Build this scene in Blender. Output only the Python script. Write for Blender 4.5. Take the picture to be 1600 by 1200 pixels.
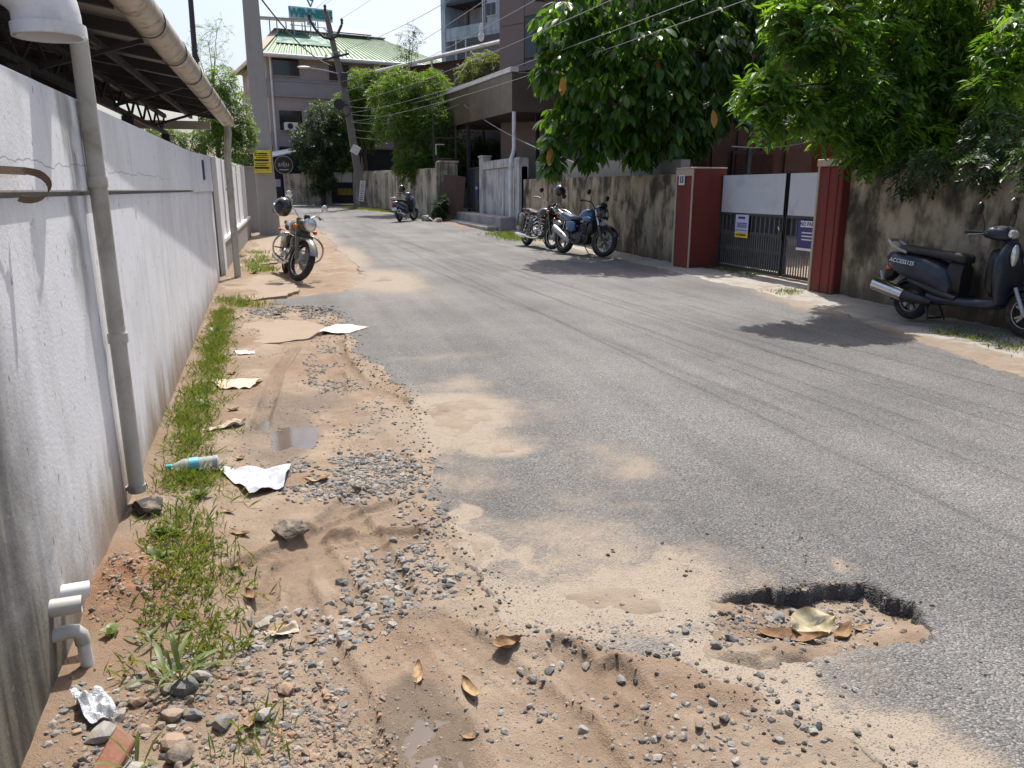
import bpy, bmesh, math, random
import numpy as np
from mathutils import Matrix, Vector
R = math.radians
random.seed(7); rng = np.random.default_rng(11)
scene = bpy.context.scene
C = scene.collection
for o in list(bpy.data.objects): bpy.data.objects.remove(o)

# ------------------------------------------------------------------ camera, sky, sun, exposure
CAM_H = 1.5
cam = bpy.data.cameras.new('camera'); cam.sensor_width = 36; cam.lens = 27.0; cam.clip_start = .05; cam.clip_end = 2000
camo = bpy.data.objects.new('camera', cam); C.objects.link(camo)
camo.location = (0, 0, CAM_H); camo.rotation_euler = (R(90) - math.atan(304/1200), 0, R(-16.1))
scene.camera = camo
SUN_AZ, SUN_EL = R(19), R(62)          # azimuth measured from +Y (down the street) towards +X
w = bpy.data.worlds.new('World'); scene.world = w; w.use_nodes = True
wn = w.node_tree.nodes; bg = wn['Background']
sky = wn.new('ShaderNodeTexSky'); sky.sky_type = 'NISHITA'; sky.sun_disc = False
sky.sun_elevation = SUN_EL; sky.sun_rotation = SUN_AZ; sky.air_density = 1.0; sky.dust_density = 4.5; sky.ozone_density = 1.5
w.node_tree.links.new(sky.outputs[0], bg.inputs[0]); bg.inputs[1].default_value = 0.15
sl = bpy.data.lights.new('sun', 'SUN'); sl.energy = 4.6; sl.angle = R(.5); sl.color = (1, .955, .89)
so = bpy.data.objects.new('sun', sl); C.objects.link(so)
sd = Vector((math.sin(SUN_AZ)*math.cos(SUN_EL), math.cos(SUN_AZ)*math.cos(SUN_EL), math.sin(SUN_EL)))
so.rotation_euler = sd.to_track_quat('Z', 'Y').to_euler(); so.location = sd*50
vs = scene.view_settings; vs.view_transform = 'Standard'; vs.look = 'None'; vs.exposure = 0.38; vs.gamma = 1; vs.use_curve_mapping = False

# ------------------------------------------------------------------ helpers: objects
def props(o, label=None, cat=None, group=None, kind=None):
    if label: o['label'] = label
    if cat: o['category'] = cat
    if group: o['group'] = group
    if kind: o['kind'] = kind
    return o
def thing(name, label, cat, loc=(0,0,0), rz=0, group=None):
    o = bpy.data.objects.new(name, None); C.objects.link(o)
    o.empty_display_size = .1; o.location = loc; o.rotation_euler = (0, 0, rz)
    return props(o, label, cat, group)
def wloc(o):
    v = Vector((0,0,0))
    while o is not None: v = v + Vector(o.location); o = o.parent
    return v
def link(name, me, mat, parent=None):
    o = bpy.data.objects.new(name, me); C.objects.link(o); o.parent = parent
    if mat is not None and len(me.materials) == 0: me.materials.append(mat)
    return o
def copy_tree(o, parent=None):
    c = o.copy(); C.objects.link(c); c.parent = parent
    for ch in list(o.children): copy_tree(ch, c)
    return c
def np_mesh(name, V, Fq=None, Ft=None, attrs=None, smooth=True):
    """numpy mesh: V (n,3), Fq (m,4), Ft (k,3); attrs: name -> per-vertex float array"""
    me = bpy.data.meshes.new(name)
    loops = []; starts = []; tot = 0
    if Fq is not None and len(Fq):
        loops.append(np.asarray(Fq, np.int32).ravel()); starts.append(np.arange(len(Fq))*4); tot += len(Fq)*4
    if Ft is not None and len(Ft):
        loops.append(np.asarray(Ft, np.int32).ravel()); starts.append(tot + np.arange(len(Ft))*3)
    L = np.concatenate(loops); S = np.concatenate(starts)
    me.vertices.add(len(V)); me.vertices.foreach_set('co', np.asarray(V, np.float32).ravel())
    me.loops.add(len(L)); me.loops.foreach_set('vertex_index', L.astype(np.int32))
    me.polygons.add(len(S)); me.polygons.foreach_set('loop_start', S.astype(np.int32))
    me.update(calc_edges=True)
    me.polygons.foreach_set('use_smooth', np.full(len(S), smooth, bool))
    for k, a in (attrs or {}).items():
        at = me.attributes.new(k, 'FLOAT', 'POINT'); at.data.foreach_set('value', np.asarray(a, np.float32).ravel())
    me.validate(); me.update()
    return me

class MB:
    """collects simple shapes, builds ONE mesh object"""
    def __init__(s): s.v = []; s.f = []; s.M = None
    def add(s, vs_, fs):
        b = len(s.v)
        for p in vs_:
            p = Vector(p)
            s.v.append(tuple(s.M @ p) if s.M is not None else tuple(p))
        s.f += [tuple(i + b for i in f) for f in fs]
        return s
    def box(s, x0, x1, y0, y1, z0, z1):
        return s.add([(x0,y0,z0),(x1,y0,z0),(x1,y1,z0),(x0,y1,z0),(x0,y0,z1),(x1,y0,z1),(x1,y1,z1),(x0,y1,z1)],
                     [(3,2,1,0),(4,5,6,7),(0,1,5,4),(1,2,6,5),(2,3,7,6),(3,0,4,7)])
    def beam(s, a, b, wd, ht, up=(0,0,1)):
        a = Vector(a); b = Vector(b); d = (b-a).normalized(); u = Vector(up)
        r = d.cross(u)
        if r.length < 1e-4: r = d.cross(Vector((1,0,0)))
        r.normalize(); u = r.cross(d)
        P = []
        for c in (a, b):
            for (i, j) in ((-1,-1),(1,-1),(1,1),(-1,1)): P.append(c + r*i*wd/2 + u*j*ht/2)
        return s.add(P, [(3,2,1,0),(4,5,6,7),(0,1,5,4),(1,2,6,5),(2,3,7,6),(3,0,4,7)])
    def tube(s, pts, r, n=8, cap=True, flat=None):
        pts = [Vector(p) for p in pts]; m = len(pts)
        rr = [r]*m if not hasattr(r, '__len__') else r
        rings = []; prev = None
        for i, p in enumerate(pts):
            t = (pts[min(i+1,m-1)] - pts[max(i-1,0)])
            if t.length < 1e-9: t = Vector((0,0,1))
            t.normalize()
            if prev is None:
                a = t.cross(Vector((0,0,1)))
                if a.length < .05: a = t.cross(Vector((0,1,0)))
            else:
                a = prev - t*prev.dot(t)
                if a.length < 1e-6: a = t.cross(Vector((0,0,1)))
            a.normalize(); prev = a; b = t.cross(a)
            fl = flat if flat else 1
            rings.append([p + a*math.cos(2*math.pi*k/n)*rr[i] + b*math.sin(2*math.pi*k/n)*rr[i]*fl for k in range(n)])
        return s.loft(rings, cap)
    def loft(s, rings, cap=True, closed=False):
        n = len(rings[0]); m = len(rings); vs_ = [p for r_ in rings for p in r_]; fs = []
        for i in range(m - (0 if closed else 1)):
            j = (i+1) % m
            for k in range(n):
                fs.append((i*n+k, i*n+(k+1)%n, j*n+(k+1)%n, j*n+k))
        if cap and not closed:
            fs.append(tuple(reversed(range(n)))); fs.append(tuple(range((m-1)*n, m*n)))
        return s.add(vs_, fs)
    def lathe(s, prof, n=24, Mx=None, closed=False):
        """prof: (r, h) about local Z, transformed by Mx"""
        rings = []
        for r_, h in prof:
            ring = [Vector((r_*math.cos(2*math.pi*k/n), r_*math.sin(2*math.pi*k/n), h)) for k in range(n)]
            rings.append([Mx @ p for p in ring] if Mx is not None else ring)
        return s.loft(rings, cap=not closed, closed=closed)
    def ell(s, c, r, n=14, m=9, Mx=None):
        rings = []
        for i in range(1, m):
            th = math.pi*i/m
            ring = [Vector((r[0]*math.sin(th)*math.cos(2*math.pi*k/n), r[1]*math.sin(th)*math.sin(2*math.pi*k/n), -r[2]*math.cos(th))) for k in range(n)]
            rings.append([(Mx @ p if Mx is not None else p) + Vector(c) for p in ring])
        return s.loft(rings)
    def prism(s, poly, d0, d1, axes=(0,2,1)):
        """poly: 2D outline, extruded from d0 to d1; axes = (axis of u, axis of v, axis of depth)"""
        n = len(poly); P = []
        for d in (d0, d1):
            for u, v in poly:
                q = [0,0,0]; q[axes[0]] = u; q[axes[1]] = v; q[axes[2]] = d; P.append(q)
        fs = [tuple(range(n)), tuple(reversed(range(n, 2*n)))] + [(k, k+n, (k+1)%n+n, (k+1)%n) for k in range(n)]
        return s.add(P, fs)
    def build(s, name, mat, parent=None, world=False, smooth=35, bevel=0, fix=True, seg=1):
        me = bpy.data.meshes.new(name)
        off = wloc(parent) if (world and parent is not None) else Vector((0,0,0))
        me.from_pydata([tuple(Vector(p) - off) for p in s.v], [], s.f)
        if fix or bevel:
            bm = bmesh.new(); bm.from_mesh(me)
            bmesh.ops.recalc_face_normals(bm, faces=bm.faces)
            if bevel:
                ed = [e for e in bm.edges if len(e.link_faces) == 2 and e.calc_face_angle(0) > .5]
                bmesh.ops.bevel(bm, geom=ed, offset=bevel, segments=seg, affect='EDGES', clamp_overlap=True)
            bm.to_mesh(me); bm.free()
        if smooth:
            me.shade_smooth(); me.set_sharp_from_angle(angle=R(smooth))
        return link(name, me, mat, parent)

def text_mesh(txt, size, ext=.004, bold=0, align='CENTER'):
    cu = bpy.data.curves.new('lettering', 'FONT'); cu.body = txt; cu.size = size; cu.extrude = ext; cu.offset = bold
    cu.align_x = align; cu.align_y = 'CENTER'; cu.resolution_u = 2
    ob = bpy.data.objects.new('lettering', cu); C.objects.link(ob)
    bpy.context.view_layer.update()
    dg = bpy.context.evaluated_depsgraph_get()
    me = bpy.data.meshes.new_from_object(ob.evaluated_get(dg))
    bpy.data.objects.remove(ob); bpy.data.curves.remove(cu)
    return me
def lettering(txt, size, mat, parent, Mx, ext=.003, bold=0, sx=1):
    me = text_mesh(txt, size, ext, bold); me.materials.clear(); me.materials.append(mat)
    o = bpy.data.objects.new('lettering', me); C.objects.link(o); o.parent = parent
    o.matrix_local = Mx @ Matrix.Diagonal((sx,1,1,1))
    return o
def frame_mx(loc, right, up):
    """matrix whose local X = right, Y = up, Z = out of the sign"""
    r_ = Vector(right).normalized(); u = Vector(up).normalized(); n = r_.cross(u).normalized(); u = n.cross(r_)
    m = Matrix((r_, u, n)).transposed().to_4x4(); m.translation = Vector(loc); return m

# ------------------------------------------------------------------ helpers: materials
class NT:
    def __init__(s, name):
        s.m = bpy.data.materials.new(name); s.m.use_nodes = True; s.t = s.m.node_tree; s.n = s.t.nodes
        s.b = s.n['Principled BSDF']; s.out = s.n['Material Output']
    def new(s, ty, **kw):
        x = s.n.new(ty)
        for k, v in kw.items(): setattr(x, k, v)
        return x
    def put(s, sock, val):
        if hasattr(val, 'is_output') or isinstance(val, bpy.types.NodeSocket): s.t.links.new(val, sock)
        else:
            if hasattr(sock.default_value, '__len__') and not hasattr(val, '__len__'): val = (val,)*len(sock.default_value)
            if hasattr(val, '__len__') and len(val) == 3 and len(sock.default_value) == 4: val = (*val, 1)
            sock.default_value = val
    def pos(s): return s.new('ShaderNodeNewGeometry').outputs['Position']
    def obj(s): return s.new('ShaderNodeTexCoord').outputs['Object']
    def rnd(s): return s.new('ShaderNodeObjectInfo').outputs['Random']
    def mapv(s, v, sc): 
        x = s.new('ShaderNodeMapping'); s.put(x.inputs['Vector'], v); s.put(x.inputs['Scale'], sc); return x.outputs[0]
    def noise(s, v, sc, det=4, ro=.55, dist=0):
        x = s.new('ShaderNodeTexNoise'); s.put(x.inputs['Vector'], v); s.put(x.inputs['Scale'], sc); s.put(x.inputs['Detail'], det)
        s.put(x.inputs['Roughness'], ro); s.put(x.inputs['Distortion'], dist); return x.outputs[0]
    def vor(s, v, sc, feat='F1', rand=1):
        x = s.new('ShaderNodeTexVoronoi', feature=feat); s.put(x.inputs['Vector'], v); s.put(x.inputs['Scale'], sc); s.put(x.inputs['Randomness'], rand); return x
    def ramp(s, f, stops, interp='LINEAR'):
        x = s.new('ShaderNodeValToRGB'); s.put(x.inputs[0], f); cr = x.color_ramp; cr.interpolation = interp
        while len(cr.elements) < len(stops): cr.elements.new(.5)
        for e, (p, c) in zip(cr.elements, stops):
            e.position = p; e.color = (c, c, c, 1) if not hasattr(c, '__len__') else (*c[:3], 1)
        return x.outputs[0]
    def mix(s, f, a, b, bt='MIX'):
        x = s.new('ShaderNodeMix', data_type='RGBA', blend_type=bt); s.put(x.inputs[0], f); s.put(x.inputs[6], a); s.put(x.inputs[7], b); return x.outputs[2]
    def ma(s, op, a, b=0, c=None, clamp=False):
        x = s.new('ShaderNodeMath', operation=op, use_clamp=clamp); s.put(x.inputs[0], a); s.put(x.inputs[1], b)
        if c is not None: s.put(x.inputs[2], c)
        return x.outputs[0]
    def ss(s, v, a, b, lo=0, hi=1):
        x = s.new('ShaderNodeMapRange', interpolation_type='SMOOTHSTEP'); s.put(x.inputs[0], v); s.put(x.inputs[1], a); s.put(x.inputs[2], b); s.put(x.inputs[3], lo); s.put(x.inputs[4], hi); return x.outputs[0]
    def sep(s, v): x = s.new('ShaderNodeSeparateXYZ'); s.put(x.inputs[0], v); return x.outputs
    def attr(s, nm): return s.new('ShaderNodeAttribute', attribute_name=nm).outputs['Fac']
    def bump(s, h, st=.5, d=.01, prev=None):
        x = s.new('ShaderNodeBump'); s.put(x.inputs['Strength'], st); s.put(x.inputs['Distance'], d); s.put(x.inputs['Height'], h)
        if prev is not None: s.put(x.inputs['Normal'], prev)
        return x.outputs[0]
    def set(s, **kw):
        names = dict(col='Base Color', rough='Roughness', metal='Metallic', spec='Specular IOR Level', nrm='Normal', ior='IOR', trans='Transmission Weight', coat='Coat Weight', alpha='Alpha', emis='Emission Color', emstr='Emission Strength', coatr='Coat Roughness')
        for k, v in kw.items(): s.put(s.b.inputs[names[k]], v)
        return s.m
def V3(c, k): return tuple(x*k for x in c)

def plain(name, col, rough=.6, metal=0, var=.18, vs_=7, bump=.12, bs=90, spec=.5, coat=0, dirt=None, dirt_amt=.5, dirt_sc=3):
    """paint / metal / plastic with mottling, dust and fine relief"""
    n = NT(name); p = n.obj()
    f = n.noise(p, vs_, 5, .6)
    c = n.mix(f, V3(col, 1-var), V3(col, 1+var))
    rr = n.ss(n.noise(p, vs_*2.3, 4), .3, .7, rough*.82, min(1, rough*1.18))
    if dirt is not None:
        d = n.ss(n.noise(p, dirt_sc, 6, .65, .3), .45, .72, 0, dirt_amt); c = n.mix(d, c, dirt)
        rr = n.ma('ADD', rr, n.ma('MULTIPLY', d, .3), clamp=True)
    n.set(col=c, rough=rr, metal=metal, spec=spec, coat=coat)
    if bump: n.set(nrm=n.bump(n.noise(p, bs, 3), bump, .004))
    return n.m

def weathered(name, base, stain, moss=None, streak=.6, foot=None, foot_h=.5, foot_amt=.8, moss_amt=.6, patch=None, rough=.85, bump=.35, seed=0, z0=0, slo=.5, shi=.78, sz=.45, sxy=5, mould=None, chips=False):
    """painted masonry: vertical rain streaks, blotches, splashed foot, mould"""
    n = NT(name); P = n.pos(); s = n.sep(P)
    P2 = n.new('ShaderNodeVectorMath', operation='ADD'); n.put(P2.inputs[0], P); n.put(P2.inputs[1], (seed*3.7, seed*5.1, seed*1.3)); P = P2.outputs[0]
    st = n.noise(n.mapv(P, (sxy, sxy, sz)), 1.6, 6, .62)
    bl = n.noise(P, 1.3, 6, .6, .4)
    fine = n.noise(P, 22, 5, .6)
    c = n.mix(n.noise(P, 3.2, 5), V3(base, .9), V3(base, 1.07))
    if patch is not None: c = n.mix(n.ss(n.noise(P, .8, 3, .5), .5, .56), c, patch)
    f1 = n.ma('MULTIPLY', n.ss(st, slo, shi), streak)
    f1 = n.ma('MULTIPLY', f1, n.ss(bl, .3, .6, .35, 1))
    c = n.mix(f1, c, stain)
    if moss is not None:
        fm = n.ma('MULTIPLY', n.ss(n.ma('ADD', n.ma('MULTIPLY', bl, .75), n.ma('MULTIPLY', st, .35)), .5, .68), moss_amt)
        c = n.mix(fm, c, moss)
    if foot is not None:
        h = n.ma('ADD', n.ma('SUBTRACT', s[2], z0), n.ma('MULTIPLY', n.ma('SUBTRACT', n.noise(n.mapv(P,(3,3,1)), 1.5, 5, .65), .5), foot_h*1.6))
        ff = n.ma('MULTIPLY', n.ss(h, foot_h, 0), foot_amt); c = n.mix(ff, c, foot)
    if mould is not None:
        fy = n.ma('ADD', s[1], n.ma('ADD', n.ma('MULTIPLY', n.ma('SUBTRACT', bl, .5), 1.3), n.ma('MULTIPLY', s[2], .45)))
        c = n.mix(n.ma('MULTIPLY', n.ss(fy, mould[0], mould[1]), .92), c, n.mix(n.ss(st, .35, .6), (.17,.16,.125), (.035,.035,.03)))
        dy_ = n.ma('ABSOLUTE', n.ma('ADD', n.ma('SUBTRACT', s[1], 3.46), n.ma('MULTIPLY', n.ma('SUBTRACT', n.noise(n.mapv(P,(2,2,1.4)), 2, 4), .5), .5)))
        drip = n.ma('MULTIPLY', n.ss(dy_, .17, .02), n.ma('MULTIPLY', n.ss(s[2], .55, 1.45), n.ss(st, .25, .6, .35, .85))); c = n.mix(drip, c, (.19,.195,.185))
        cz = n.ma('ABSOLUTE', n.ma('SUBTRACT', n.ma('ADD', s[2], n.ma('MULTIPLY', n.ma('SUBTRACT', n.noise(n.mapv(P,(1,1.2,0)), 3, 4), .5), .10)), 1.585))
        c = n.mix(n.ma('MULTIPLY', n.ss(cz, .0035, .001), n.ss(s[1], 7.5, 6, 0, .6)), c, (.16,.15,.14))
    if chips:
        ch = n.ss(n.noise(n.mapv(P, (30,30,13)), 1, 3, .6), .66, .70); c = n.mix(n.ma('MULTIPLY', ch, .7), c, (.16,.145,.12))
    c = n.mix(n.ss(fine, .62, .75, 0, .35), c, V3(stain, .8))
    hh = n.ma('ADD', n.ma('MULTIPLY', fine, .5), n.noise(P, 70, 4, .6))
    n.set(col=c, rough=rough, spec=.25, nrm=n.bump(hh, bump, .012))
    return n.m

def leafmat(name, dark, light, trans=.4, gloss=.42, tcol=None, spec=.5):
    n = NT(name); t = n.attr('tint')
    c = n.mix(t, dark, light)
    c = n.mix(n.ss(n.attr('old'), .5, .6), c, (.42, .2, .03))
    n.set(col=c, rough=gloss, spec=spec)
    tr = n.new('ShaderNodeBsdfTranslucent'); tc = n.mix(t, tcol or (dark[0]*2.2+.02, dark[1]*2.0+.04, dark[2]*.8), (light[0]*1.9+.03, light[1]*1.7+.04, light[2]*.7))
    n.put(tr.inputs[0], tc)
    mx = n.new('ShaderNodeMixShader'); n.put(mx.inputs[0], trans); n.t.links.new(n.b.outputs[0], mx.inputs[1]); n.t.links.new(tr.outputs[0], mx.inputs[2])
    n.t.links.new(mx.outputs[0], n.out.inputs[0])
    return n.m

# numpy value noise
def _h(ix, iy, s):
    n_ = (ix.astype(np.int64)*374761393 + iy.astype(np.int64)*668265263 + s*982451653) & 0x7fffffff
    n_ = ((n_ ^ (n_ >> 13))*1274126177) & 0x7fffffff
    return ((n_ ^ (n_ >> 16)) & 0xffff)/65535.
def vnoise(x, y, s=0):
    x = np.asarray(x, float); y = np.asarray(y, float)
    ix = np.floor(x); iy = np.floor(y); fx = x-ix; fy = y-iy
    fx = fx*fx*(3-2*fx); fy = fy*fy*(3-2*fy)
    a = _h(ix,iy,s); b = _h(ix+1,iy,s); c = _h(ix,iy+1,s); d = _h(ix+1,iy+1,s)
    return (a*(1-fx)+b*fx)*(1-fy) + (c*(1-fx)+d*fx)*fy
def fbm(x, y, o=4, s=0, ro=.5):
    t = 0; a = 1; n_ = 0
    for i in range(o): t = t + a*vnoise(x*2**i + i*17.3, y*2**i - i*9.1, s+i); n_ += a; a *= ro
    return t/n_            # 0..1
def sstep(v, a, b):
    t = np.clip((v-a)/(b-a), 0, 1); return t*t*(3-2*t)

# ------------------------------------------------------------------ the lie of the land
def gz(y):
    y = np.asarray(y, float); t = np.clip(y-18, 0, 28); e = np.clip(y-46, 0, 30)
    return .01*np.clip(y, -20, 46) + .0004*t*t + .0*e
LX = np.array([(-40,1.6),(-10,1.6),(0,1.6),(1.4,1.42),(1.64,1.32),(1.85,1.2),(2.05,1.0),(2.18,.82),(2.32,.68),(2.6,.6),(3,.57),(3.65,.56),(4.23,.64),(4.9,.7),(5.42,.68),(5.96,.6),(7.26,.5),(8.69,.48),(9.3,.47),(9.7,.05),(10.2,-.35),(10.6,-.1),(11,.75),(12.8,1.2),(17,1.15),(21,1.05),(27.5,1.0),(35,.5),(38,-1),(40,-8),(46,-8),(46.5,0),(60,0)])
RXT = np.array([(-40,4.6),(0,4.6),(4.6,5.6),(8,6.38),(12.5,6.45),(18,6.35),(23.8,6.0),(29,5.3),(34,4.6),(40,3.4),(43,3),(46,3),(60,3)])
def xl(y): return np.interp(y, LX[:,0], LX[:,1])
def xr(y): return np.interp(y, RXT[:,0], RXT[:,1])
POT = (1.74, 2.06)
def pothole(x, y):
    """signed measure >0 inside the broken-out hole"""
    dx = x-POT[0]; dy = y-POT[1]
    a = .12; u = dx*math.cos(a)-dy*math.sin(a); v = dx*math.sin(a)+dy*math.cos(a)
    r_ = ((np.abs(u-.12*v)/.36)**4.5 + (np.abs(v)/.205)**4.5)**(1/4.5)
    return (1 - r_)*1.6 + (fbm(x*9, y*9, 3, 5)-.5)*.55 + (fbm(x*34, y*34, 2, 6)-.5)*.3
def road_mask(x, y):
    """signed distance-like: >0 on sound asphalt (metres, roughly)"""
    jag = (fbm(x*6, y*6, 4, 3)-.5)*.16 + (fbm(x*1.3+9, y*1.3, 2, 8)-.5)*.22
    d = x - xl(y) + jag*np.clip(1.2-np.abs(y-30)*0, 0, 1)
    e = xr(y) - x + (fbm(x*3, y*3, 3, 6)-.5)*.25
    return np.minimum(np.minimum(d, e), -pothole(x, y)*.16)
SAND = [(1.0,4.78,.50,.50,1.0),(1.12,4.2,.3,.22,.8),(1.75,3.62,.30,.36,.62),(1.45,3.05,.35,.25,.38),(1.0,2.42,.55,.22,.95),(1.0,2.75,.4,.2,.45),(1.45,12.2,.65,1.7,1.0),(1.0,9.9,.5,.45,.45),(.76,2.93,.05,.24,.9),(1.85,2.02,.3,.14,.3),(1.38,1.95,.25,.22,.95),(1.55,1.78,.3,.13,.9),
        (1.55,1.45,.35,.3,.8),(1.75,1.7,.3,.16,.4),(1.25,6.6,.35,.35,.45),(1.05,5.6,.3,.5,.5),(2.0,2.4,.05,.08,.5),(.9,3.6,.2,.4,.35),(6.2,5.0,.4,1.5,.9),(6.35,8,.4,1.6,.8),(6.2,20,.35,6,.7),(1.3,16.5,.4,2.5,.8),(1.1,22,.4,4,.6)]
def sand(x, y):
    t = 0
    nr_ = sstep(np.abs(y-3), 9, 5)
    x, y = x + ((fbm(x*2.2+5, y*1.5, 4, 81)-.5)*.7 + (fbm(x*9, y*7, 3, 83)-.5)*.18)*nr_, y + (fbm(x*1.8, y*2.2+7, 4, 82)-.5)*.9*nr_
    for (cx, cy, rx, ry, a) in SAND:
        t = np.maximum(t, a*np.exp(-(((x-cx)/rx)**2 + ((y-cy)/ry)**2)*.8))
    return t
PUD = [(-.13, 4.68, .17, .33), (.27, 1.84, .075, .20)]
def puddle(x, y, wide=1.25):
    t = 0
    for (cx, cy, rx, ry) in PUD:
        t = np.maximum(t, wide - np.sqrt(((x-cx)/rx)**2+((y-cy)/ry)**2) + (fbm(x*9,y*9,3,21)-.5)*.5)
    return np.clip(t, 0, 1)
def rut(x, y, path, wd, tread):
    """a wheel rut along a polyline; returns depth 0..1 and tread-bar pattern"""
    D = np.full(np.shape(x), 9.); S = np.zeros(np.shape(x)); Sg = np.zeros(np.shape(x)); acc = 0
    for (a, b) in zip(path[:-1], path[1:]):
        a = np.array(a); b = np.array(b); L = np.hypot(*(b-a)); t = (b-a)/L
        u = np.clip((x-a[0])*t[0]+(y-a[1])*t[1], 0, L); qx = x-a[0]-t[0]*u; qy = y-a[1]-t[1]*u
        d = np.hypot(qx, qy); m = d < D
        D = np.where(m, d, D); S = np.where(m, acc+u, S); Sg = np.where(m, np.sign(qx*t[1]-qy*t[0])*d, Sg); acc += L
    dep = np.clip(1-(D/wd)**4, 0, 1)
    bar = (np.sin((S + np.abs(Sg)*.9)*2*math.pi/tread) > .1)*1.
    rim = np.exp(-((D-wd*1.25)/(wd*.3))**2)
    return dep, bar*dep, rim
RUTS = [([(.14,1.2),(.13,1.75),(.10,2.1),(.0,2.5),(-.06,2.9),(.05,3.3),(.25,3.7)], .055, .046),
        ([(.75,1.2),(.72,1.8),(.55,2.2),(.35,2.6),(.28,3.1),(.2,3.5)], .05, .044), ([(.42,1.2),(.40,1.7),(.32,2.3),(.12,2.8),(.0,3.3)], .045, .042),
        ([(-.2,2.55),(-.12,2.95),(0,3.25),(.2,3.4),(.4,3.5)], .045, .044), ([(-.3,3.0),(-.1,3.15),(.15,3.2),(.45,3.15)], .05, .048),
        ([(.55,4.0),(.45,4.8),(.35,5.5),(.33,6.3)], .05, .05), ([(.9,1.25),(.85,1.9),(.8,2.15)], .05, .046), ([(.95,4.9),(.7,5.3),(.5,5.8),(.4,6.8),(.42,7.6)], .05, .05),
        ([(-.25,4.9),(-.2,5.6),(-.15,6.4),(0,7.3)], .06, .05), ([(1.05,1.2),(1.02,1.6),(.92,2.0)], .045, .044)]
def soil_z(x, y):
    base = gz(y)
    d = road_mask(x, y)
    s = sand(x, y)
    n1 = fbm(x*1.7, y*1.7, 4, 1); n2 = fbm(x*14, y*14, 4, 2); n3 = fbm(x*5, y*5, 3, 12)
    near = sstep(np.abs(y-3), 11, 6)
    z = base - .030 + (n1-.5)*.05 + (n2-.5)*.016 + (n3-.5)*.024
    lip = np.exp(-(d/.10)**2)*np.maximum(sstep(fbm(x*1.1+4, y*1.1, 3, 17), .66, .44), sstep(y, 2.75, 2.45))      # soil washed up level with the tar in places
    z = z*(1-lip) + (base - .004 + (n2-.5)*.014)*lip
    z = z + .085*np.exp(-(((x+.66)/.13)**2 + ((y-2.93)/.20)**2))*(.6+.8*n2)      # heap of red earth
    rise = sstep(x, .25, -.85)*.05                                   # soil banked against the wall
    z = z + rise*sstep(y, 0, 1)
    for pth, wd, tr in RUTS:
        dep, bar, rm = rut(x, y, pth, wd, tr)
        z = z - (dep*.020 + bar*.009 - rm*.010)*near
    z = z - puddle(x, y)*.02
    side = sstep(x, 6.3, 7.0)*.035
    z = z + side
    on = s*(fbm(x*4,y*4,4,31)*.5+.75)
    z = np.maximum(z, base + (on-.92)*.05 + (n2-.5)*.02) if np.ndim(z) else max(z, base + (on-.92)*.05 + (n2-.5)*.02)
    ph = pothole(x, y)
    pf = sstep(ph, -.42, -.12)
    z = z*(1-pf) + (base - .066 + (n2-.5)*.035 + sstep(-x, -1.72, -1.38)*.055 + sstep(-y, -2.08, -1.88)*.045)*pf
    z = np.where(x > 7.3, base+.02, z); z = np.where(x < -1.3, base+.02, z)
    return z
def road_z(x, y):
    base = gz(y); d = road_mask(x, y)
    z = base + (fbm(x*1.1, y*1.1, 3, 41)-.5)*.02 + (fbm(x*24, y*24, 2, 42)-.5)*.004
    cr = fbm(x*22, y*22, 3, 43)
    z = z - sstep(d, .07, -.01)*.016*cr
    ph = sstep(pothole(x, y), -.5, -.1)
    return z - sstep(d, .006+.02*(cr-.5), -.05+.016*ph)*.115
def sz(x, y): return float(max(soil_z(np.array([x]), np.array([y]))[0], road_z(np.array([x]), np.array([y]))[0]))
def sza(x, y): return np.maximum(soil_z(x, y), road_z(x, y))

def grid(xs, ys):
    X, Y = np.meshgrid(xs, ys); nx, ny = len(xs), len(ys)
    i = np.arange((ny-1)*nx).reshape(ny-1, nx)[:, :-1].ravel()
    return X.ravel(), Y.ravel(), np.stack([i, i+1, i+1+nx, i+nx], 1)

xs = np.concatenate([[-150,-80,-40,-20,-10,-6,-4,-3,-2,-1.6,-1.3], np.arange(-1.2,2.5,.014), np.arange(2.5,5.6,.2), np.arange(5.6,7.2,.05), [7.25,7.5,8,10,14,20,30,50,90,160]])
ys = np.concatenate([[-60,-20,-8,-3,-1,0], np.arange(.7,5.6,.014), np.arange(5.6,14,.05), np.arange(14,50,.35), [52,56,62,80,120,250]])
X, Y, Fq = grid(xs, ys)
Z = soil_z(X, Y)
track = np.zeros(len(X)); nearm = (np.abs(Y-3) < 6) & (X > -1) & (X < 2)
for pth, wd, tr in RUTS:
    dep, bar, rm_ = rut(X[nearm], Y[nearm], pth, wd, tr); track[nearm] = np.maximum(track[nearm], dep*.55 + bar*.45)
wet = np.clip(puddle(X, Y, 2.0)*.9 + (fbm(X*1.1+3, Y*1.1, 4, 51)-.46)*2.6*sstep(np.abs(X+.1), .9, .2)*sstep(Y,7.5,5), 0, 1)
litter = sstep(fbm(X*2.2, Y*2.2, 4, 61)+sstep(X,-.2,-.7)*.25, .55, .75)
concr = sstep(X, 6.15, 6.3)*sstep(fbm(X*.8,Y*.5,3,66),.25,.45)
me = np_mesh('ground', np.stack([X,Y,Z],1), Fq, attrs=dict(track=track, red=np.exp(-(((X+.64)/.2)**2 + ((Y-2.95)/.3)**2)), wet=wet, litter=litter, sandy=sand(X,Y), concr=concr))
n = NT('soil'); P = n.pos()
nf = n.noise(P, 60, 6, .7); nm_ = n.noise(P, 5, 6, .6); nb = n.noise(P, 1.2, 5, .6)
c = n.mix(n.ss(nm_, .3, .7), (.238,.180,.130), (.318,.250,.186))
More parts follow.
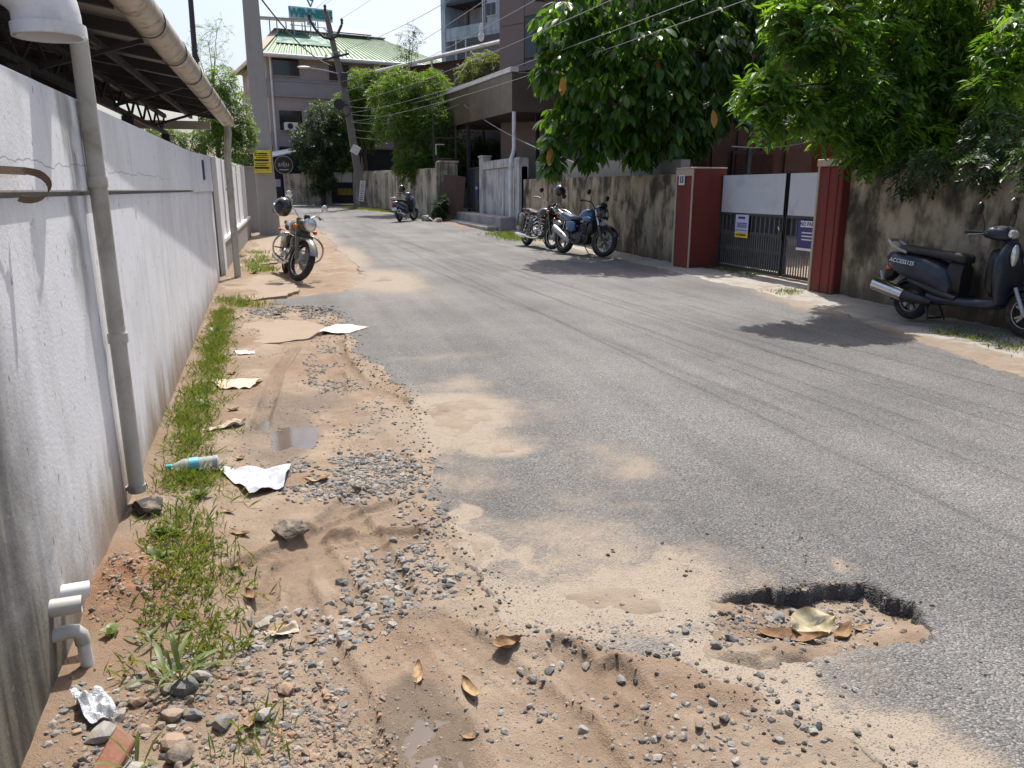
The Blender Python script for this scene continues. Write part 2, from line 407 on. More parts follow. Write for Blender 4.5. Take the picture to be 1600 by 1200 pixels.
c = n.mix(n.ss(nb, .42, .62, 0, .7), c, (.235,.158,.105))
c = n.mix(n.ss(n.noise(P, 140, 4, .7), .55, .72, 0, .55), c, (.39,.315,.235))
c = n.mix(n.ss(n.vor(P, 55).outputs[0], .28, .12, 0, .55), c, n.mix(n.noise(P, 9), (.10,.09,.082), (.33,.29,.25)))
c = n.mix(n.ma('MULTIPLY', n.attr('litter'), .5), c, (.20,.13,.082))
c = n.mix(n.ss(n.attr('sandy'), .3, .75, 0, .92), c, n.mix(n.noise(P, 20, 4), (.245,.197,.148), (.315,.260,.200)))
c = n.mix(n.ma('MULTIPLY', n.attr('red'), .85), c, n.mix(nm_, (.22,.105,.05), (.33,.17,.09)))
c = n.mix(n.ma('MULTIPLY', n.attr('concr'), .85), c, n.mix(nm_, (.33,.315,.285), (.44,.42,.38)))
c = n.mix(n.ma('MULTIPLY', n.attr('track'), n.ss(nm_, .3, .65, .2, .6)), c, (.165,.118,.082))  # ruts and tread bars darkened: damp packed soil, plus shading the relief lacks
c = n.mix(n.ss(n.noise(P, 2.3, 6, .62, .6), .50, .68, 0, .6), c, (.19,.138,.098))
wt = n.ss(n.ma('ADD', n.attr('wet'), n.ma('MULTIPLY', n.ma('SUBTRACT', nf, .5), .4)), .15, .75)
c = n.mix(n.ma('MULTIPLY', wt, .75), c, (.125,.092,.064))
hh = n.ma('ADD', n.ma('MULTIPLY', nf, .8), n.ma('MULTIPLY', n.noise(P, 220, 3), .5))
n.set(col=c, rough=n.ma('SUBTRACT', .95, n.ma('MULTIPLY', wt, .55)), spec=.3, nrm=n.bump(hh, .9, .012))
M_SOIL = n.m
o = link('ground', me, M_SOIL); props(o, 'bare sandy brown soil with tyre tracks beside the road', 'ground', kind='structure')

xs = np.concatenate([[-8,-4,-2,-1], np.arange(-.7,2.5,.013), np.arange(2.5,5.4,.06), np.arange(5.4,6.8,.03), [6.9,7.0]])
ys = np.concatenate([[-40,-10,-3,-1,0,.4], np.arange(.7,5.6,.013), np.arange(5.6,14,.045), np.arange(14,48,.3), [50]])
X, Y, Fq = grid(xs, ys)
Dm = road_mask(X, Y)
keep = (Dm[Fq] > -.075).any(1)
Fq = Fq[keep]; used = np.unique(Fq); rm = np.full(len(X), -1); rm[used] = np.arange(len(used)); Fq = rm[Fq]; X = X[used]; Y = Y[used]; Dm = Dm[used]
Z = road_z(X, Y)
dust = np.clip(sand(X,Y)*1.0 + (fbm(X*.9, Y*.9, 4, 71)-.5)*.30 + sstep(Dm,.35,.0)*.12 + sstep(X,2.3,.7)*sstep(Y,7,3.5)*.22*(.4+1.2*fbm(X*1.6,Y*1.3,4,75)), 0, 1)
broke = sstep(Dm + (fbm(X*30,Y*30,2,73)-.5)*.03, .018, -.008)
me = np_mesh('road', np.stack([X,Y,Z],1), Fq, attrs=dict(dust=dust, broke=broke))
n = NT('asphalt'); P = n.pos()
vo = n.vor(P, 125)
rc = n.sep(vo.outputs['Color'])[0]
stone = n.ramp(rc, [(0,(.105,.102,.10)),(.4,(.142,.137,.132)),(.8,(.185,.177,.168)),(1,(.26,.247,.23))])
stone = n.mix(n.ss(vo.outputs[0], .5, .8), stone, (.06,.058,.057))
big = n.noise(P, .55, 5, .6); str_ = n.noise(n.mapv(P, (2.6,.16,1)), 1, 4, .6)
tone = n.ma('ADD', n.ss(big, .3, .7, .82, 1.2), n.ss(str_, .35, .65, -.1, .12))
stone = n.mix(1, stone, tone, 'MULTIPLY')
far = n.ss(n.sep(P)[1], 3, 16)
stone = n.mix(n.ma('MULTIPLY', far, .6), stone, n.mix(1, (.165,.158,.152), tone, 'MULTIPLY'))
sp = n.noise(P, 48, 5, .7); sp2 = n.noise(P, 7, 5, .65)
lvl = n.ma('ADD', n.ma('ADD', n.ma('MULTIPLY', sp, .55), n.ma('MULTIPLY', sp2, .5)), n.ma('MULTIPLY', vo.outputs[0], .25))
df = n.ss(n.ma('ADD', n.attr('dust'), lvl), .90, 1.42)
df = n.ma('MULTIPLY', df, n.ma('SUBTRACT', 1, n.ma('MULTIPLY', n.ss(vo.outputs[0], .42, .2), n.ss(rc, .25, .8, .15, .6))))
scol = n.mix(n.noise(P, 20, 4), (.245,.197,.148), (.315,.260,.200))
c = n.mix(n.ma('MULTIPLY', df, .9), stone, scol)
c = n.mix(n.ma('MULTIPLY', n.attr('broke'), .8), c, (.035,.034,.035))
hgt = n.ma('ADD', n.ma('SUBTRACT', 1, vo.outputs[0]), n.ma('MULTIPLY', n.noise(P, 260, 2), .3))
hgt = n.ma('MULTIPLY', hgt, n.ma('SUBTRACT', 1, n.ma('MULTIPLY', df, .7)))
n.set(col=c, rough=.82, spec=.35, nrm=n.bump(hgt, .8, .008))
M_ASPH = n.m
o = link('road', me, M_ASPH); props(o, 'worn grey asphalt road with broken edge and pothole', 'road', kind='structure')

# shallow muddy water in two hollows
n = NT('muddy_water'); P = n.pos()
n.set(col=n.mix(n.noise(P, 8), (.085,.066,.052), (.14,.108,.083)), rough=.07, spec=.6, nrm=n.bump(n.noise(P, 30, 2), .03, .005)); M_MUDW = n.m
for (cx, cy, rx, ry), lab in zip(PUD, ['shallow brown puddle on the soil strip beside the gravel patch', 'thin wet mud puddle in the wheel rut in the foreground']):
    gx = np.linspace(cx-rx*1.6, cx+rx*1.6, 40); gy = np.linspace(cy-ry*1.6, cy+ry*1.6, 40)
    X, Y, Fq = grid(gx, gy); zz = soil_z(X, Y); lv = np.percentile(zz[puddle(X,Y) > .5], 66)
    ok = (((X-cx)/rx)**2+((Y-cy)/ry)**2 < 2.0)
    Fk = Fq[ok[Fq].all(1)]; us = np.unique(Fk); rm = np.full(len(X), -1); rm[us] = np.arange(len(us))
    me = np_mesh('puddle', np.stack([X[us], Y[us], np.full(len(us), lv)], 1), rm[Fk])
    props(link('puddle', me, M_MUDW), lab, 'puddle', kind='structure')

# ================================================================== common materials
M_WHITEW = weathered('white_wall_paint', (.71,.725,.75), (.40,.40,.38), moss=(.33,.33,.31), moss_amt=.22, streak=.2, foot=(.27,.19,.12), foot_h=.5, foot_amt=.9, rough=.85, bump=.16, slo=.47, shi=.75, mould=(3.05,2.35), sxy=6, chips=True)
M_WHITEW2 = weathered('white_wall_paint_far', (.74,.74,.75), (.45,.43,.40), streak=.35, foot=(.42,.38,.33), foot_h=.45, foot_amt=.6, seed=2)
M_GREYC = weathered('grey_render', (.30,.29,.28), (.17,.16,.15), streak=.5, seed=3, bump=.4)
M_CONC = weathered('concrete', (.33,.32,.30), (.17,.16,.145), moss=(.10,.10,.085), moss_amt=.4, streak=.5, seed=4, bump=.5)
M_POLE = weathered('pole_concrete', (.36,.35,.335), (.20,.19,.18), streak=.5, seed=5, bump=.5, sxy=9)
M_MOSSW = weathered('mouldy_wall', (.43,.355,.25), (.11,.088,.06), moss=(.042,.036,.027), moss_amt=.9, streak=.9, foot=(.075,.065,.05), foot_h=.7, foot_amt=.85, seed=6, bump=.7, slo=.38, shi=.66, sz=1.1, sxy=2.6, chips=True)
M_REDP = weathered('red_oxide_paint', (.185,.042,.034), (.11,.032,.027), streak=.6, foot=(.10,.055,.04), foot_h=.3, foot_amt=.7, seed=7, bump=.25)
M_REDEDGE = weathered('bare_pillar_edge', (.46,.37,.29), (.27,.2,.15), streak=.6, seed=8)
M_BEIGEW = weathered('beige_wall', (.52,.46,.36), (.16,.14,.11), moss=(.08,.07,.055), moss_amt=.6, streak=.75, foot=(.11,.10,.085), foot_h=.6, foot_amt=.7, seed=9, slo=.42, shi=.7)
M_PALEW = weathered('pale_wall', (.50,.50,.50), (.2,.19,.17), moss=(.16,.15,.13), moss_amt=.6, streak=.75, foot=(.2,.19,.17), foot_h=.5, foot_amt=.6, seed=10, slo=.42, shi=.7)
M_PVC = plain('grey_pvc', (.44,.43,.39), .45, var=.12, vs_=5, bump=.05, dirt=(.24,.20,.14), dirt_amt=.75, dirt_sc=4)
M_PVCN = plain('aged_pvc_gutter', (.46,.41,.33), .4, var=.15, vs_=6, bump=.05, dirt=(.13,.095,.06), dirt_amt=.85, dirt_sc=6)
M_PVCW = plain('white_pvc', (.70,.71,.72), .4, var=.06, vs_=4, bump=.04, dirt=(.33,.30,.25), dirt_amt=.5, dirt_sc=3)
M_STEEL = plain('dark_painted_steel', (.035,.038,.045), .55, var=.25, bump=.1, dirt=(.08,.06,.045), dirt_amt=.5)
M_GALV = plain('galvanised_steel', (.42,.43,.44), .45, metal=.7, var=.15, dirt=(.2,.17,.14), dirt_amt=.4)
M_RUST = plain('rusty_steel', (.13,.085,.06), .8, var=.35, bump=.4, dirt=(.2,.09,.04), dirt_amt=.6)
M_SHEETU = plain('roof_sheet', (.47,.45,.42), .6, var=.08, vs_=2, bump=.03, dirt=(.3,.27,.23), dirt_amt=.35)
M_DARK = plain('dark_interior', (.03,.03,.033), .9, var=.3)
M_BLACKP = plain('black_plastic', (.018,.018,.019), .45, var=.3, bump=.08, dirt=(.09,.075,.06), dirt_amt=.25)
M_BLUESIGN = plain('blue_enamel', (.03,.06,.16), .4)
M_YEL = plain('yellow_paint', (.80,.60,.03), .45, var=.08, dirt=(.4,.3,.05), dirt_amt=.4)
M_INK = plain('black_ink', (.015,.015,.017), .6, bump=0)
M_WHITEP = plain('white_paint', (.72,.72,.72), .5, var=.05, dirt=(.4,.37,.33), dirt_amt=.4)
M_GLASSD = plain('dark_window_glass', (.012,.015,.02), .08, var=.2, bump=0, spec=.8)

# ================================================================== LEFT: near compound wall
WA = Vector((-.722, .5)); WB = Vector((-1.035, 12.7))           # street face of the wall, from behind the camera to its end
def wx(y): return WA.x + (WB.x-WA.x)*(y-WA.y)/(WB.y-WA.y)
def wall_run(mb, ya, yb, off, th, z0, z1a, z1b, nseg=1):
    for i in range(nseg):
        a = ya+(yb-ya)*i/nseg; b = ya+(yb-ya)*(i+1)/nseg
        za = z1a+(z1b-z1a)*i/nseg; zb = z1a+(z1b-z1a)*(i+1)/nseg
        xa = wx(a)+off; xb = wx(b)+off
        mb.add([(xa,a,z0),(xb,b,z0),(xb-th,b,z0),(xa-th,a,z0),(xa,a,za),(xb,b,zb),(xb-th,b,zb),(xa-th,a,za)],
               [(3,2,1,0),(4,5,6,7),(0,1,5,4),(1,2,6,5),(2,3,7,6),(3,0,4,7)])
    return mb
t = thing('compound_wall', 'long whitewashed wall stained with mould beside the grass strip', 'wall', (wx(1), 1, 0))
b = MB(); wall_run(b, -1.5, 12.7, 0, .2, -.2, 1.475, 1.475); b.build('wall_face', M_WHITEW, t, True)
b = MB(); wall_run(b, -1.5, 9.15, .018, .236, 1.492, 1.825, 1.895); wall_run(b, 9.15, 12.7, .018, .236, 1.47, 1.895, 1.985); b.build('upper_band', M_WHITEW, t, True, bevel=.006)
b = MB(); wall_run(b, -1.5, 9.15, -.012, .18, 1.46, 1.5, 1.5); b.build('groove', M_GREYC, t, True)
b = MB(); b.box(wx(10.9)+.02, wx(10.9)+.035, 10.75, 10.95, 1.62, 1.86); b.build('number_plate', M_BLUESIGN, t, True)
# loose metal strap curling off the wall
pts = []
for i in range(22):
    u = i/21
    if u < .45: pts.append((wx(2.62)+.03+u*.06, 2.42+u*.56, 1.552))
    else:
        a = (u-.45)/.55*R(215); pts.append((wx(2.9)+.057+.05*math.sin(a)*.8, 2.672+.075*math.sin(a)*.75+.0, 1.552-.042*(1-math.cos(a))))
b = MB(); rings = []
for i, p in enumerate(pts):
    q = Vector(pts[min(i+1,21)])-Vector(pts[max(i-1,0)]); nrm = q.cross(Vector((1,.15,0))).normalized(); p = Vector(p)
    wv = Vector((0,0,.011)) if i < 9 else Vector((.006,.002,.009)); tv = Vector((.0018,0,0)) if i < 12 else Vector((.0,.0018,0))
    rings.append([p-wv-tv, p+wv-tv, p+wv+tv, p-wv+tv])
b.loft(rings); o = b.build('metal_strap', M_RUST, None, smooth=40); props(o, 'rusty flat metal strap curling away from the white wall', 'strap')

# grey gate post set back at the end of the near wall, then the farther white wall
t = thing('gate_post', 'plain grey rendered gate post past the end of the long white wall', 'gate post', (-1.2, 13.4, .1))
b = MB(); b.box(-1.62,-1.06,13.32,13.72,-.1,1.98); b.build('post_body', M_GREYC, t, True, bevel=.01)
b = MB(); b.box(-1.06,-.985,13.30,13.74,-.1,2.0); b.build('white_edge', M_WHITEW2, t, True, bevel=.005)
t = thing('far_compound_wall', 'clean white wall with grey plinth behind the grey downpipe', 'wall', (-1.1, 18, .15))
b = MB(); b.add([(-1.07,13.9,-.1),(-.98,22.6,-.1),(-1.22,22.6,-.1),(-1.27,13.9,-.1),(-1.07,13.9,2.02),(-.98,22.6,2.12),(-1.22,22.6,2.12),(-1.27,13.9,2.02)],[(3,2,1,0),(4,5,6,7),(0,1,5,4),(1,2,6,5),(2,3,7,6),(3,0,4,7)]); b.build('wall_face', M_WHITEW2, t, True)
b = MB(); b.add([(-1.02,13.9,-.1),(-.93,22.6,-.1),(-1.1,22.6,-.1),(-1.1,13.9,-.1),(-1.02,13.9,.62),(-.93,22.6,.72),(-1.1,22.6,.72),(-1.1,13.9,.62)],[(3,2,1,0),(4,5,6,7),(0,1,5,4),(1,2,6,5),(2,3,7,6),(3,0,4,7)]); b.build('plinth', M_GREYC, t, True)
b = MB(); b.add([(-1.0,13.9,.63),(-.91,22.6,.73),(-1.1,22.6,.73),(-1.1,13.9,.63),(-1.0,13.9,.69),(-.91,22.6,.79),(-1.1,22.6,.79),(-1.1,13.9,.69)],[(3,2,1,0),(4,5,6,7),(0,1,5,4),(1,2,6,5),(2,3,7,6),(3,0,4,7)]); b.build('plinth_ledge', M_WHITEW2, t, True)
for k in range(4):
    y = 15.4+k*1.9; x = -1.07+.09*(y-13.9)/8.7
    b = MB(); b.box(x-.05,x+.022,y-.13,y+.13,.7,2.03); b.build('pilaster', M_WHITEW2, t, True)

# ---- open-sided shed with its gutter
t = thing('open_shed', 'open shed with dark steel frame under a ribbed sheet roof', 'shed', (-1.5, 8, 0))
GX, GZ = -.74, 2.52
SL = .17                                        # roof rise per metre inwards
def roofz(x): return GZ+.06+(-.76-x)*SL
b = MB()
for k in range(12):                             # roof sheets, ribbed
    y0 = 3.0+k*.84; y1 = y0+.835; nn = 8; up = []; lo = []
    for i in range(nn+1):
        yy = y0+(y1-y0)*i/nn; dz = .018 if i % 4 in (1,2) else 0
        up.append((yy, dz))
    s = MB()
    for i in range(nn):
        (ya, da), (yb, db) = up[i], up[i+1]
        xa, xb = -.78, -9.5
        s.add([(xa,ya,roofz(xa)+da),(xa,yb,roofz(xa)+db),(xb,yb,roofz(xb)+db),(xb,ya,roofz(xb)+da),(xa,ya,roofz(xa)+da+.004),(xa,yb,roofz(xa)+db+.004),(xb,yb,roofz(xb)+db+.004),(xb,ya,roofz(xb)+da+.004)],
              [(0,1,2,3),(7,6,5,4),(0,4,5,1),(3,2,6,7)])
    s.build('roof_sheet', M_SHEETU, t, True, fix=False)
for k in range(11):                             # rafters down to the gutter
    y = 3.35+k*.95
    s = MB(); s.beam((-.86,y,roofz(-.86)-.05),(-9.4,y,roofz(-9.4)-.05),.045,.085); s.build('rafter', M_STEEL, t, True)
for k in range(7):                              # purlins along the shed
    x = -1.05-k*1.05-.2
    s = MB(); s.beam((x,3.1,roofz(x)-.115),(x,12.95,roofz(x)-.115),.04,.05); s.build('purlin', M_STEEL, t, True)
for gx in (-1.62, -4.2):                        # lattice girders and their posts
    s = MB(); zt = roofz(gx)-.17; zb = zt-.24
    for zz in (zt, zb): s.beam((gx,2.9,zz),(gx,13.0,zz),.05,.05)
    for k in range(25):
        y = 2.95+k*.4; s.beam((gx,y,zt if k%2 else zb),(gx,y+.4,zb if k%2 else zt),.022,.022)
    s.build('lattice_girder', M_STEEL, t, True)
    for y in (3.0, 6.1, 9.9, 12.9):
        s = MB(); s.box(gx-.055,gx+.055,y-.055,y+.055,.0,zb-.02); s.build('post', M_STEEL, t, True)
for k in range(4):
    y = 3.9+k*2.6
    s = MB(); s.beam((-1.62,y,roofz(-1.62)-.4),(-.9,y,roofz(-.9)-.06),.03,.03); s.build('strut', M_STEEL, t, True)
s = MB(); s.box(-9.6,-9.5,2,13.5,0,4.0); s.build('added_back_wall', M_DARK, t, True)  # dark wall added to block the brightness behind the shed
s = MB(); s.box(-2.4,-1.0,13.05,13.11,roofz(-1)-.24,roofz(-1)-.12); s.build('end_beam', M_SHEETU, t, True)
s = MB(); s.add([(-9.5,13.3,0),(-2.6,13.3,0),(-2.6,13.3,roofz(-2.6)),(-9.5,13.3,roofz(-9.5)),(-9.5,13.4,0),(-2.6,13.4,0),(-2.6,13.4,roofz(-2.6)),(-9.5,13.4,roofz(-9.5))],[(0,1,2,3),(7,6,5,4),(0,4,5,1),(1,5,6,2),(2,6,7,3),(3,7,4,0)]); s.build('added_end_infill', M_DARK, t, True)  # dark infill added to close the bright gap under the roof
# gutter
g = MB(); g.tube([(GX,2.95,GZ+.015),(GX,6,GZ+.01),(GX,9,GZ),(GX,12.88,GZ-.02)], .1, 20); gut = g.build('gutter', M_PVCN, t, True)
for k, y in enumerate((4.05,5.6,6.75,7.9,9.0,10.1,11.1,12.1,12.75)):
    s = MB(); pr = [(.103,-.012),(.108,-.012),(.108,.012),(.103,.012)]
    Mx = Matrix.Translation((GX,y,GZ)) @ Matrix.Rotation(R(90),4,'X'); s.lathe(pr, 20, Mx, closed=True)
    s.beam((GX-.02,y,GZ+.1),(GX-.1,y,GZ+.12),.02,.006)
    s.build('gutter_bracket', M_STEEL, t, True)
s = MB(); s.tube([(GX,12.80,GZ-.06),(GX,12.8,GZ-.22),(GX-.03,12.86,GZ-.42),(GX-.05,13.0,GZ-.6),(GX-.05,13.0,1.3),(GX-.05,13.0,.02)], .052, 12); dp = s.build('downpipe', M_PVC, t, True)
for z in (.75,1.5): 
    s = MB(); s.lathe([(.054,-.02),(.06,-.02),(.06,.02),(.054,.02)],14,Matrix.Translation((GX-.05,13.0,z)),closed=True); s.build('pipe_collar', M_PVC, dp, True)

# big elbow pouring from a nearer roof gutter
t = thing('gutter_outlet', 'large dirty white plastic elbow hanging open above the wall', 'pipe elbow', (-.74, 3.3, 2.0))
path = [(-2.4,3.02,2.34),(-1.3,3.16,2.275),(-1.0,3.2,2.255)]
s = MB(); s.tube(path, .097, 24); s.build('horizontal_pipe', M_PVCN, t, True)
s = MB(); el = []
for i in range(11):
    a = R(90)*i/10; el.append((-1.02+.27*math.sin(a)*1.0, 3.2+.035*math.sin(a), 2.255-.17*(1-math.cos(a))))
el.append((-.75,3.235,2.045))
s.tube(el, .108, 26, cap=False); s.build('elbow', M_PVCW, t, True)
s = MB(); s.tube([(-.748,3.235,2.055),(-.747,3.235,2.015)], .118, 26, cap=False); s.tube([(-.748,3.235,2.06),(-.747,3.235,2.015)], .104, 26, cap=False); s.build('socket_rim', M_PVCW, t, True)
s = MB(); s.lathe([(.108,-.035),(.116,-.035),(.116,.035),(.108,.035)],24,Matrix.Translation((-1.02,3.2,2.256))@Matrix.Rotation(R(90),4,'Y'),closed=True); s.build('joint_ring', M_PVCN, t, True)
s = MB(); s.prism([(3.0,2.42),(3.55,2.42),(3.55,2.28),(3.32,2.16),(3.0,2.3)], -.98, -.95, (1,2,0)); s.build('gutter_end_cap', M_PVCW, t, True)

# drain pipe down the wall
t = thing('wall_drainpipe', 'dirty grey plastic drainpipe strapped upright to the white wall', 'drainpipe', (-.735, 3.82, .1))
s = MB(); s.tube([(-.745,3.66,2.12),(-.75,3.70,1.5),(-.757,3.74,.12)], .035, 18); s.build('pipe', M_PVC, t, True)
for z, y in ((1.53,3.70),(.86,3.72)):
    s = MB(); s.lathe([(.035,-.022),(.042,-.022),(.043,.0),(.042,.022),(.035,.022)],18,Matrix.Translation((-.7525,y,z)),closed=True); s.build('pipe_socket', M_PVC, t, True)
s = MB(); s.lathe([(.036,-.016),(.04,-.016),(.04,.016),(.036,.016)],18,Matrix.Translation((-.757,3.74,.14)),closed=True); s.box(-.84,-.757,3.73,3.75,.13,.15); s.build('strap', M_GALV, t, True)

# three small waste pipes near the ground
def stub(label, pts, r, mat, elbow=None):
    t = thing('waste_pipe', label, 'pipe', pts[0])
    s = MB(); s.tube(pts, r, 16, cap=False); s.tube(pts, r*.86, 16, cap=False); s.tube([pts[0], Vector(pts[0])+(Vector(pts[1])-Vector(pts[0]))*.2], r*.84, 16); s.build('pipe', mat, t, True)
    if elbow:
        s = MB(); s.tube(elbow, r*1.18, 16); s.build('elbow', M_PVC, t, True)
stub('short cream pipe end poking from the wall foot, farther of the pair', [(-.80,2.55,.237),(-.70,2.575,.230)], .026, M_PVCW)
stub('stubby stained pipe end poking from the wall foot, nearer of the pair', [(-.80,2.415,.257),(-.69,2.435,.250)], .028, M_PVC)
stub('grey elbow pipe bending down to the rubble at the wall foot', [(-.702,2.432,.15),(-.70,2.436,.02)], .019, M_PVCW, [(-.80,2.40,.168),(-.735,2.42,.170),(-.715,2.426,.164),(-.704,2.43,.148),(-.702,2.432,.118)])

# ================================================================== poles on the left
t = thing('concrete_pole', 'thick square concrete utility pole carrying the small yellow board', 'utility pole', (-.42, 23, .24))
s = MB(); 
def sq(cx, cy, z, a, b_): return [(cx-a,cy-b_,z),(cx+a,cy-b_,z),(cx+a,cy+b_,z),(cx-a,cy+b_,z)]
s.loft([sq(-.43,23.05,.0,.29,.16), sq(-.47,23,2.4,.245,.14), sq(-.5,22.9,8.4,.18,.11)]); s.build('shaft', M_POLE, t, True, bevel=.025)
bd = thing('notice_board', 'small yellow notice board tied to the concrete pole', 'sign', (-.5, 22.8, 2.2))
s = MB(); s.box(-.72,-.30,22.74,22.76,1.98,2.53); s.build('board', M_YEL, bd, True)
s = MB(); s.box(-.31,-.27,22.70,22.80,1.96,2.55); s.box(-.74,-.27,22.71,22.79,1.94,1.98); s.build('board_frame', M_YEL, bd, True)
for (z, h, a0, a1) in ((2.44,.035,-.69,-.36),(2.39,.02,-.69,-.34),(2.34,.02,-.66,-.36),(2.27,.05,-.7,-.33),(2.19,.02,-.68,-.34),(2.14,.02,-.68,-.4),(2.07,.05,-.7,-.33)):
    s = MB(); s.box(a0,a1,22.733,22.739,z-h/2,z+h/2); s.build('printed_line', M_INK, bd, True)
t = thing('steel_pole', 'thin dark steel pole rising behind the shed gutter', 'pole', (-1.95, 23, .2))
s = MB(); s.tube([(-1.99,23,0),(-1.98,23,4.8),(-1.93,23,8.2)], [.075,.07,.055], 10); s.build('shaft', M_STEEL, t, True)
s = MB(); s.lathe([(.07,-.06),(.1,-.06),(.1,.06),(.07,.06)],10,Matrix.Translation((-1.98,23,4.8)),closed=True); s.build('collar', M_STEEL, t, True)
# low grey sentry box / board behind the pole
t = thing('grey_wall_end', 'narrow grey wall end beside the concrete pole', 'wall', (-.95, 24.6, .3))
s = MB(); s.box(-1.15,-.72,24.4,24.7,0,2.1); s.build('wall_face', M_GREYC, t, True)
s = MB(); s.box(-1.18,-.70,24.37,24.73,2.1,2.16); s.build('coping', M_GREYC, t, True)

# concrete crossing slab in front of the gate post, and a sloping slab nearer
def slab(name, pts, z_off, mat, label, th=.05, jag=True):
    pp = []
    for i in range(len(pts)):
        a = Vector(pts[i]); c_ = Vector(pts[(i+1)%len(pts)]); m = max(1, int((c_-a).length/.07)) if jag else 1
        for k in range(m):
            q_ = a.lerp(c_, k/m); 
            if jag: q_ = q_ + Vector(((float(fbm(q_.x*7,q_.y*7,3,5))-.5)*.16, (float(fbm(q_.x*7+9,q_.y*7,3,6))-.5)*.16))
            pp.append((q_.x,q_.y))
    pts = pp; n_ = len(pts); P = [(x, y, sz(x,y)*0+float(gz(y))+z_off) for x, y in pts]; Q = [(x,y,z-th) for x,y,z in P]
    s = MB(); s.add(P+Q, [tuple(range(n_)), tuple(reversed(range(n_,2*n_)))]+[(k,k+n_,(k+1)%n_+n_,(k+1)%n_) for k in range(n_)])
    o = s.build(name, mat, None); props(o, label, 'slab', kind='structure'); return o
M_SLAB = weathered('dusty_concrete', (.29,.23,.175), (.17,.135,.105), streak=.2, seed=12, bump=.6)
slab('concrete_slab', [(-1.02,10.35),(-.45,10.45),(-.05,10.75),(.1,11.3),(.05,12.4),(-.25,13.2),(-1.05,13.3)], .012, M_SLAB, 'dusty concrete slab in front of the grey gate post')
slab('concrete_slab', [(-.66,7.75),(-.3,7.55),(.15,7.75),(.36,8.2),(.2,8.65),(-.2,8.9),(-.6,8.75)], .0, M_SLAB, 'cracked concrete patch nearer than the gravel-filled break')
slab('pavement', [(-.85,14.6),(-.2,15.2),(-.05,19),(.3,24),(-.9,24)], .02, M_SLAB, 'pale dusty pavement at the foot of the concrete pole')

# ================================================================== RIGHT: red gate pillars, gate, walls
def hexa(mb, a, b, th, z0a, z1a, z0b=None, z1b=None):
    """wall piece from plan point a to b (thickness th to the left of a->b)"""
    a = Vector(a); b = Vector(b); d = (b-a).normalized(); n_ = Vector((-d.y, d.x))*th
    z0b = z0a if z0b is None else z0b; z1b = z1a if z1b is None else z1b
    c = b+n_; e = a+n_
    return mb.add([(a.x,a.y,z0a),(b.x,b.y,z0b),(c.x,c.y,z0b),(e.x,e.y,z0a),(a.x,a.y,z1a),(b.x,b.y,z1b),(c.x,c.y,z1b),(e.x,e.y,z1a)],
                  [(3,2,1,0),(4,5,6,7),(0,1,5,4),(1,2,6,5),(2,3,7,6),(3,0,4,7)])
t = thing('gate_pillar', 'red painted gate pillar with the house number plate', 'gate pillar', (7.1, 12.6, .1))
s = MB(); s.box(6.82,7.47,12.33,12.95,-.1,1.845); s.build('pillar_body', M_REDP, t, True, bevel=.012)
s = MB(); s.box(6.815,7.475,12.32,12.955,1.846,1.875); s.build('cap', M_REDEDGE, t, True, bevel=.008)
s = MB(); s.box(6.806,6.83,12.322,12.36,.0,1.84); s.build('bare_corner', M_REDEDGE, t, True, bevel=.006)
s = MB(); s.box(6.808,6.83,12.90,12.952,.0,1.84); s.build('bare_corner', M_REDEDGE, t, True, bevel=.006)
s = MB(); s.box(6.811,6.83,12.36,12.90,1.73,1.845); s.build('bare_strip', M_REDEDGE, t, True)
pl_ = MB(); pl_.box(6.795,6.806,12.60,12.80,1.575,1.75); pl_ = pl_.build('number_plate', M_WHITEP, t, True)
lettering('15', .15, M_BLUESIGN, t, frame_mx(Vector((6.790,12.70,1.662))-Vector(t.location), (0,-1,0), (0,0,1)), .002, .006)
t = thing('gate_pillar', 'red painted gate pillar partly covered by the overhanging tree', 'gate pillar', (7.4, 9.1, .1))
s = MB(); s.box(7.1,7.75,8.86,9.36,-.1,1.80); s.build('pillar_body', M_REDP, t, True, bevel=.012)
for y in (9.0,9.18): 
    s = MB(); s.box(7.088,7.11,y-.06,y+.055,-.05,1.79); s.build('raised_strip', M_REDP, t, True, bevel=.004)
s = MB(); s.box(7.085,7.12,9.325,9.37,.0,1.8); s.build('bare_corner', M_REDEDGE, t, True, bevel=.006)
s = MB(); s.box(7.07,7.78,8.84,9.38,1.802,1.90); s.build('cap', M_REDEDGE, t, True, bevel=.01)

